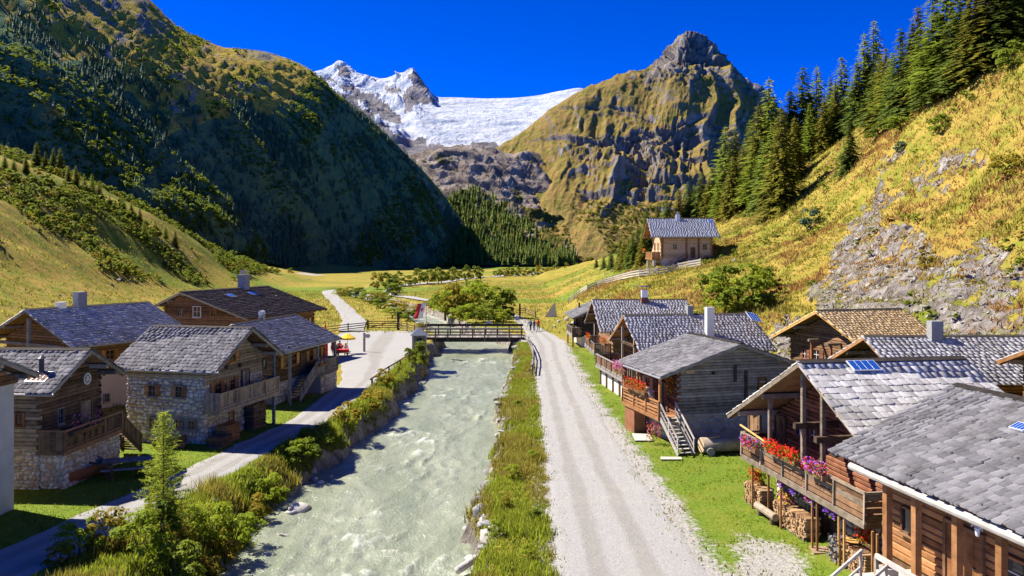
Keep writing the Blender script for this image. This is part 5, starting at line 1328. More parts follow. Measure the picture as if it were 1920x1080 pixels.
# conifers along the right hillside crest: (base px, base py, top py, kind)
CREST = [(1592, 322, 222, 'spruce'), (1638, 212, 35, 'larch'), (1620, 224, 58, 'larch'), (1688, 222, 48, 'spruce'), (1577, 235, 97, 'larch'), (1556, 250, 134, 'spruce'), (1531, 266, 113, 'larch'), (1504, 298, 122, 'spruce'), (1465, 393, 195, 'olive'), (1442, 352, 142, 'larch'), (1422, 372, 192, 'olive'), (1360, 388, 234, 'larch'), (1393, 386, 268, 'olive'), (1345, 414, 335, 'larch'), (1314, 414, 322, 'spruce'), (1480, 320, 165, 'spruce'), (1378, 380, 240, 'spruce'), (1406, 366, 220, 'spruce'),
         (1720, 200, 10, 'olive'), (1748, 190, -30, 'larch'), (1775, 172, -45, 'larch'), (1800, 158, -40, 'spruce'), (1828, 140, -60, 'olive'), (1855, 120, -80, 'olive'), (1885, 100, -90, 'spruce'), (1912, 84, -110, 'olive'), (1705, 208, 70, 'larch'), (1762, 178, 20, 'spruce'), (1840, 128, -20, 'larch'), (1870, 108, -40, 'spruce'), (1900, 92, -60, 'olive'), (1660, 224, 85, 'olive'), (1815, 150, 0, 'spruce'), (1735, 196, 60, 'spruce'), (1606, 238, 110, 'spruce'), (1516, 292, 170, 'spruce'), (1790, 166, 30, 'olive'),
         (1290, 424, 338, 'spruce'), (1272, 436, 352, 'olive'), (1250, 446, 368, 'spruce'), (1232, 456, 382, 'olive'), (1212, 474, 392, 'spruce'), (1195, 490, 424, 'spruce'), (1178, 498, 440, 'olive'), (1162, 502, 452, 'spruce'), (1146, 504, 462, 'spruce'), (1335, 404, 310, 'spruce'), (1300, 420, 345, 'larch'), (1205, 498, 430, 'olive'), (1186, 500, 436, 'spruce'), (1132, 503, 476, 'spruce'), (1118, 503, 480, 'olive'), (1170, 502, 446, 'olive')]
CREST += [(1410, 392, 270, 'larch'), (1432, 390, 250, 'spruce'), (1448, 380, 225, 'larch'), (1490, 345, 215, 'olive'), (1518, 300, 190, 'larch'), (1545, 285, 180, 'olive'), (1374, 398, 290, 'olive'), (1330, 412, 330, 'olive'), (1566, 262, 150, 'olive'), (1648, 226, 100, 'spruce'), (1710, 212, 40, 'spruce'), (1672, 222, 95, 'larch')]
CREST.sort()
for i, (bx, by, ty, kind) in enumerate(CREST):
    x, y, z = raycast(bx, by, 60, 330)
    hh = (by - ty) / FPX * y; hh = max(hh, 3.5)
    nm = {'spruce': 'spruce_tree', 'olive': 'spruce_tree', 'larch': 'larch_tree'}[kind]
    lb = {'spruce': 'dark green spruce', 'olive': 'olive green spruce', 'larch': 'light green larch'}[kind] + ' on the right hillside crest, ' + nth(i) + ' conifer from the left'
    conifer(nm, kind, i % (2 if kind == 'olive' else 3), (x, y, z - .3), hh, lb, 'conifers on the right hillside crest', rng.uniform(.85, 1.25) * (1.25 if hh < 11 else 1.08))

# ---- leafy bushes
def bush_mesh(name, seed, n=900, leaf=.07, clumps=24, flat=1.0, base=0.0):
    """leaf-sized faces over an uneven cluster of clumps, about 1 wide and 1 high"""
    r = np.random.default_rng(seed)
    cz = r.uniform(.12, .9, clumps); ca = r.uniform(0, 6.283, clumps); cr_ = .40 * np.sqrt(np.clip(1 - ((cz - .40) / .60) ** 2, .02, 1)) * r.uniform(.25, 1.0, clumps) ** .6
    C = np.stack([np.cos(ca) * cr_, np.sin(ca) * cr_, cz], 1)
    rad = r.uniform(.08, .17, clumps)
    k = r.integers(0, clumps, n); d = r.normal(0, 1, (n, 3)); d /= np.linalg.norm(d, axis=1, keepdims=True); d[:, 2] = np.where(d[:, 2] < -.3, -d[:, 2], d[:, 2])
    p = C[k] + d * (rad[k] * r.uniform(.55, 1.08, n) ** .6)[:, None]; p[:, 2] = np.maximum(p[:, 2] * flat, base + .01)
    u = r.normal(0, 1, (n, 3)); u -= d * (u * d).sum(1, keepdims=True) * .6; u /= np.linalg.norm(u, axis=1, keepdims=True)
    v = np.cross(u, d + r.normal(0, .35, (n, 3))); v /= np.linalg.norm(v, axis=1, keepdims=True) + 1e-9
    s = (leaf * r.uniform(.6, 1.3, n))[:, None]
    Q = np.stack([p - u * s * .5, p - v * s * .32 + d * s * .1, p + u * s * .6, p + v * s * .32 + d * s * .1], 1)
    return Q
BUSH = {}
def bush_data(key, mat, seed, **k):
    Q = bush_mesh('crown', seed, **k); me = np_mesh('foliage', Q.reshape(-1, 3), np.arange(len(Q) * 4).reshape(-1, 4)); me.materials.append(M[mat]); BUSH[key] = me
for j in range(3):
    bush_data(('green', j), 'leaf_green', 300 + j, n=1500, leaf=.075); bush_data(('autumn', j), 'leaf_autumn', 310 + j, n=1500, leaf=.075); bush_data(('bright', j), 'leaf_bright', 320 + j, n=1600, leaf=.06)
    bush_data(('dark', j), 'leaf_dark', 330 + j, n=1400, leaf=.08)
STEM = MB().cyl((0, 0, -.1), (.03, 0, .35), .03, .018, 6).cyl((.03, 0, .35), (.14, .05, .62), .016, .006, 5).cyl((.02, 0, .25), (-.15, .06, .58), .014, .005, 5).cyl((.02, 0, .3), (.02, -.16, .6), .013, .005, 5).mesh('stem'); STEM.materials.append(M['bark'])
def bush(name, kind, loc, w, hgt, label, group, cat='bush'):
    t = tag(empty(name, loc, rng.uniform(0, 6.28)), label, cat, group); t.scale = (w, w, hgt)
    link('foliage', BUSH[(kind, rng.randrange(3))], t); link('stem', STEM, t); return t

# trees and bushes of the valley floor: (px, base py, width px, height px, kind)
ROW = []
rr = random.Random(5)
for i in range(15): ROW.append((706 + i * 14 + rr.uniform(-5, 5), 541 - i * 1.0 + rr.uniform(-1, 1), rr.uniform(17, 27), rr.uniform(22, 34), rr.choice(['green', 'green', 'autumn'])))
for i in range(14): ROW.append((932 + i * 11 + rr.uniform(-4, 4), 523 - i * .75, rr.uniform(12, 18), rr.uniform(15, 24), rr.choice(['green', 'autumn', 'autumn'])))
ROW += [(735, 547, 40, 30, 'green'), (720, 556, 44, 28, 'green'), (865, 524, 14, 12, 'green'), (545, 527, 12, 12, 'green')]
ROW.sort()
for i, (px, py, wp, hp, kind) in enumerate(ROW):
    x, y = G(px, py); z = float(ground_z(x, y))
    bush('valley_tree', kind, (x, y, z - .1), wp / FPX * y * 1.25, hp / FPX * y * .95, 'small ' + ('yellowing' if kind == 'autumn' else 'green') + ' leafy tree on the valley meadow, ' + nth(i) + ' from the left', 'small trees along the valley path', 'tree')
CLUMP = [(835, 600, 62, 62, 'bright'), (868, 602, 66, 74, 'autumn'), (905, 604, 74, 82, 'bright'), (938, 603, 58, 70, 'green'), (885, 596, 70, 78, 'green'), (850, 590, 60, 62, 'autumn'), (918, 612, 50, 44, 'green'), (862, 613, 46, 40, 'bright'), (945, 612, 36, 34, 'bright')]
for i, (px, py, wp, hp, kind) in enumerate(sorted(CLUMP)):
    x, y = G(px, py, -.2); y += 6; x *= y / (y - 6); z = float(ground_base(x, y))
    bush('riverside_bush', kind, (x, y, z - .3), wp / FPX * y * 1.3, hp / FPX * y * .86, ('yellowing' if kind == 'autumn' else 'green') + ' leafy bush in the thicket beyond the bridge, ' + nth(i) + ' from the left', 'bushes beyond the bridge')
RB = [(640, 553, 30, 18), (655, 556, 34, 22), (668, 560, 36, 24), (690, 566, 34, 22), (705, 572, 38, 26), (722, 580, 40, 26), (745, 588, 44, 28), (765, 596, 44, 26), (735, 598, 40, 24), (780, 604, 40, 24), (700, 556, 40, 32), (748, 572, 30, 18), (775, 578, 32, 18), (800, 584, 34, 18), (815, 596, 34, 24), (795, 618, 30, 18)]
for i, (px, py, wp, hp) in enumerate(sorted(RB)):
    x, y = G(px, py, -.2); z = float(ground_z(x, y)); l_, r_ = river_x(y)
    if l_ - 1 < x < r_ + 1: x = float(l_ - 1.8 if x < (l_ + r_) / 2 else r_ + 1.8); z = float(ground_z(x, y))
    bush('riverbank_bush', rr.choice(['green', 'bright', 'green', 'autumn']), (x, y, max(z, -1.6) - .15), wp / FPX * y * 1.3, hp / FPX * y * .85, 'low green bush lining the river beyond the bridge, ' + nth(i) + ' from the left', 'bushes lining the upper river')
x, y = G(822, 668, -.6); bush('bankside_bush', 'green', (-10.9, 90, -.8), 3.2, 3.0, 'leafy green bush beside the wayside shrine at the water', 'bushes by the bridge')
HB = [(1385, 580, 110, 75, 'green'), (1410, 560, 70, 60, 'bright'), (1360, 590, 70, 60, 'bright'), (1335, 552, 60, 48, 'green'), (1520, 432, 40, 36, 'dark'), (1430, 545, 50, 40, 'green'), (1885, 335, 60, 40, 'autumn'), (1760, 250, 50, 30, 'green'), (1900, 130, 60, 46, 'green'), (1690, 285, 26, 20, 'dark'), (1740, 500, 40, 30, 'autumn'), (1690, 245, 60, 26, 'green'), (1650, 258, 50, 22, 'green')]
for i, (px, py, wp, hp, kind) in enumerate(sorted(HB)):
    x, y, z = raycast(px, py, 55, 200)
    bush('hillside_bush', kind, (x, y, z - .3), wp / FPX * y * 1.2, hp / FPX * y * 1.2, {'green': 'green', 'bright': 'bright green', 'dark': 'dark round', 'autumn': 'yellowing'}[kind] + ' bush on the right hillside slope, ' + nth(i) + ' from the left', 'bushes on the right hillside')

# conifers and birches on the left hill crest
LC = [(8, 318, 30, 'l'), (25, 322, 28, 'l'), (48, 322, 30, 'o'), (68, 312, 42, 's'), (85, 318, 30, 's'), (100, 322, 40, 's'), (113, 330, 48, 's'), (128, 345, 32, 'o'), (142, 352, 38, 'o'), (158, 362, 34, 'l'), (172, 368, 38, 'l'), (186, 376, 34, 'o'), (232, 402, 30, 'l'), (246, 412, 32, 'o'), (262, 420, 30, 'o'), (290, 440, 30, 'l'), (310, 450, 28, 'l'), (328, 462, 30, 'o'), (270, 455, 40, 'l'), (205, 390, 24, 'l')]
for i, (px, py, hp, kd) in enumerate(sorted(LC)):
    x, y, z = raycast(px, py, 90, 330); kind = {'l': 'larch', 'o': 'olive', 's': 'spruce'}[kd]
    conifer({'l': 'larch_tree', 'o': 'spruce_tree', 's': 'spruce_tree'}[kd], kind, i % 2, (x, y, z - .3), max(3.5, hp / FPX * y * 1.15), {'l': 'light larch', 'o': 'olive spruce', 's': 'dark spruce'}[kd] + ' on the left hill shoulder, ' + nth(i) + ' conifer from the left frame edge', 'conifers on the left hill', 1.15)

# ---- uncountable cover: joined leaf clusters
def scatter(name, base_list, pos, scale, mat, label, cat, zs=None, rot=True):
    """copies of small point sets joined into one mesh"""
    out = []; n = len(pos); r = np.random.default_rng(len(name) * 7 + n)
    which = r.integers(0, len(base_list), n); a = r.uniform(0, 6.283, n); zs = np.ones(n) if zs is None else zs
    for k, Bq in enumerate(base_list):
        i = np.nonzero(which == k)[0]
        if len(i) == 0: continue
        c, s = np.cos(a[i]), np.sin(a[i]); q = Bq.reshape(-1, 3)
        X = q[None, :, 0] * c[:, None] - q[None, :, 1] * s[:, None]; Y = q[None, :, 0] * s[:, None] + q[None, :, 1] * c[:, None]; Z = np.repeat(q[None, :, 2], len(i), 0)
        P = np.stack([X, Y, Z * zs[i][:, None]], -1) * scale[i][:, None, None] + pos[i][:, None, :]
        out.append(P.reshape(-1, Bq.shape[1], 3))
    P = np.concatenate(out); k = P.shape[1]
    o = link(name, np_mesh(name, P.reshape(-1, 3), np.arange(len(P) * k).reshape(-1, k)), None, M[mat])
    return tag(o, label, cat, None, 'stuff')
def low_conifer(seed):
    r = np.random.default_rng(seed); T = []
    for t in range(4):
        z0, z1, rad = .04 + .22 * t, .42 + .2 * t, .25 * (1 - .22 * t); n = 6
        for k in range(n):
            a0, a1 = 2 * math.pi * (k + r.uniform(-.2, .2)) / n + t, 2 * math.pi * (k + 1 + r.uniform(-.2, .2)) / n + t; q = rad * r.uniform(.75, 1.2)
            T.append([(q * math.cos(a0), q * math.sin(a0), z0 + r.uniform(-.05, .05)), (q * math.cos(a1), q * math.sin(a1), z0 + r.uniform(-.05, .05)), (0, 0, z1)])
    return np.array(T)
LOWC = [low_conifer(k) for k in range(4)]
LOWB = [bush_mesh('b', 400 + k, n=22, leaf=.45, clumps=7) for k in range(5)]
MIDB = [bush_mesh('b', 420 + k, n=70, leaf=.24, clumps=8) for k in range(5)]
def surf_pick(B, n, seed, fn, wt=None):
    r = np.random.default_rng(seed); f = B.reshape(-1, 3); px, py = pix(f[:, 0], f[:, 1], f[:, 2])
    w = np.clip(fn(px, py, f), 0, None)
    if wt is not None: w = w * wt.ravel()
    w = w / w.sum()
    i = r.choice(len(f), n, p=w); p = f[i] + r.normal(0, 1.2, (n, 3)) * np.array([1, 1, 0]); p[:, 2] -= .6
    return p, r
nu_, nv_ = LB.shape[:2]
LBf = LB[:, : int(nv_ * .62)]; RLf = RIDL[0][:, : int(nv_ * .62)]
p, r = surf_pick(LBf, 11000, 1, lambda px, py, f: (py < 505) * (px > -60) * (px < 905) * (py > -40) * (.2 + (fbm(px * .02, py * .02, 3, 501) > -.05)) * smooth(0, 70, py - np.interp(px, [0, 150, 250, 350, 450, 560, 640, 700, 900], [-150, 40, 110, 165, 190, 185, 190, 225, 470]) + 25), .15 + smooth(.62, .35, RLf))
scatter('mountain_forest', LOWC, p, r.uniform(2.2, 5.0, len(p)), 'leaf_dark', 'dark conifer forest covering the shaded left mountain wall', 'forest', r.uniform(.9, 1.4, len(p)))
p, r = surf_pick(LBf, 9000, 2, lambda px, py, f: (py < 500) * (px > -60) * (px < 905) * (py > -40) * smooth(-.3, .2, fbm(px * .012 + py * .01, py * .006, 3, 503)), .05 + smooth(.4, .65, RLf))
scatter('mountain_scrub', LOWB, p, r.uniform(1.6, 3.8, len(p)), 'leaf_green', 'green alder scrub on the ribs of the left mountain', 'scrub', r.uniform(.6, .9, len(p)))
p, r = surf_pick(SB, 1900, 3, lambda px, py, f: (py > 345) * smooth(0, 45, py - np.interp(px, [850, 870, 900, 960, 1010, 1060, 1100], [360, 345, 350, 385, 430, 455, 480])) * (px > 840) * (px < 1085) * (f[:, 2] > 0))
scatter('valley_head_forest', LOWC, p, r.uniform(4.5, 10, len(p)), 'leaf_spruce', 'conifer wood below the rocky spur at the valley head', 'forest', r.uniform(1.1, 1.6, len(p)))
p, r = surf_pick(PB[:, : int(PB.shape[1] * .3)], 900, 4, lambda px, py, f: (px > 990) * (px < 1260) * (py > 380) * (f[:, 2] > 0) * (fbm(px * .02, py * .02, 3, 505) > .0))
scatter('slope_scrub', LOWB, p, r.uniform(2.5, 6, len(p)), 'leaf_olive', 'low scrub at the foot of the pyramid peak', 'scrub', r.uniform(.45, .7, len(p)))

def land_pick(n, seed, x0, x1, y0, y1, fn):
    r = np.random.default_rng(seed); x = r.uniform(x0, x1, n * 3); y = r.uniform(y0, y1, n * 3); w = fn(x, y)
    k = r.uniform(0, 1, n * 3) < w; x, y = x[k][:n], y[k][:n]; return x, y, ground_z(x, y), r
def lh_mask(x, y):
    z = ground_base(x, y); px, py = pix(x, y, z)
    band = smooth(-.02, .10, fbm(x * .055, y * .055, 3, 511) + .10) * (z > 3)
    lim = np.interp(px, [-100, 0, 60, 150, 260, 340, 420, 480], [455, 440, 445, 500, 528, 540, 532, 515])
    return band * (py < lim) * (px > -80) * (x < -38)
x, y, z, r = land_pick(3300, 21, -190, -45, 80, 330, lh_mask)
scatter('hill_scrub', MIDB, np.stack([x, y, z - .2], 1), r.uniform(1.2, 3.4, len(x)), 'leaf_green', 'green alder scrub over the left hill', 'scrub', r.uniform(.7, 1.0, len(x)))
x, y, z, r = land_pick(1000, 22, -190, -45, 80, 330, lh_mask)
scatter('hill_scrub_dry', MIDB, np.stack([x, y, z - .2], 1), r.uniform(1.2, 3.0, len(x)), 'leaf_autumn', 'yellowing scrub over the left hill', 'scrub', r.uniform(.6, .9, len(x)))

x, y, z, r = land_pick(1000, 23, 16, 80, 50, 190, lambda x, y: (ground_base(x, y) > 3) * smooth(.05, .2, fbm(x * .07, y * .07, 3, 515)) * (1 - rock_mask(x, y, ground_z(x, y))))
k_ = np.arange(len(x)) % 3 == 0
scatter('hillside_scrub', MIDB, np.stack([x, y, z - .15], 1)[~k_], r.uniform(.6, 1.9, len(x))[~k_], 'leaf_green', 'low green shrubs over the right hillside', 'scrub', r.uniform(.4, .8, len(x))[~k_])
scatter('hillside_dry_scrub', MIDB, np.stack([x, y, z - .15], 1)[k_], r.uniform(.6, 1.9, len(x))[k_], 'grass_dry', 'rusty low shrubs over the right hillside', 'scrub', r.uniform(.4, .7, len(x))[k_])
# grass: single blades joined
def blades(name, x, y, z, h, mat, label, width=.03, lean=.45, per=4, spread=.12, seed=1):
    r = np.random.default_rng(seed); n = len(x) * per
    X = np.repeat(x, per) + r.normal(0, spread, n); Y = np.repeat(y, per) + r.normal(0, spread, n); Z = np.repeat(z, per); Hh = np.repeat(h, per) * r.uniform(.55, 1.15, n)
    a = r.uniform(0, 6.283, n); w = width * r.uniform(.6, 1.4, n); b = r.uniform(0, 6.283, n); l = lean * Hh * r.uniform(.2, 1.2, n)
    P = np.stack([np.stack([X - np.cos(a) * w, Y - np.sin(a) * w, Z - .03], 1), np.stack([X + np.cos(a) * w, Y + np.sin(a) * w, Z - .03], 1), np.stack([X + np.cos(b) * l, Y + np.sin(b) * l, Z + Hh], 1)], 1)
    o = link(name, np_mesh(name, P.reshape(-1, 3), np.arange(n * 3).reshape(-1, 3)), None, M[mat]); return tag(o, label, 'grass', None, 'stuff')
def bankL(x, y):
    l, _ = river_x(y); d = l - x; pr = np.interp(y, [20, 36, 46, 58, 70, 100], [-17.4, -16.6, -14.7, -12.9, -12.4, -12.2])
    return ((d > .05) & (x > pr + .15)) * 1.0
def bankR(x, y):
    _, r_ = river_x(y); d = x - r_; return ((d > .15) & (x < np.interp(y, [20, 30, 56, 92, 108], [1.65, 1.5, 1.95, 2.3, 2.2]) + .1 * np.sin(y * 3))) * 1.0
x, y, z, r = land_pick(15000, 31, -18, -9, 24, 104, lambda x, y: bankL(x, y) * np.interp(y, [24, 60, 104], [1, .7, .4]))
hq = .28 + .42 * smooth(-.2, .4, fbm(x * .5, y * .5, 3, 521))
k = vnoise(x * .35, y * .35, 523) < .72
blades('left_bank_grass', x[k], y[k], z[k], hq[k], 'grass_green', 'lush green grass on the left river bank', .035, .5, 4, .12, 2)
blades('left_bank_dry_grass', x[~k], y[~k], z[~k], hq[~k] * 1.25, 'grass_mixed', 'yellowing tall grass on the left river bank', .03, .55, 4, .12, 3)
x, y, z, r = land_pick(14000, 32, -3.5, 2.8, 24, 108, lambda x, y: bankR(x, y) * np.interp(y, [24, 60, 108], [1, .75, .5]))
hq = .16 + .30 * smooth(-.2, .4, fbm(x * .6, y * .4, 3, 525)); k = vnoise(x * .4, y * .22, 527) < .44
blades('road_strip_dry_grass', x[k], y[k], z[k], hq[k] * 1.2, 'grass_mixed', 'golden grass strip between river and road', .028, .6, 4, .12, 4)
blades('road_strip_green_grass', x[~k], y[~k], z[~k], hq[~k], 'grass_green', 'green grass strip between river and road', .03, .5, 4, .12, 5)
def lawn(x, y):
    lw = smooth(-27, -24, x) * smooth(-15, -17.5, x + (y - 40) * -.16) * (y < 66) * (x < np.interp(y, [22, 32, 36, 44, 58, 70], [-22.5, -20.9, -20.1, -18.2, -16, -16]))
    rw = (x > np.interp(y, [20, 30, 48, 60, 80, 103, 112], [9.6, 9.3, 8.4, 7.6, 7.2, 7.4, 7.2])) * (x < 15) * (y < 108) * (vnoise(x * .8, y * .8, 531) > .38)
    return np.maximum(lw, rw)
x, y, z, r = land_pick(16000, 33, -30, 15, 26, 105, lawn)
blades('lawn_grass', x, y, z, np.full(len(x), .11), 'grass_green', 'short green lawn around the houses', .03, .6, 3, .12, 6)
def hillr(x, y):
    z = ground_base(x, y); px, py = pix(x, y, z)
    return (z > 2.2) * (px < 1990) * (py > -20) * (1 - .9 * rock_mask(x, y, z)) * np.interp(y, [30, 80, 200], [1, .8, .35])
x, y, z, r = land_pick(30000, 34, 14, 80, 40, 200, hillr)
hq = .35 + .45 * smooth(-.2, .4, fbm(x * .3, y * .3, 3, 533)); k = fbm(x * .12, y * .12, 3, 535) + .25 * smooth(45, 25, x) > -.02
k3 = ~k & (fbm(x * .16 + 7, y * .16, 3, 537) > .08); k4 = ~k & ~k3
blades('hillside_dry_grass', x[k4], y[k4], z[k4], hq[k4], 'grass_dry', 'dry golden grass over the right hillside', .075, .8, 4, .3, 7)
blades('hillside_rusty_grass', x[k3], y[k3], z[k3], hq[k3], 'grass_rust', 'rust brown grass patches over the right hillside', .075, .8, 4, .3, 12)
blades('hillside_green_grass', x[k], y[k], z[k], hq[k] * .8, 'grass_mixed', 'green and yellow grass over the right hillside', .075, .6, 4, .3, 8)
x, y, z, r = land_pick(15000, 35, -110, -30, 40, 260, lambda x, y: (pix(x, y, 0 * x)[0] > -300) * np.interp(y, [40, 100, 260], [.6, .8, .5]))
blades('meadow_grass', x, y, z, np.full(len(x), .35), 'grass_mixed', 'yellow meadow grass beyond the left houses', .09, .7, 3, .35, 9)
x, y, z, r = land_pick(9000, 36, -30, 45, 120, 330, lambda x, y: ((x > river_x(y)[1] + 2) | (x < river_x(y)[0] - 2)) * 1.0)
blades('valley_grass', x, y, z, np.full(len(x), .32), 'grass_mixed', 'yellow meadow grass beyond the bridge', .09, .7, 3, .4, 10)

def ragged(x, y):
    el = np.interp(y, [12, 30, 44, 56, 75, 92, 108], [1.75, 1.6, 1.85, 2.05, 2.3, 2.5, 2.4]); er = np.interp(y, [12, 30, 44, 56, 75, 92, 108], [7.9, 7.5, 6.9, 6.7, 6.5, 6.6, 7.4])
    pl = np.interp(y, [22, 32, 36, 44, 58, 70], [-22.5, -20.9, -20.1, -18.2, -16, -16]); pr = np.interp(y, [22, 30, 36, 46.3, 58, 70], [-18.8, -17.9, -16.7, -14.8, -12.9, -12.5])
    m = np.exp(-((x - el) / .28) ** 2) + np.exp(-((x - er - .5) / .8) ** 2) * .55 + (np.exp(-((x - pl) / .3) ** 2) + np.exp(-((x - pr) / .3) ** 2)) * (y < 70) + .05 * np.exp(-((x - (el + er) / 2) / .5) ** 2) * (y > 60)
    return np.clip(m, 0, 1) * smooth(.35, .6, vnoise(x * 1.2, y * 1.2, 561))
x, y, z, r = land_pick(9000, 37, -23, 9.5, 26, 108, ragged)
blades('verge_weeds', x, y, np.maximum(z, -.1) + .03, np.full(len(x), .15), 'grass_mixed', 'weeds creeping over the gravel edges', .022, .7, 3, .1, 11)
# shrubs and tall plants of the near left bank
SB2 = [(150, 1065, 90, 70, 'bright'), (205, 1050, 90, 70, 'autumn'), (260, 1075, 110, 90, 'bright'), (300, 1040, 100, 80, 'green'), (345, 1072, 110, 100, 'green'), (395, 1060, 80, 70, 'green'), (350, 1010, 80, 60, 'bright'), (300, 990, 70, 70, 'green'), (400, 1000, 100, 70, 'bright'), (445, 975, 100, 60, 'bright'), (480, 1000, 70, 60, 'autumn'), (520, 930, 70, 50, 'autumn'), (555, 905, 80, 50, 'bright'), (590, 860, 80, 45, 'green'), (625, 840, 80, 45, 'green'), (560, 860, 60, 36, 'bright'), (660, 800, 60, 40, 'autumn'), (700, 770, 60, 35, 'autumn'), (430, 1030, 70, 50, 'autumn'), (110, 1080, 60, 40, 'autumn'), (735, 735, 50, 30, 'autumn'), (480, 930, 50, 30, 'bright')]
for i, (px, py, wp, hp, kind) in enumerate(sorted(SB2)):
    x, y = G(px, py, -.5); l_, _ = river_x(y); x = min(x, float(l_) - .4); z = float(ground_z(x, y))
    bush('bank_shrub', kind, (x, y, z - .1), wp / FPX * y, hp / FPX * y * 1.1, {'green': 'dense green', 'bright': 'bright leafy', 'autumn': 'yellow-brown', 'dark': 'dark'}[kind] + ' shrub on the near left river bank, ' + nth(i) + ' from the left', 'shrubs on the left river bank')
SB3 = [(925, 1010, 40, 40, 'bright'), (1000, 985, 36, 30, 'green'), (960, 905, 40, 30, 'bright'), (1000, 870, 30, 22, 'bright'), (975, 770, 30, 18, 'green'), (990, 1060, 40, 34, 'bright'), (950, 960, 30, 26, 'autumn'), (930, 870, 26, 20, 'autumn')]
for i, (px, py, wp, hp, kind) in enumerate(sorted(SB3)):
    x, y = G(px, py, -.2); z = float(ground_z(x, y))
    bush('strip_plant', kind, (x, y, z - .1), wp / FPX * y, hp / FPX * y, {'green': 'green', 'bright': 'bright green', 'autumn': 'yellowing'}[kind] + ' leafy plant in the grass strip beside the road, ' + nth(i) + ' from the left', 'plants between river and road')

# young larch in the foreground
LX, LY = -14.9, 34.2; LZ = float(ground_z(LX, LY)); LH = 5.4
lt = tag(empty('young_larch', (LX, LY, LZ)), 'feathery bright green young larch by the path in the left foreground', 'tree')
r = np.random.default_rng(77); T = []; bb = MB()
bb.cyl((0, 0, -.1), (0, 0, LH * .55), .06, .03, 7).cyl((0, 0, LH * .55), (.02, 0, LH), .03, .006, 6)
for w in range(44):
    z = .25 + (LH - .35) * (w / 44) ** .95; n = 6
    for b in range(n):
        a = 2 * math.pi * b / n + w * .9 + r.uniform(-.3, .3); L = (1.3 * (1 - z / LH) ** .75 + .12) * r.uniform(.6, 1.15)
        d = Vector((math.cos(a), math.sin(a), r.uniform(.05, .45))); e = Vector((0, 0, z)) + d * L
        bb.cyl((0, 0, z), e, .010, .004, 4, False)
        for q in np.arange(.12, 1.02, .07 / max(L, .2)):
            c = Vector((0, 0, z)) + d * (L * q)
            for m in range(4):
                v = Vector(r.normal(0, 1, 3)).normalized() * r.uniform(.08, .15) + d * .04; s = Vector(r.normal(0, 1, 3)).cross(v).normalized() * .014
                T.append([c - s, c + s, c + v])
T = np.array([[tuple(v) for v in t_] for t_ in T]); link('needles', np_mesh('needles', T.reshape(-1, 3), np.arange(len(T) * 3).reshape(-1, 3)), lt, M['leaf_sapling']); bb.build('trunk', M['bark'], lt)

# ------------------------------------------------------------------ rocks
def rock_mesh(seed):
    r = np.random.default_rng(seed); t = (1 + 5 ** .5) / 2
    V = np.array([(-1, t, 0), (1, t, 0), (-1, -t, 0), (1, -t, 0), (0, -1, t), (0, 1, t), (0, -1, -t), (0, 1, -t), (t, 0, -1), (t, 0, 1), (-t, 0, -1), (-t, 0, 1)], float); V /= np.linalg.norm(V, axis=1, keepdims=True)
    F_ = [(0, 11, 5), (0, 5, 1), (0, 1, 7), (0, 7, 10), (0, 10, 11), (1, 5, 9), (5, 11, 4), (11, 10, 2), (10, 7, 6), (7, 1, 8), (3, 9, 4), (3, 4, 2), (3, 2, 6), (3, 6, 8), (3, 8, 9), (4, 9, 5), (2, 4, 11), (6, 2, 10), (8, 6, 7), (9, 8, 1)]
    # one subdivision, then knocked flat in places
    V = list(map(tuple, V)); mid = {}
    def m_(a, b):
        k = (min(a, b), max(a, b))
        if k not in mid: q = (np.array(V[a]) + np.array(V[b])) / 2; V.append(tuple(q / np.linalg.norm(q))); mid[k] = len(V) - 1
        return mid[k]
    F2 = []
    for a, b, c in F_:
        x, y, z = m_(a, b), m_(b, c), m_(c, a); F2 += [(a, x, z), (b, y, x), (c, z, y), (x, y, z)]
    V = np.array(V)
    for k in range(15):
        n = r.normal(0, 1, 3); n /= np.linalg.norm(n); d = r.uniform(.38, .8); s = V @ n; V = np.where((s > d)[:, None], V - (s - d)[:, None] * n[None], V)
    V *= r.uniform(.93, 1.07, (len(V), 1)); me = np_mesh('rock', V * .5, F2); return me, V * .5, F2
ROCKM = []
for k in range(6): ROCKM.append(rock_mesh(k + 60))
RM = {}
def rock(loc, s, mat, label, group, name='boulder'):
    k = rng.randrange(6)
    if (k, mat) not in RM: me = ROCKM[k][0].copy(); me.materials.append(M[mat]); RM[(k, mat)] = me
    o = link(name, RM[(k, mat)]); o.location = loc; o.scale = s; o.rotation_euler = (rng.uniform(-.4, .4), rng.uniform(-.4, .4), rng.uniform(0, 6.28)); return tag(o, label, 'rock', group)
r = np.random.default_rng(9); pts = []
for k in range(99):
    y = float(34 * (108 / 34) ** ((k + r.uniform(0, .8)) / 99)); _, rx = river_x(y); pts.append((float(rx) + r.uniform(-.25, .75), y))
for i, (x, y) in enumerate(pts):
    z = max(float(ground_z(x, y)), WATER_Z - .15); s = r.uniform(.4, 1.25)
    rock((x, y, z - .02), (s * r.uniform(1, 1.6), s * r.uniform(.9, 1.5), s * r.uniform(.55, .9)), 'stone_cliff' if r.uniform() < .5 else 'stone_grey', 'grey boulder edging the right river bank, ' + nth(i) + ' counted from the camera', 'boulders along the right river bank')
LR = [(560, 945, 1.5), (545, 952, .8), (590, 890, .7), (585, 878, .8), (600, 897, .6), (620, 885, .6), (500, 1030, .7), (530, 990, .5), (645, 845, .6), (690, 812, .6), (720, 792, .5), (765, 750, .6), (780, 735, .6), (800, 700, .7), (790, 715, .7), (400, 945, .5), (405, 920, .35)]
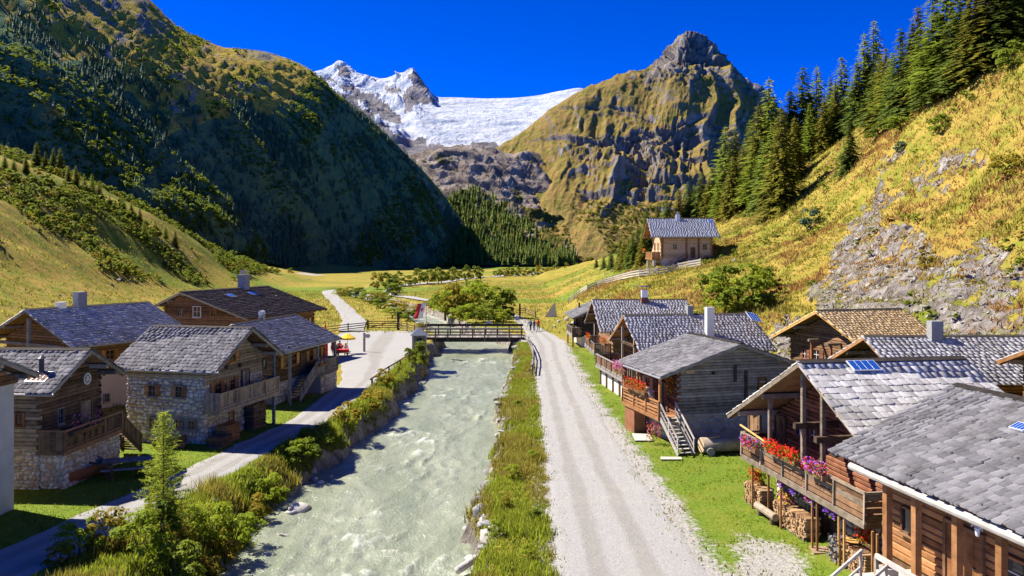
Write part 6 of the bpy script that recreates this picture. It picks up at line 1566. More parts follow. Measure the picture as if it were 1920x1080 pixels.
for i, (px, py, s) in enumerate(sorted(LR)):
    x, y = G(px, py, -1.5); 
    if i < 2: x, y = G(px, py, -.2)
    z = max(float(ground_z(x, y)), WATER_Z - .1)
    rock((x, y, z + .05), (s * 1.4, s, s * .7), 'stone_pale', 'pale boulder at the left water edge, ' + nth(i) + ' from the left', 'boulders along the left river bank')
for i, (px, py, s) in enumerate([(1062, 600, 1.6), (1048, 604, .8), (1040, 612, .6), (1075, 607, 1.0)]):
    x, y = G(px, py, .2); rock((x, y, .3), (s * 1.2, s, s * .8), 'stone_pale', ['large round pale boulder', 'flat pale stone', 'small pale stone', 'broad pale stone'][i] + ' in the grass beside the farthest roadside house', 'stones by the roadside')
# loose stone over the cliff and outcrops: one uncountable mass
x, y, z, r = land_pick(2600, 41, 15, 80, 45, 135, lambda x, y: rock_mask(x, y, ground_z(x, y)) * 1.0)
BR = [np.array([v[list(f)] for f in F2]) for _, v, F2 in ROCKM[:3]]
scatter('cliff_rubble', BR, np.stack([x, y, z - .05], 1), r.uniform(.2, 1.3, len(x)) * r.uniform(.4, 1, len(x)), 'stone_cliff', 'pale broken rock of the cliff above the yellow roof', 'rock', r.uniform(.5, .9, len(x)))
x, y, z, r = land_pick(420, 42, -140, 40, 110, 330, lambda x, y: (fbm(x * .06, y * .06, 3, 541) > .15) * ((x < -30) | (x > 9) | (y > 175)) * ((x > river_x(y)[1] + 2) | (x < river_x(y)[0] - 2)) * 1.0)
scatter('meadow_stones', BR, np.stack([x, y, z], 1), r.uniform(.3, 1.2, len(x)), 'stone_grey', 'scattered stones in the valley meadows', 'rock', r.uniform(.5, .8, len(x)))
# ------------------------------------------------------------------ bridge
BY, BD = 113.6, 4.4            # middle of the deck and its width
bx0, bx1 = -12.6, 1.6
br = tag(empty('wooden_bridge', (0, BY, 0)), 'dark wooden bridge with post and rail parapets crossing the river', 'bridge')
n = 36
for k in range(n):
    x0 = bx0 + (bx1 - bx0) * k / n; box_obj('deck_plank', M['wood_grey'], br, x0 + .008, x0 + (bx1 - bx0) / n - .008, -BD / 2, BD / 2, .24 + .006 * (k % 2), .31)
for y in (-BD / 2 + .15, -.6, .8, BD / 2 - .15): beam_obj('girder', M['wood_black'], br, (bx0 - .3, y, -.05), (bx1 + .3, y, -.05), .34, .56)
for y, zt in ((-BD / 2 - .05, 1.55), (BD / 2 + .05, 1.62)):
    for k in range(9):
        x = bx0 + .25 + (bx1 - bx0 - .5) * k / 8; box_obj('parapet_post', M['wood_dark'], br, x - .08, x + .08, y - .08, y + .08, -.3, zt)
    beam_obj('parapet_rail', M['wood_grey' if y < 0 else 'wood_black'], br, (bx0, y, zt), (bx1, y, zt), .2, .14 if y < 0 else .34)
    for zz in (.62, 1.02): beam_obj('parapet_rail', M['wood_dark'], br, (bx0, y - .07, zz), (bx1, y - .07, zz), .06, .15)
for x in (bx0 + .9, bx1 - .6): MB().box(x - .9, x + .9, -BD / 2 - .4, BD / 2 + .4, -3.2, -.34).build('abutment', M['stone_grey'], br)
sb = tag(empty('bridge_notice', (-3.35, BY + 2.35, 1.55)), 'small pale notice board standing on the far bridge rail', 'sign')
box_obj('board', M['sign_green'], sb, -.42, .42, -.16, -.12, .16, .66); box_obj('stand', M['wood_dark'], sb, -.04, .04, -.12, -.06, -.05, .6)
for k in range(4): box_obj('text_line', M['metal_dark'], sb, -.3, .3 - .09 * (k % 3), -.163, -.16, .25 + .09 * k, .28 + .09 * k)
rs = tag(empty('round_road_sign', (.75, 118.5, 0)), 'round road sign on a thin pole at the right bridge end', 'sign')
MB().cyl((0, 0, -.3), (0, 0, 2.2), .04, .04, 8).build('pole', M['metal_grey'], rs); MB().cyl((0, -.06, 2.4), (0, -.02, 2.4), .34, .34, 20).build('disc', M['metal_grey'], rs)

def fence(name, pts, label, mat, height=1.1, rails=(0.45, 0.8, 1.1), post=.12, rw=.05, rh=.13, group=None, z_at=None, sink=.4, tops=None):
    """posts at the given ground points, rails between them"""
    root = tag(empty(name, (pts[0][0], pts[0][1], 0)), label, 'fence', group); o = Vector((pts[0][0], pts[0][1], 0))
    Q = []
    for p in pts:
        z = p[2] if len(p) > 2 else float(ground_base(p[0], p[1])); Q.append(Vector((p[0], p[1], z)) - o)
    for i, q in enumerate(Q):
        hh = height * (1.12 if tops is None else tops[i]); MB().beam(q - Vector((0, 0, sink)), q + Vector((0, 0, hh)), post, post).build('post', M[mat], root)
    for a, b in zip(Q[:-1], Q[1:]):
        d = (b - a).normalized(); s = Vector((d.y, -d.x, 0)) * (post / 2 + rw / 2)
        for r_ in rails: MB().beam(a + s + Vector((0, 0, r_ + rng.uniform(-.03, .03))) - d * .1, b + s + Vector((0, 0, r_ + rng.uniform(-.03, .03))) + d * .1, rw, rh).build('rail', M[mat], root)
    return root
fence('bank_railing', [(1.75, 110.6), (2.2, 104), (2.45, 97), (2.5, 90), (2.3, 84), (2.0, 78.5)], 'weathered rail beside the road from the bridge along the right bank', 'wood_grey', 1.0, (1.0, .55), .14, .09, .1)
fence('path_railing', [(-10.95, 92.5, -.3), (-11.3, 88, -.2), (-11.6, 83, -.15), (-12.0, 78, -.1), (-12.2, 74, -.1), (-12.35, 70.6, -.1)], 'dark handrail on posts along the left bank below the shrine', 'wood_dark', 1.0, (1.0,), .13, .11, .11)
fence('square_fence', [(-34.5, 104), (-31.5, 110), (-28.2, 117), (-25.2, 123), (-22.8, 126.5)], 'dark rail fence curving up behind the village square', 'wood_dark', 1.15, (.4, .75, 1.1), .15)
fence('bridge_fence', [(-17.9, 126), (-16.2, 123.5), (-14.6, 120), (-13.0, 116.5)], 'short dark rail fence between gate and bridge', 'wood_dark', 1.2, (.4, .75, 1.1), .15)
gate = tag(empty('field_gate', (-22.8, 126.5, 0), math.atan2(-.5, 4.9)), 'wide wooden field gate with a tall post closing the meadow track', 'gate')
box_obj('gate_post', M['wood_dark'], gate, -.12, .12, -.12, .12, -.3, 1.5); box_obj('gate_post', M['wood_black'], gate, 4.75, 5.1, -.16, .16, -.3, 2.7)
for zz in (.3, .6, .92, 1.25): beam_obj('gate_bar', M['wood_dark'], gate, (.14, -.03, zz), (4.72, -.03, zz + .05), .06, .12)
beam_obj('gate_brace', M['wood_dark'], gate, (.2, -.09, .3), (4.6, -.09, 1.28), .05, .1); beam_obj('gate_upright', M['wood_dark'], gate, (2.4, -.09, .25), (2.4, -.09, 1.35), .08, .05)
fence('meadow_fence', [G(943, 596), G(952, 592), G(962, 590), G(985, 588), G(1004, 596)], 'low dark fence on the meadow right beyond the bridge', 'wood_dark', 1.1, (.35, .7, 1.05), .16, tops=[1, 1.1, 1.1, 1.1, 1.1])
box_obj('tall_post', M['wood_black'], bpy.data.objects['meadow_fence'], 3.0, 3.3, .5, .8, -.3, 2.6)
FP = [(1066, 570), (1076, 561), (1088, 553), (1102, 546), (1118, 539), (1136, 533), (1152, 529), (1168, 525), (1184, 522), (1200, 520), (1217, 518), (1234, 516), (1252, 513), (1272, 508), (1292, 504), (1314, 500)]
fence('hillside_fence', [raycast(px, py, 100, 260) for px, py in FP], 'pale rail fence climbing the slope to the hillside chalet', 'wood_fence', 1.25, (.35, .75, 1.15), .17, .07, .22)

# ------------------------------------------------------------------ wayside shrine, flag, signpost
sh = tag(empty('wayside_shrine', (-10.95, 94.3, 0), math.radians(8)), 'wooden wayside shrine with pyramid roof standing over the left bank', 'shrine')
for sx in (-1, 1):
    for sy in (-1, 1): box_obj('corner_post', M['wood_grey'], sh, sx * .72 - .1, sx * .72 + .1, sy * .72 - .1, sy * .72 + .1, -2.4 if sx > 0 else -.6, 2.45)
for k in range(9):
    z0 = -.2 + .29 * k; MB().box(-.63, .63, -.74, -.68, z0, z0 + .275).build('board', M['wood_grey'], sh) if k < 4 or k > 7 else MB().box(-.63, -.3, -.74, -.68, z0, z0 + .275).box(.3, .63, -.74, -.68, z0, z0 + .275).build('board', M['wood_grey'], sh)
    MB().box(.68, .74, -.63, .63, z0, z0 + .275).build('board', M['wood_dark'], sh); MB().box(-.74, -.68, -.63, .63, z0, z0 + .275).build('board', M['wood_grey'], sh)
box_obj('back_wall', M['wood_black'], sh, -.66, .66, .4, .66, -.3, 2.4); box_obj('window_glass', M['glass'], sh, -.3, .3, -.69, -.67, .97, 2.1)
mb = MB().lathe([(.02, 0), (.1, .05), (.09, .3), (.06, .45), (.07, .52), (.075, .58), (.02, .66)], 8); put(mb, 'statuette', M['white_paint'], sh, Matrix.Translation((0, -.76, 1.15)))
MB().add([(-1.05, -1.05, 2.4), (1.05, -1.05, 2.4), (1.05, 1.05, 2.4), (-1.05, 1.05, 2.4), (0, 0, 3.35)], [(0, 1, 4), (1, 2, 4), (2, 3, 4), (3, 0, 4), (3, 2, 1, 0)]).build('roof', M['roof_blue'], sh)
MB().lathe([(.05, 0), (.04, .25), (.09, .3), (.02, .42)], 8, (0, 0, 3.3)).build('finial', M['metal_dark'], sh)

fl = tag(empty('banner_flag', (-11.3, 105.5, 0)), 'red and white banner flag with a red eagle on a pole by the bridge', 'flag')
MB().cyl((0, 0, -.5), (0, 0, 5.6), .05, .035, 8).build('pole', M['metal_grey'], fl)
def flag_strip(u0, u1, name, mat, n=10):
    V = []; F_ = []
    for i in range(n + 1):
        t_ = i / n; z = 5.45 - 2.0 * t_; sh_ = -.55 * t_
        for u in np.linspace(u0, u1, 5): V.append((-.02 - 1.15 * (1 - u) + sh_ * .9, .12 * math.sin(u * 5 + t_ * 4) * (.3 + t_), z - .1 * (1 - u)))
    for i in range(n):
        for j in range(4): a = i * 5 + j; F_.append((a, a + 1, a + 6, a + 5))
    m = np_mesh(name, V, F_, True); return link(name, m, fl, M[mat])
flag_strip(0, .5, 'red_cloth', 'red_cloth'); flag_strip(.5, 1, 'white_cloth', 'white_cloth')
def fpt(u, t_): return Vector((-.02 - 1.15 * (1 - u) - .55 * t_ * .9, .12 * math.sin(u * 5 + t_ * 4) * (.3 + t_) - .03, 5.45 - 2.0 * t_ - .1 * (1 - u)))
eg = [(.66, .30), (.72, .36), (.80, .30), (.86, .38), (.80, .46), (.84, .54), (.74, .50), (.72, .60), (.68, .50), (.58, .54), (.62, .46), (.56, .38), (.63, .36)]
mb = MB().add([fpt(u, t_) for u, t_ in eg] + [fpt(.70, .43)], [(k, (k + 1) % len(eg), len(eg)) for k in range(len(eg))]); mb.build('eagle_emblem', M['red_cloth'], fl)

sp = tag(empty('trail_signpost', (-18.0, 97.5, 0)), 'grey wooden post with arrow sign at the edge of the cafe terrace', 'signpost')
MB().box(-.12, .12, -.12, .12, -.3, 2.3).build('post', M['wood_grey'], sp); MB().add([(-.1, -.16, 1.75), (.6, -.16, 1.7), (.8, -.16, 1.95), (.6, -.16, 2.2), (-.1, -.16, 2.15), (-.1, -.12, 1.75), (.6, -.12, 1.7), (.8, -.12, 1.95), (.6, -.12, 2.2), (-.1, -.12, 2.15)], [(0, 1, 2, 3, 4), (9, 8, 7, 6, 5), (0, 5, 6, 1), (1, 6, 7, 2), (2, 7, 8, 3), (3, 8, 9, 4)]).build('arrow_board', M['wood_fence'], sp)

# ------------------------------------------------------------------ people
def skin_obj(name, verts, edges, radii, mat, parent, root=0, sub=2):
    me = bpy.data.meshes.new(name); me.from_pydata([tuple(v) for v in verts], edges, []); me.materials.append(M[mat])
    o = link(name, me, parent); m = o.modifiers.new('Skin', 'SKIN')
    sv = me.skin_vertices[0].data
    for i, r_ in enumerate(radii): sv[i].radius = (r_, r_) if not hasattr(r_, '__len__') else r_; sv[i].use_root = (i == root)
    m.use_smooth_shade = True
    s = o.modifiers.new('Subdivision', 'SUBSURF'); s.levels = sub; s.render_levels = sub; return o
def person(loc, rz, label, shirt='red_cloth', trousers='dark_cloth', pose='walk', pack=None, hair='hair', group=None, lean=0.0):
    """one continuous body; clothes as children"""
    t = tag(empty('person', loc, rz), label, 'person', group)
    st = .0 if pose == 'stand' else .16
    if pose == 'sit':
        J = dict(pel=(0, 0, .52), ch=(0, .03, .88), nk=(0, .04, 1.10), hd=(0, .0, 1.22), top=(0, .0, 1.36), sl=(-.19, .03, 1.04), sr=(.19, .03, 1.04), el=(-.26, -.10, .82), er=(.26, -.10, .82), wl=(-.16, -.30, .78), wr=(.16, -.30, .78), hl=(-.12, -.38, .79), hr=(.12, -.38, .79), kl=(-.12, -.42, .52), kr=(.12, -.42, .52), al=(-.12, -.40, .09), ar=(.12, -.40, .09), tl=(-.12, -.54, .05), tr=(.12, -.54, .05), pl=(-.1, 0, .5), pr=(.1, 0, .5))
    else:
        ly = -lean
        J = dict(pel=(0, 0, .92), ch=(0, ly * .6, 1.24), nk=(0, ly, 1.46), hd=(0, ly * 1.1 - .01, 1.56), top=(0, ly * 1.2 - .01, 1.70), sl=(-.2, ly * .9, 1.40), sr=(.2, ly * .9, 1.40), el=(-.27, .06 - ly * .2, 1.12), er=(.27, -.02 + ly, 1.12), wl=(-.27, -.08 + ly, .90), wr=(.26, -.14 + ly * 1.8, .90), hl=(-.26, -.12 + ly, .81), hr=(.25, -.18 + ly * 1.9, .81), kl=(-.1, -.12 - st * .6, .50), kr=(.1, st * .4 - .04, .49), al=(-.1, -st * 1.2, .09), ar=(.1, st * 1.5, .11), tl=(-.1, -st * 1.2 - .15, .04), tr=(.1, st * 1.5 - .13, .04), pl=(-.1, 0, .88), pr=(.1, 0, .88))
    ks = list(J); ix = {k: i for i, k in enumerate(ks)}
    E_ = [('pel', 'ch'), ('ch', 'nk'), ('nk', 'hd'), ('hd', 'top'), ('nk', 'sl'), ('nk', 'sr'), ('sl', 'el'), ('sr', 'er'), ('el', 'wl'), ('er', 'wr'), ('wl', 'hl'), ('wr', 'hr'), ('pel', 'pl'), ('pel', 'pr'), ('pl', 'kl'), ('pr', 'kr'), ('kl', 'al'), ('kr', 'ar'), ('al', 'tl'), ('ar', 'tr')]
    R_ = dict(pel=(.13, .10), ch=(.14, .10), nk=.055, hd=(.085, .10), top=(.07, .08), sl=.06, sr=.06, el=.042, er=.042, wl=.03, wr=.03, hl=.035, hr=.035, kl=.058, kr=.058, al=.04, ar=.04, tl=.035, tr=.035, pl=.085, pr=.085)
    skin_obj('body', [J[k] for k in ks], [(ix[a], ix[b]) for a, b in E_], [R_[k] for k in ks], 'skin', t)
    def cloth(name, keys, edges, mat, grow):
        ii = {k: i for i, k in enumerate(keys)}
        g = lambda r_: tuple(x + grow for x in r_) if hasattr(r_, '__len__') else r_ + grow
        skin_obj(name, [J[k] for k in keys], [(ii[a], ii[b]) for a, b in edges], [g(R_[k]) for k in keys], mat, t)
    cloth('shirt', ['pel', 'ch', 'nk', 'sl', 'sr', 'el', 'er'], [('pel', 'ch'), ('ch', 'nk'), ('nk', 'sl'), ('nk', 'sr'), ('sl', 'el'), ('sr', 'er')], shirt, .022)
    cloth('trousers', ['pel', 'pl', 'pr', 'kl', 'kr', 'al', 'ar'], [('pel', 'pl'), ('pel', 'pr'), ('pl', 'kl'), ('pr', 'kr'), ('kl', 'al'), ('kr', 'ar')], trousers, .02)
    hx = Vector(J['top']); MB().lathe([(.02, .11), (.09, .08), (.115, 0), (.105, -.08)], 10, (hx.x, hx.y + .02, hx.z - .02)).build('hair', M[hair], t, True)
    f = Vector(J['hd']); MB().box(f.x - .014, f.x + .014, f.y - .135, f.y - .09, f.z + .01, f.z + .05).build('nose', M['skin'], t)
    for sx in (-1, 1): MB().box(f.x + sx * .035 - .014, f.x + sx * .035 + .014, f.y - .115, f.y - .1, f.z + .055, f.z + .072).build('eye', M['metal_dark'], t)
    if pack:
        c = Vector(J['ch']); MB().lathe([(.06, -.28), (.16, -.22), (.17, .1), (.12, .25), (.03, .3)], 10, (c.x, c.y + .24, c.z + .02)).build('backpack', M[pack], t, True)
    return t
hp = [(995, 620.5, 'dark_cloth', 'dark_cloth', 'blue_cloth', .3, 'hiker in dark clothes with blue backpack, left of three on the road'), (1001.5, 621, 'white_cloth', 'blue_cloth', 'dark_cloth', 0, 'hiker in white shirt with dark backpack, middle of three on the road'), (1009.5, 620, 'red_cloth', 'dark_cloth', 'red_cloth', -.2, 'hiker in red with red backpack, right of three on the road')]
for px, py, a, b, c, rz, lb in hp:
    x, y = G(px, py); person((x, y, .03 + float(ground_z(x, y)) * 0), math.pi + rz, lb, a, b, 'walk', c, group='hikers on the road')
for px, py, a, lb in ((744, 553, 'white_cloth', 'distant walker in white on the valley path bend'), (748.5, 553, 'red_cloth', 'distant walker in red on the valley path bend')):
    x, y = G(px, py); person((x, y, float(ground_z(x, y)) + .3), 2.2, lb, a, 'dark_cloth', 'walk', None, group='walkers on the valley path')
h = R3; q = h.mw @ (fmat(h, 'L', .55, 1.8, .8) @ Vector((0, 0, 0)))
person((q.x, q.y, 1.8), math.radians(-115), 'person in white bending over on the grey barn balcony', 'white_cloth', 'white_cloth', 'stand', None, lean=.30)

# ------------------------------------------------------------------ cafe terrace
def table(loc, rz, label, cloth='red_cloth', w=1.8):
    t = tag(empty('cafe_table', loc, rz), label, 'table', 'cafe tables'); box_obj('table_top', M[cloth], t, -w / 2, w / 2, -.4, .4, .70, .75)
    MB().box(-w / 2 - .01, w / 2 + .01, -.41, -.40, .5, .752).box(-w / 2 - .01, w / 2 + .01, .40, .41, .5, .752).build('table_cloth', M[cloth], t)
    for sx in (-1, 1):
        for sy in (-1, 1): box_obj('leg', M['wood_orange'], t, sx * w * .42 - .03, sx * w * .42 + .03, sy * .32 - .03, sy * .32 + .03, 0, .70)
    for sy in (-1, 1):
        b = tag(empty('cafe_bench', (0, 0, 0)), None); b.matrix_world = Matrix.Translation(loc) @ Matrix.Rotation(rz, 4, 'Z') @ Matrix.Translation((0, sy * .72, 0))
        tag(b, 'orange plank bench on the ' + ('near' if sy < 0 else 'far') + ' side of ' + label.split(' at ')[0].split(' under')[0].split(' beside')[0], 'bench', 'cafe benches')
        box_obj('seat', M['wood_orange'], b, -w / 2, w / 2, -.15, .15, .42, .47)
        for sx in (-1, 1): box_obj('leg', M['wood_orange'], b, sx * w * .4 - .03, sx * w * .4 + .03, -.13, .13, 0, .42)
    return t
table((-19.9, 93.2, .06), .2, 'red clothed table under the yellow parasol'); table((-21.1, 97.4, .06), .1, 'far orange table beside the signpost', 'wood_orange')
def parasol(loc, label, mat, open_=True, hgt=2.6, rad=1.5):
    t = tag(empty('parasol', loc), label, 'parasol', 'cafe parasols'); MB().cyl((0, 0, 0), (0, 0, hgt), .03, .03, 8).build('pole', M['wood_pale'], t); MB().lathe([(.3, 0), (.3, .08), (.06, .12)], 10).build('foot', M['stone_grey'], t)
    if open_:
        V = [(0, 0, hgt)]; n = 8
        for k in range(n): a = 2 * math.pi * k / n; V.append((rad * math.cos(a), rad * math.sin(a), hgt - .55))
        for k in range(n): a = 2 * math.pi * k / n; V.append((rad * math.cos(a), rad * math.sin(a), hgt - .75))
        MB().add(V, [(0, 1 + k, 1 + (k + 1) % n) for k in range(n)] + [(1 + k, 9 + k, 9 + (k + 1) % n, 1 + (k + 1) % n) for k in range(n)]).build('canopy', M[mat], t)
    else: MB().lathe([(.05, .9), (.19, 1.0), (.16, 1.8), (.05, hgt)], 8).build('canopy', M[mat], t)
    return t
parasol((-19.6, 95.4, .05), 'open yellow parasol over the cafe terrace', 'yellow_cloth', True, 2.45, .95); parasol((-20.4, 91.0, .05), 'closed red parasol beside the inn corner', 'red_cloth', False, 2.7); parasol((-23.2, 99.5, .05), 'closed red parasol at the back of the cafe terrace', 'red_cloth', False, 3.4)
for i, (x, y, rz, s, lb) in enumerate([(-20.3, 92.4, 3.2, 'red_cloth', 'seated guest in red on the near cafe bench'), (-19.5, 93.9, .2, 'white_cloth', 'seated guest in white behind the red cafe table'), (-20.4, 93.8, .1, 'dark_cloth', 'seated guest in dark clothes behind the red cafe table'), (-20.8, 96.6, 3.2, 'red_cloth', 'seated guest in red at the far cafe table')]):
    person((x, y, .03), rz, lb, s, 'dark_cloth', 'sit', None, group='guests on the cafe terrace')
cb = tag(box_obj('terrace_curtain', M['red_cloth'], None, -21.0, -20.8, 88.6, 90.4, .1, 2.0), 'red cloth screen at the corner of the inn', 'screen')

# ------------------------------------------------------------------ flowers
def blob_leaves(n, size, leaf, seed, hang=0.0):
    r = np.random.default_rng(seed); p = r.uniform(-.5, .5, (n, 3)) * np.array(size); p[:, 2] -= hang * r.uniform(0, 1, n) * (r.uniform(0, 1, n) < .5)
    u = r.normal(0, 1, (n, 3)); u /= np.linalg.norm(u, axis=1, keepdims=True); v = np.cross(u, r.normal(0, 1, (n, 3))); v /= np.linalg.norm(v, axis=1, keepdims=True) + 1e-9
    s = (leaf * r.uniform(.6, 1.3, n))[:, None]; return np.stack([p - u * s * .5, p - v * s * .4, p + u * s * .5, p + v * s * .4], 1)
FLN = [0]
def flowers(name, loc, rz, L, label, petals=('petal_red',), box=True, hgt=.34, dep=.34, group='flower boxes', hang=.15, cat='flowers', n=150, pot=None):
    FLN[0] += 1; t = tag(empty(name, loc, rz), label, cat, group)
    if box: MB().box(-L / 2, L / 2, -.1, .1, -.2, 0).build('planter', M['wood_brown'], t)
    if pot: MB().lathe([(.13, -.28), (.17, -.1), (.19, 0)], 10).build('pot', M['metal_rust'], t)
    Q = blob_leaves(int(n * 1.1), (L, dep, hgt), .10, 600 + FLN[0], hang); Q[..., 2] += hgt * .35
    o = link('leaves', np_mesh('leaves', Q.reshape(-1, 3), np.arange(len(Q) * 4).reshape(-1, 4)), t, M['leaf_bright' if FLN[0] % 2 else 'leaf_green']); o['kind'] = 'stuff'
    for i, pm in enumerate(petals):
        Q = blob_leaves(int(n * 1.2 / len(petals)), (L * 1.02, dep * 1.25, hgt * 1.0), .10, 700 + FLN[0] * 3 + i, hang); Q[..., 2] += hgt * .55; Q[..., 1] -= .04
        o = link('blossoms', np_mesh('blossoms', Q.reshape(-1, 3), np.arange(len(Q) * 4).reshape(-1, 4)), t, M[pm]); o['kind'] = 'stuff'
    return t
def on_wall(h, f, px, py, off): s, z = at(h, f, px, py, off); q = h.mw @ (fmat(h, f, s, z, off).translation); return q
def yaw_of(h, f): n = h.mw.to_3x3() @ face(h, f)[2]; return math.atan2(n.y, n.x) + math.pi / 2
yR2 = yaw_of(R2, 'F')
for px, py, L, pet, lb in ((1407, 836, 1.3, ('petal_red', 'petal_violet'), 'red and violet flower box at the far end of the long balcony'), (1452, 846, 1.5, ('petal_red', 'petal_red'), 'red geranium box, second from the far end of the long balcony'), (1478, 858, 1.4, ('petal_red',), 'red geranium box in the middle of the long balcony'), (1529, 884, 1.3, ('petal_red', 'petal_violet', 'petal_pink'), 'red and pink flower box nearest on the long balcony')):
    q = on_wall(R2, 'F', px, py, 1.98); flowers('flower_box', q, yR2, L, lb, pet, hgt=.42, dep=.4, n=240)
for i, (px, py) in enumerate(((1470, 912), (1492, 925), (1529, 944), (1558, 962), (1568, 968), (1518, 938))):
    q = on_wall(R2, 'F', px, py, 1.5); t = flowers('hanging_flower_basket', q, yR2, .34, ('magenta' if i == 5 else 'violet') + ' hanging flower basket under the long balcony, ' + ['first', 'second', 'fourth', 'fifth', 'sixth', 'third'][i] + ' from the far end', ('petal_pink',) if i == 5 else ('petal_violet',), False, .55, .32, 'hanging baskets under the balcony', .15, n=130)
    MB().cyl((0, 0, .2), (0, 0, .75), .008, .008, 4).build('cord', M['metal_dark'], t)
for px, py, pet, lb in ((1421, 900, ('petal_red',), 'red geraniums on the far woodpile below the long balcony'), (1474, 940, ('petal_yellow', 'petal_pink'), 'yellow and pink flowers on the middle woodpile'), (1624, 1012, ('petal_red',), 'red geraniums on the nearest woodpile by the veranda')):
    q = on_wall(R2, 'F', px, py, 1.1); flowers('flower_planter', q, yR2, .9, lb, pet, True, .45, .4, 'planters below the balcony', n=160)
yR3 = yaw_of(R3, 'L')
for px, py, L, pet, lb in ((1192, 728, 3.3, ('petal_red', 'petal_red'), 'long red geranium box on the grey barn balcony rail'), (1163, 694, 1.9, ('petal_pink',), 'pink flower box at the far end of the grey barn balcony')):
    q = on_wall(R3, 'L', px, py, 1.5); flowers('flower_box', q, yR3, L, lb, pet, hgt=.6, dep=.45, n=360)
for (x, y, z, pet, lb) in ((*G(1212, 800), .6, ('petal_red',), 'red flowers climbing by the grey barn stone base'), (*G(1226, 832), .35, ('petal_pink', 'petal_red'), 'pink and red flower bush at the foot of the barn stair')):
    flowers('flower_bush', (x, y, z), 0, .9, lb, pet, False, 1.0, .7, 'flowers at the grey barn', .3, n=170)
q = on_wall(R3, 'L', 1256, 735, .3); flowers('flower_basket', q, yR3, .6, 'orange and green hanging flowers at the barn door', ('petal_red', 'petal_yellow'), False, .9, .4, 'flowers at the grey barn', .3, n=130)
q = on_wall(L1, 'F', 165, 800, 1.6); flowers('flower_box', q, yaw_of(L1, 'F'), 2.6, 'trailing green flower box with few blossoms on the log cabin balcony', ('petal_pink',), hgt=.8, dep=.4, hang=.4, n=55)
q = on_wall(L3, 'R', 606, 681, 1.45); flowers('flower_box', q, yaw_of(L3, 'R'), 1.6, 'white and red flower box on the inn balcony', ('petal_red', 'petal_white'), hgt=.55, n=130)
q = on_wall(R5, 'F', 1103, 634, 1.95); flowers('flower_box', q, yaw_of(R5, 'F'), 1.7, 'orange red flower box on the hooded chimney house balcony', ('petal_red',), hgt=.6, n=140)
q = on_wall(R4, 'F', 1132, 643, 2.2); flowers('flower_box', q, yaw_of(R4, 'F'), 1.3, 'red flowers on the white chimney house deck', ('petal_red',), hgt=.6, n=110)
q = on_wall(R9, 'F', 1207, 472, 1.7); flowers('flower_box', q, yaw_of(R9, 'F'), 2.2, 'red flower box on the hillside chalet balcony', ('petal_red',), hgt=.7, n=120)

# ------------------------------------------------------------------ woodpiles, trough, table, logs
def woodpile(loc, rz, w, hgt, dep, label, mat='firewood', boards=False, group='woodpiles'):
    t = tag(empty('woodpile', loc, rz), label, 'woodpile', group); mb = MB(); r = random.Random(int(w * 100 + hgt * 10 + loc[0])); z = .06
    box_obj('base_plank', M['wood_grey'], t, -w / 2, w / 2, -dep / 2 + .03, dep / 2 - .03, 0, .05)
    while z < hgt - .04:
        e = r.uniform(.09, .15) if not boards else r.uniform(.05, .09); x = -w / 2 + r.uniform(0, .04)
        while x < w / 2 - .05:
            ww = r.uniform(.10, .2) if not boards else r.uniform(.5, 1.2); ww = min(ww, w / 2 - x); j = r.uniform(-.05, .05)
            if boards: mb.box(x, x + ww - .02, -dep / 2 + j, dep / 2 + j, z, z + e - .012)
            else:
                c = Vector((x + ww / 2, 0, z + e / 2)); k = r.choice((3, 4, 5, 6)); a0 = r.uniform(0, 6)
                poly = [(c.x + ww * .5 * math.cos(a0 + 6.283 * i / k) * r.uniform(.85, 1.05), c.z + e * .55 * math.sin(a0 + 6.283 * i / k) * r.uniform(.85, 1.05)) for i in range(k)]
                mb.prism(poly, -dep / 2 + j, dep / 2 + j, 'y')
            x += ww
        z += e
    o = mb.build('billets', M[mat], t); o['kind'] = 'stuff'; return t
def wall_pile(h, f, px0, px1, py, w_off, hgt, dep, label, mat='firewood', **k):
    a = at(h, f, px0, py, w_off)[0]; b = at(h, f, px1, py, w_off)[0]; m = h.mw @ fmat(h, f, (a + b) / 2, 0, w_off)
    return woodpile(m.translation, yaw_of(h, f), abs(b - a), hgt, dep, label, mat, **k)
wall_pile(R2, 'F', 1408, 1440, 930, 1.2, 1.0, .7, 'far firewood stack under the long balcony beside the lawn')
wall_pile(R2, 'F', 1462, 1524, 975, 1.15, 1.0, .7, 'middle firewood stack under the long balcony')
wall_pile(R2, 'F', 1574, 1640, 1050, 1.2, 1.05, .8, 'nearest firewood stack under the balcony by the veranda')
wall_pile(L2, 'F', 468, 492, 800, .5, 1.7, .6, 'tall dark board stack under the stone house balcony', 'wood_dark', boards=True)
m = L2.mw @ fmat(L2, 'F', L2.yr + 1.1, 0, .9); woodpile(m.translation, yaw_of(L2, 'F'), 1.5, 1.15, .8, 'brown board stack at the corner of the stone house', 'wood_orange', True)
m = L2.mw @ fmat(L2, 'F', L2.yr - .1, 0, 1.1); woodpile(m.translation, yaw_of(L2, 'F'), 1.3, .65, .9, 'low grey board stack in front of the stone house', 'wood_dark', True)
x, y = G(343, 836); cr_ = tag(empty('wooden_crate', (x, y - .4, .02), .2), 'small wooden crate against the stone house wall', 'crate')
for k in range(4): MB().box(-.32, .32, -.32, .32, .02 + .17 * k, .17 + .17 * k).build('slat', M['wood_brown'], cr_)
bn = tag(empty('wall_bench', (x - 1.1, y - .4, .02), -.2), 'dark plank bench along the stone house wall', 'bench'); box_obj('seat', M['wood_dark'], bn, -.7, .7, -.2, .2, .42, .48)
for sx in (-1, 1): box_obj('leg', M['wood_dark'], bn, sx * .55 - .04, sx * .55 + .04, -.16, .16, 0, .42)
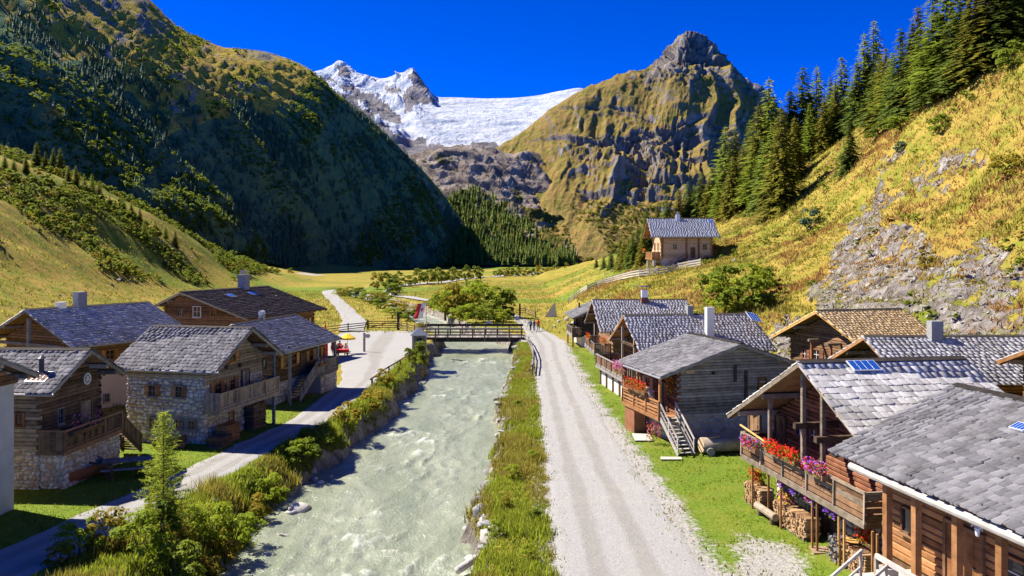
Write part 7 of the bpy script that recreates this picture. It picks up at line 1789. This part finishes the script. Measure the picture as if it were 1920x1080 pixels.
# hollowed trunk trough by the cabin
x, y = G(100, 914); tr_ = tag(empty('log_trough', (x + .25, y + .2, .48), math.radians(74)), 'reddish hollowed log trough on the lawn beside the cabin base', 'trough')
n = 16; V = []; F_ = []
for xx in (0, 2.6):
    for k in range(n):
        a = math.pi * (.14 - 1.28 * k / (n - 1)); V.append((xx, .5 * math.cos(a), .5 * math.sin(a)))
    for k in range(n):
        a = math.pi * (.14 - 1.28 * k / (n - 1)); V.append((xx, .38 * math.cos(a), .38 * math.sin(a) + .02))
for k in range(n - 1):
    F_ += [(k, k + 1, 2 * n + k + 1, 2 * n + k), (n + k + 1, n + k, 3 * n + k, 3 * n + k + 1)]
F_ += [(0, 2 * n, 3 * n, n), (n - 1, 2 * n - 1, 4 * n - 1, 3 * n - 1)]
MB().add(V, F_).build('trough_shell', M['log_red'], tr_)
for xx in (.0, 2.52): MB().cyl((xx, 0, 0), (xx + .08, 0, 0), .47, .47, 14).build('end_disc', M['log_end' if xx else 'log_red'], tr_)
box_obj('water', M['glass'], tr_, .1, 2.5, -.33, .33, .02, .1)
pv = tag(MB().lathe([(.15, 0), (.22, .06), (.24, .16), (.2, .17)], 12).build('blue_basin', M['blue_plastic'], None), 'blue plastic basin in the log trough', 'basin'); pv.location = (x + .35, y + .75, .85)
# picnic table
x, y = G(240, 888); pt = tag(empty('picnic_table', (x, y, 0), math.radians(20)), 'weathered plank picnic table with benches between cabin and path', 'table')
for k in range(5): box_obj('top_plank', M['wood_grey'], pt, -1.25, 1.25, -.48 + .2 * k, -.29 + .2 * k, .74, .79)
for sy in (-1, 1):
    for k in range(2): box_obj('bench_plank', M['wood_grey'], pt, -1.25, 1.25, sy * .85 - .16 + .17 * k, sy * .85 + .17 * k, .44, .48)
for sx in (-.95, .95):
    beam_obj('leg', M['wood_dark'], pt, (sx, -.7, 0), (sx, -.3, .74), .1, .1); beam_obj('leg', M['wood_dark'], pt, (sx, .7, 0), (sx, .3, .74), .1, .1); beam_obj('cross_bar', M['wood_dark'], pt, (sx, -1.0, .4), (sx, 1.0, .4), .08, .08)
fence('lawn_rail', [(x - 1.9, y - .5), (x - .2, y - 1.4)], 'dark single rail in front of the picnic table', 'wood_dark', .85, (.75,), .12, .07, .12)
# lying trunk in front of the barn
x, y = G(1316, 852); lg = tag(empty('lying_trunk', (x, y + .2, .5), math.radians(12)), 'grey barked tree trunk lying before the grey log barn', 'log')
MB().cyl((0, 0, 0), (2.8, 0, -.06), .46, .40, 14).build('bark', M['wood_grey_warm'], lg, True); MB().cyl((-.012, 0, 0), (.0, 0, 0), .44, .44, 14).build('cut_end', M['wood_pale'], lg); beam_obj('plank_on_top', M['wood_pale'], lg, (.5, -.2, .47), (1.2, .1, .46), .2, .04)
rd = tag(MB().cyl((0, 0, 0), (0, .14, 0), .24, .24, 14).build('round_log_slice', M['wood_grey']), 'round log slice leaning at the lying trunk', 'log'); rd.location = (x + .45, y - .4, .22)
# bench log and door mat in front of the balcony house
m = R2.mw @ fmat(R2, 'F', at(R2, 'F', 1446, 935, 1.5)[0], 0, 1.75); bl = tag(empty('log_bench', m.translation, yaw_of(R2, 'F')), 'low log bench on the lawn between the woodpiles', 'bench')
MB().cyl((-.9, 0, .38), (.9, 0, .38), .17, .17, 10).build('seat_log', M['wood_grey_warm'], bl)
for sx in (-.6, .6): MB().cyl((sx, 0, 0), (sx, 0, .3), .12, .12, 8).build('leg', M['wood_dark'], bl)
for (px, py, w_, d_, mt, lb) in ((1545, 1035, 1.1, .8, 'dirt', 'brown door mat on the ground before the balcony house'), (1204, 822, 1.2, 2.0, 'stone_pale', 'pale stone slab in the lawn before the barn stair'), (1258, 862, 1.3, .6, 'stone_pale', 'flat stone step at the foot of the barn stair')):
    x, y = G(px, py); o = tag(MB().prism([(-w_ / 2, -d_ / 2), (w_ / 2 * .9, -d_ / 2), (w_ / 2, d_ / 2 * .8), (-w_ / 2 * .85, d_ / 2)], 0, .06, 'z').build('door_mat' if mt == 'dirt' else 'stone_slab', M[mt]), lb, 'mat' if mt == 'dirt' else 'slab'); o.location = (x, y, .05)
m = R2.mw @ fmat(R2, 'F', at(R2, 'F', 1598, 1030, 1.2)[0], 1.06, 1.15); pl_ = tag(MB().lathe([(.02, 0), (.3, .02), (.36, .07), (.34, .08)], 14).build('wooden_plate', M['wood_yellow']), 'round wooden plate with pebbles on the nearest woodpile', 'plate'); pl_.location = m.translation
fur = tag(empty('grey_pelt', m.translation + Vector((-.5, .35, -.35))), 'grey animal pelt draped over the nearest woodpile', 'pelt'); Q = blob_leaves(260, (.5, .7, .9), .14, 811); link('fur', np_mesh('fur', Q.reshape(-1, 3), np.arange(len(Q) * 4).reshape(-1, 4)), fur, M['pelt'])
# upright stone by the road beyond the bridge
x, y = G(1034, 594); us = tag(MB().add([(-1.5, -.5, -.2), (.9, -.6, -.2), (1.0, .5, -.2), (-1.3, .6, -.2), (.55, -.2, 2.7), (.75, .1, 2.65)], [(0, 1, 4), (1, 5, 4), (1, 2, 5), (2, 3, 5), (3, 4, 5), (3, 0, 4)]).build('standing_stone', M['stone_wall']), 'dark pointed standing stone beside the road beyond the bridge', 'rock'); us.location = (x, y, 0)
x, y = G(291, 590); up_ = tag(MB().cyl((0, 0, -.5), (0, 0, 5.6), .13, .11, 8).build('wooden_pole', M['wood_grey']), 'bare wooden pole between the two big roofs on the left', 'pole'); up_.location = (-41, 92, 0)
for i, (px, py, h_) in enumerate(((1762, 190, 1.9), (1740, 203, 1.5))):
    x, y, z = raycast(px, py, 80, 200); o = tag(MB().cyl((0, 0, -.3), (0, 0, h_), .07, .06, 6).build('pasture_post', M['wood_fence']), ('taller' if i == 0 else 'shorter') + ' pale pasture post on the right hillside crest', 'post', 'pasture posts'); o.location = (x, y, z)
# loose gravel stones along the road and path edges, driftwood, dry stalks
x, y, z, r = land_pick(3200, 51, -22, 10.5, 26, 100, lambda x, y: np.clip(np.exp(-((x - np.interp(y, [12, 44, 75, 108], [7.6, 7.0, 6.7, 7.4])) / .9) ** 2) + .5 * np.exp(-((x - np.interp(y, [12, 44, 75, 108], [2.1, 2.2, 2.6, 2.7])) / .3) ** 2) + .12 * ((x > 2) & (x < 7.5)) + .25 * np.exp(-((x - np.interp(y, [22, 36, 46, 58, 70], [-18.9, -16.9, -15.0, -13.1, -12.6])) / .3) ** 2) * (y < 70) + .5 * np.exp(-(((x - 10) / 1.4) ** 2 + ((y - 31) / 3) ** 2)), 0, 1))
scatter('loose_gravel', BR, np.stack([x, y, np.maximum(z, -.1) + .03], 1), r.uniform(.04, .13, len(x)), 'stone_cliff', 'loose stones along the road and path edges', 'gravel', r.uniform(.5, .8, len(x)))
for i, (px, py, L, rz, lb) in enumerate(((905, 1050, 3.0, .9, 'pale driftwood trunk on the right bank nearest the camera'), (938, 748, 2.6, .15, 'dark driftwood log jutting into the river at the right bank'), (930, 815, 1.8, .5, 'short grey driftwood log among the right bank boulders'))):
    x, y = G(px, py, -1.4); _, rx = river_x(y); x = float(rx) + .25; t = tag(empty('driftwood_log', (x, y, -1.25), rz), lb, 'log', 'driftwood on the right bank')
    m_ = M['wood_fence' if i != 1 else 'wood_grey']; MB().cyl((-L / 2, 0, -.15), (L * .1, .05, .05), .17, .15, 8).cyl((L * .1, .05, .05), (L / 2, -.1, .3), .15, .06, 8).build('trunk', m_, t, True)
    MB().cyl((0, 0, .05), (.25, .3, .4), .06, .02, 6).build('branch_stub', m_, t); MB().cyl((-L * .3, 0, -.08), (-L * .35, -.3, .2), .05, .02, 6).build('branch_stub', m_, t)
x, y, z, r = land_pick(260, 52, -18.2, -14, 27, 40, lambda x, y: bankL(x, y) * (vnoise(x * 1.5, y * 1.5, 571) > .45))
blades('dry_stalks', x, y, z, np.full(len(x), 1.0), 'grass_dry', 'tall dry stalks on the near left bank', .012, .3, 2, .12, 13)
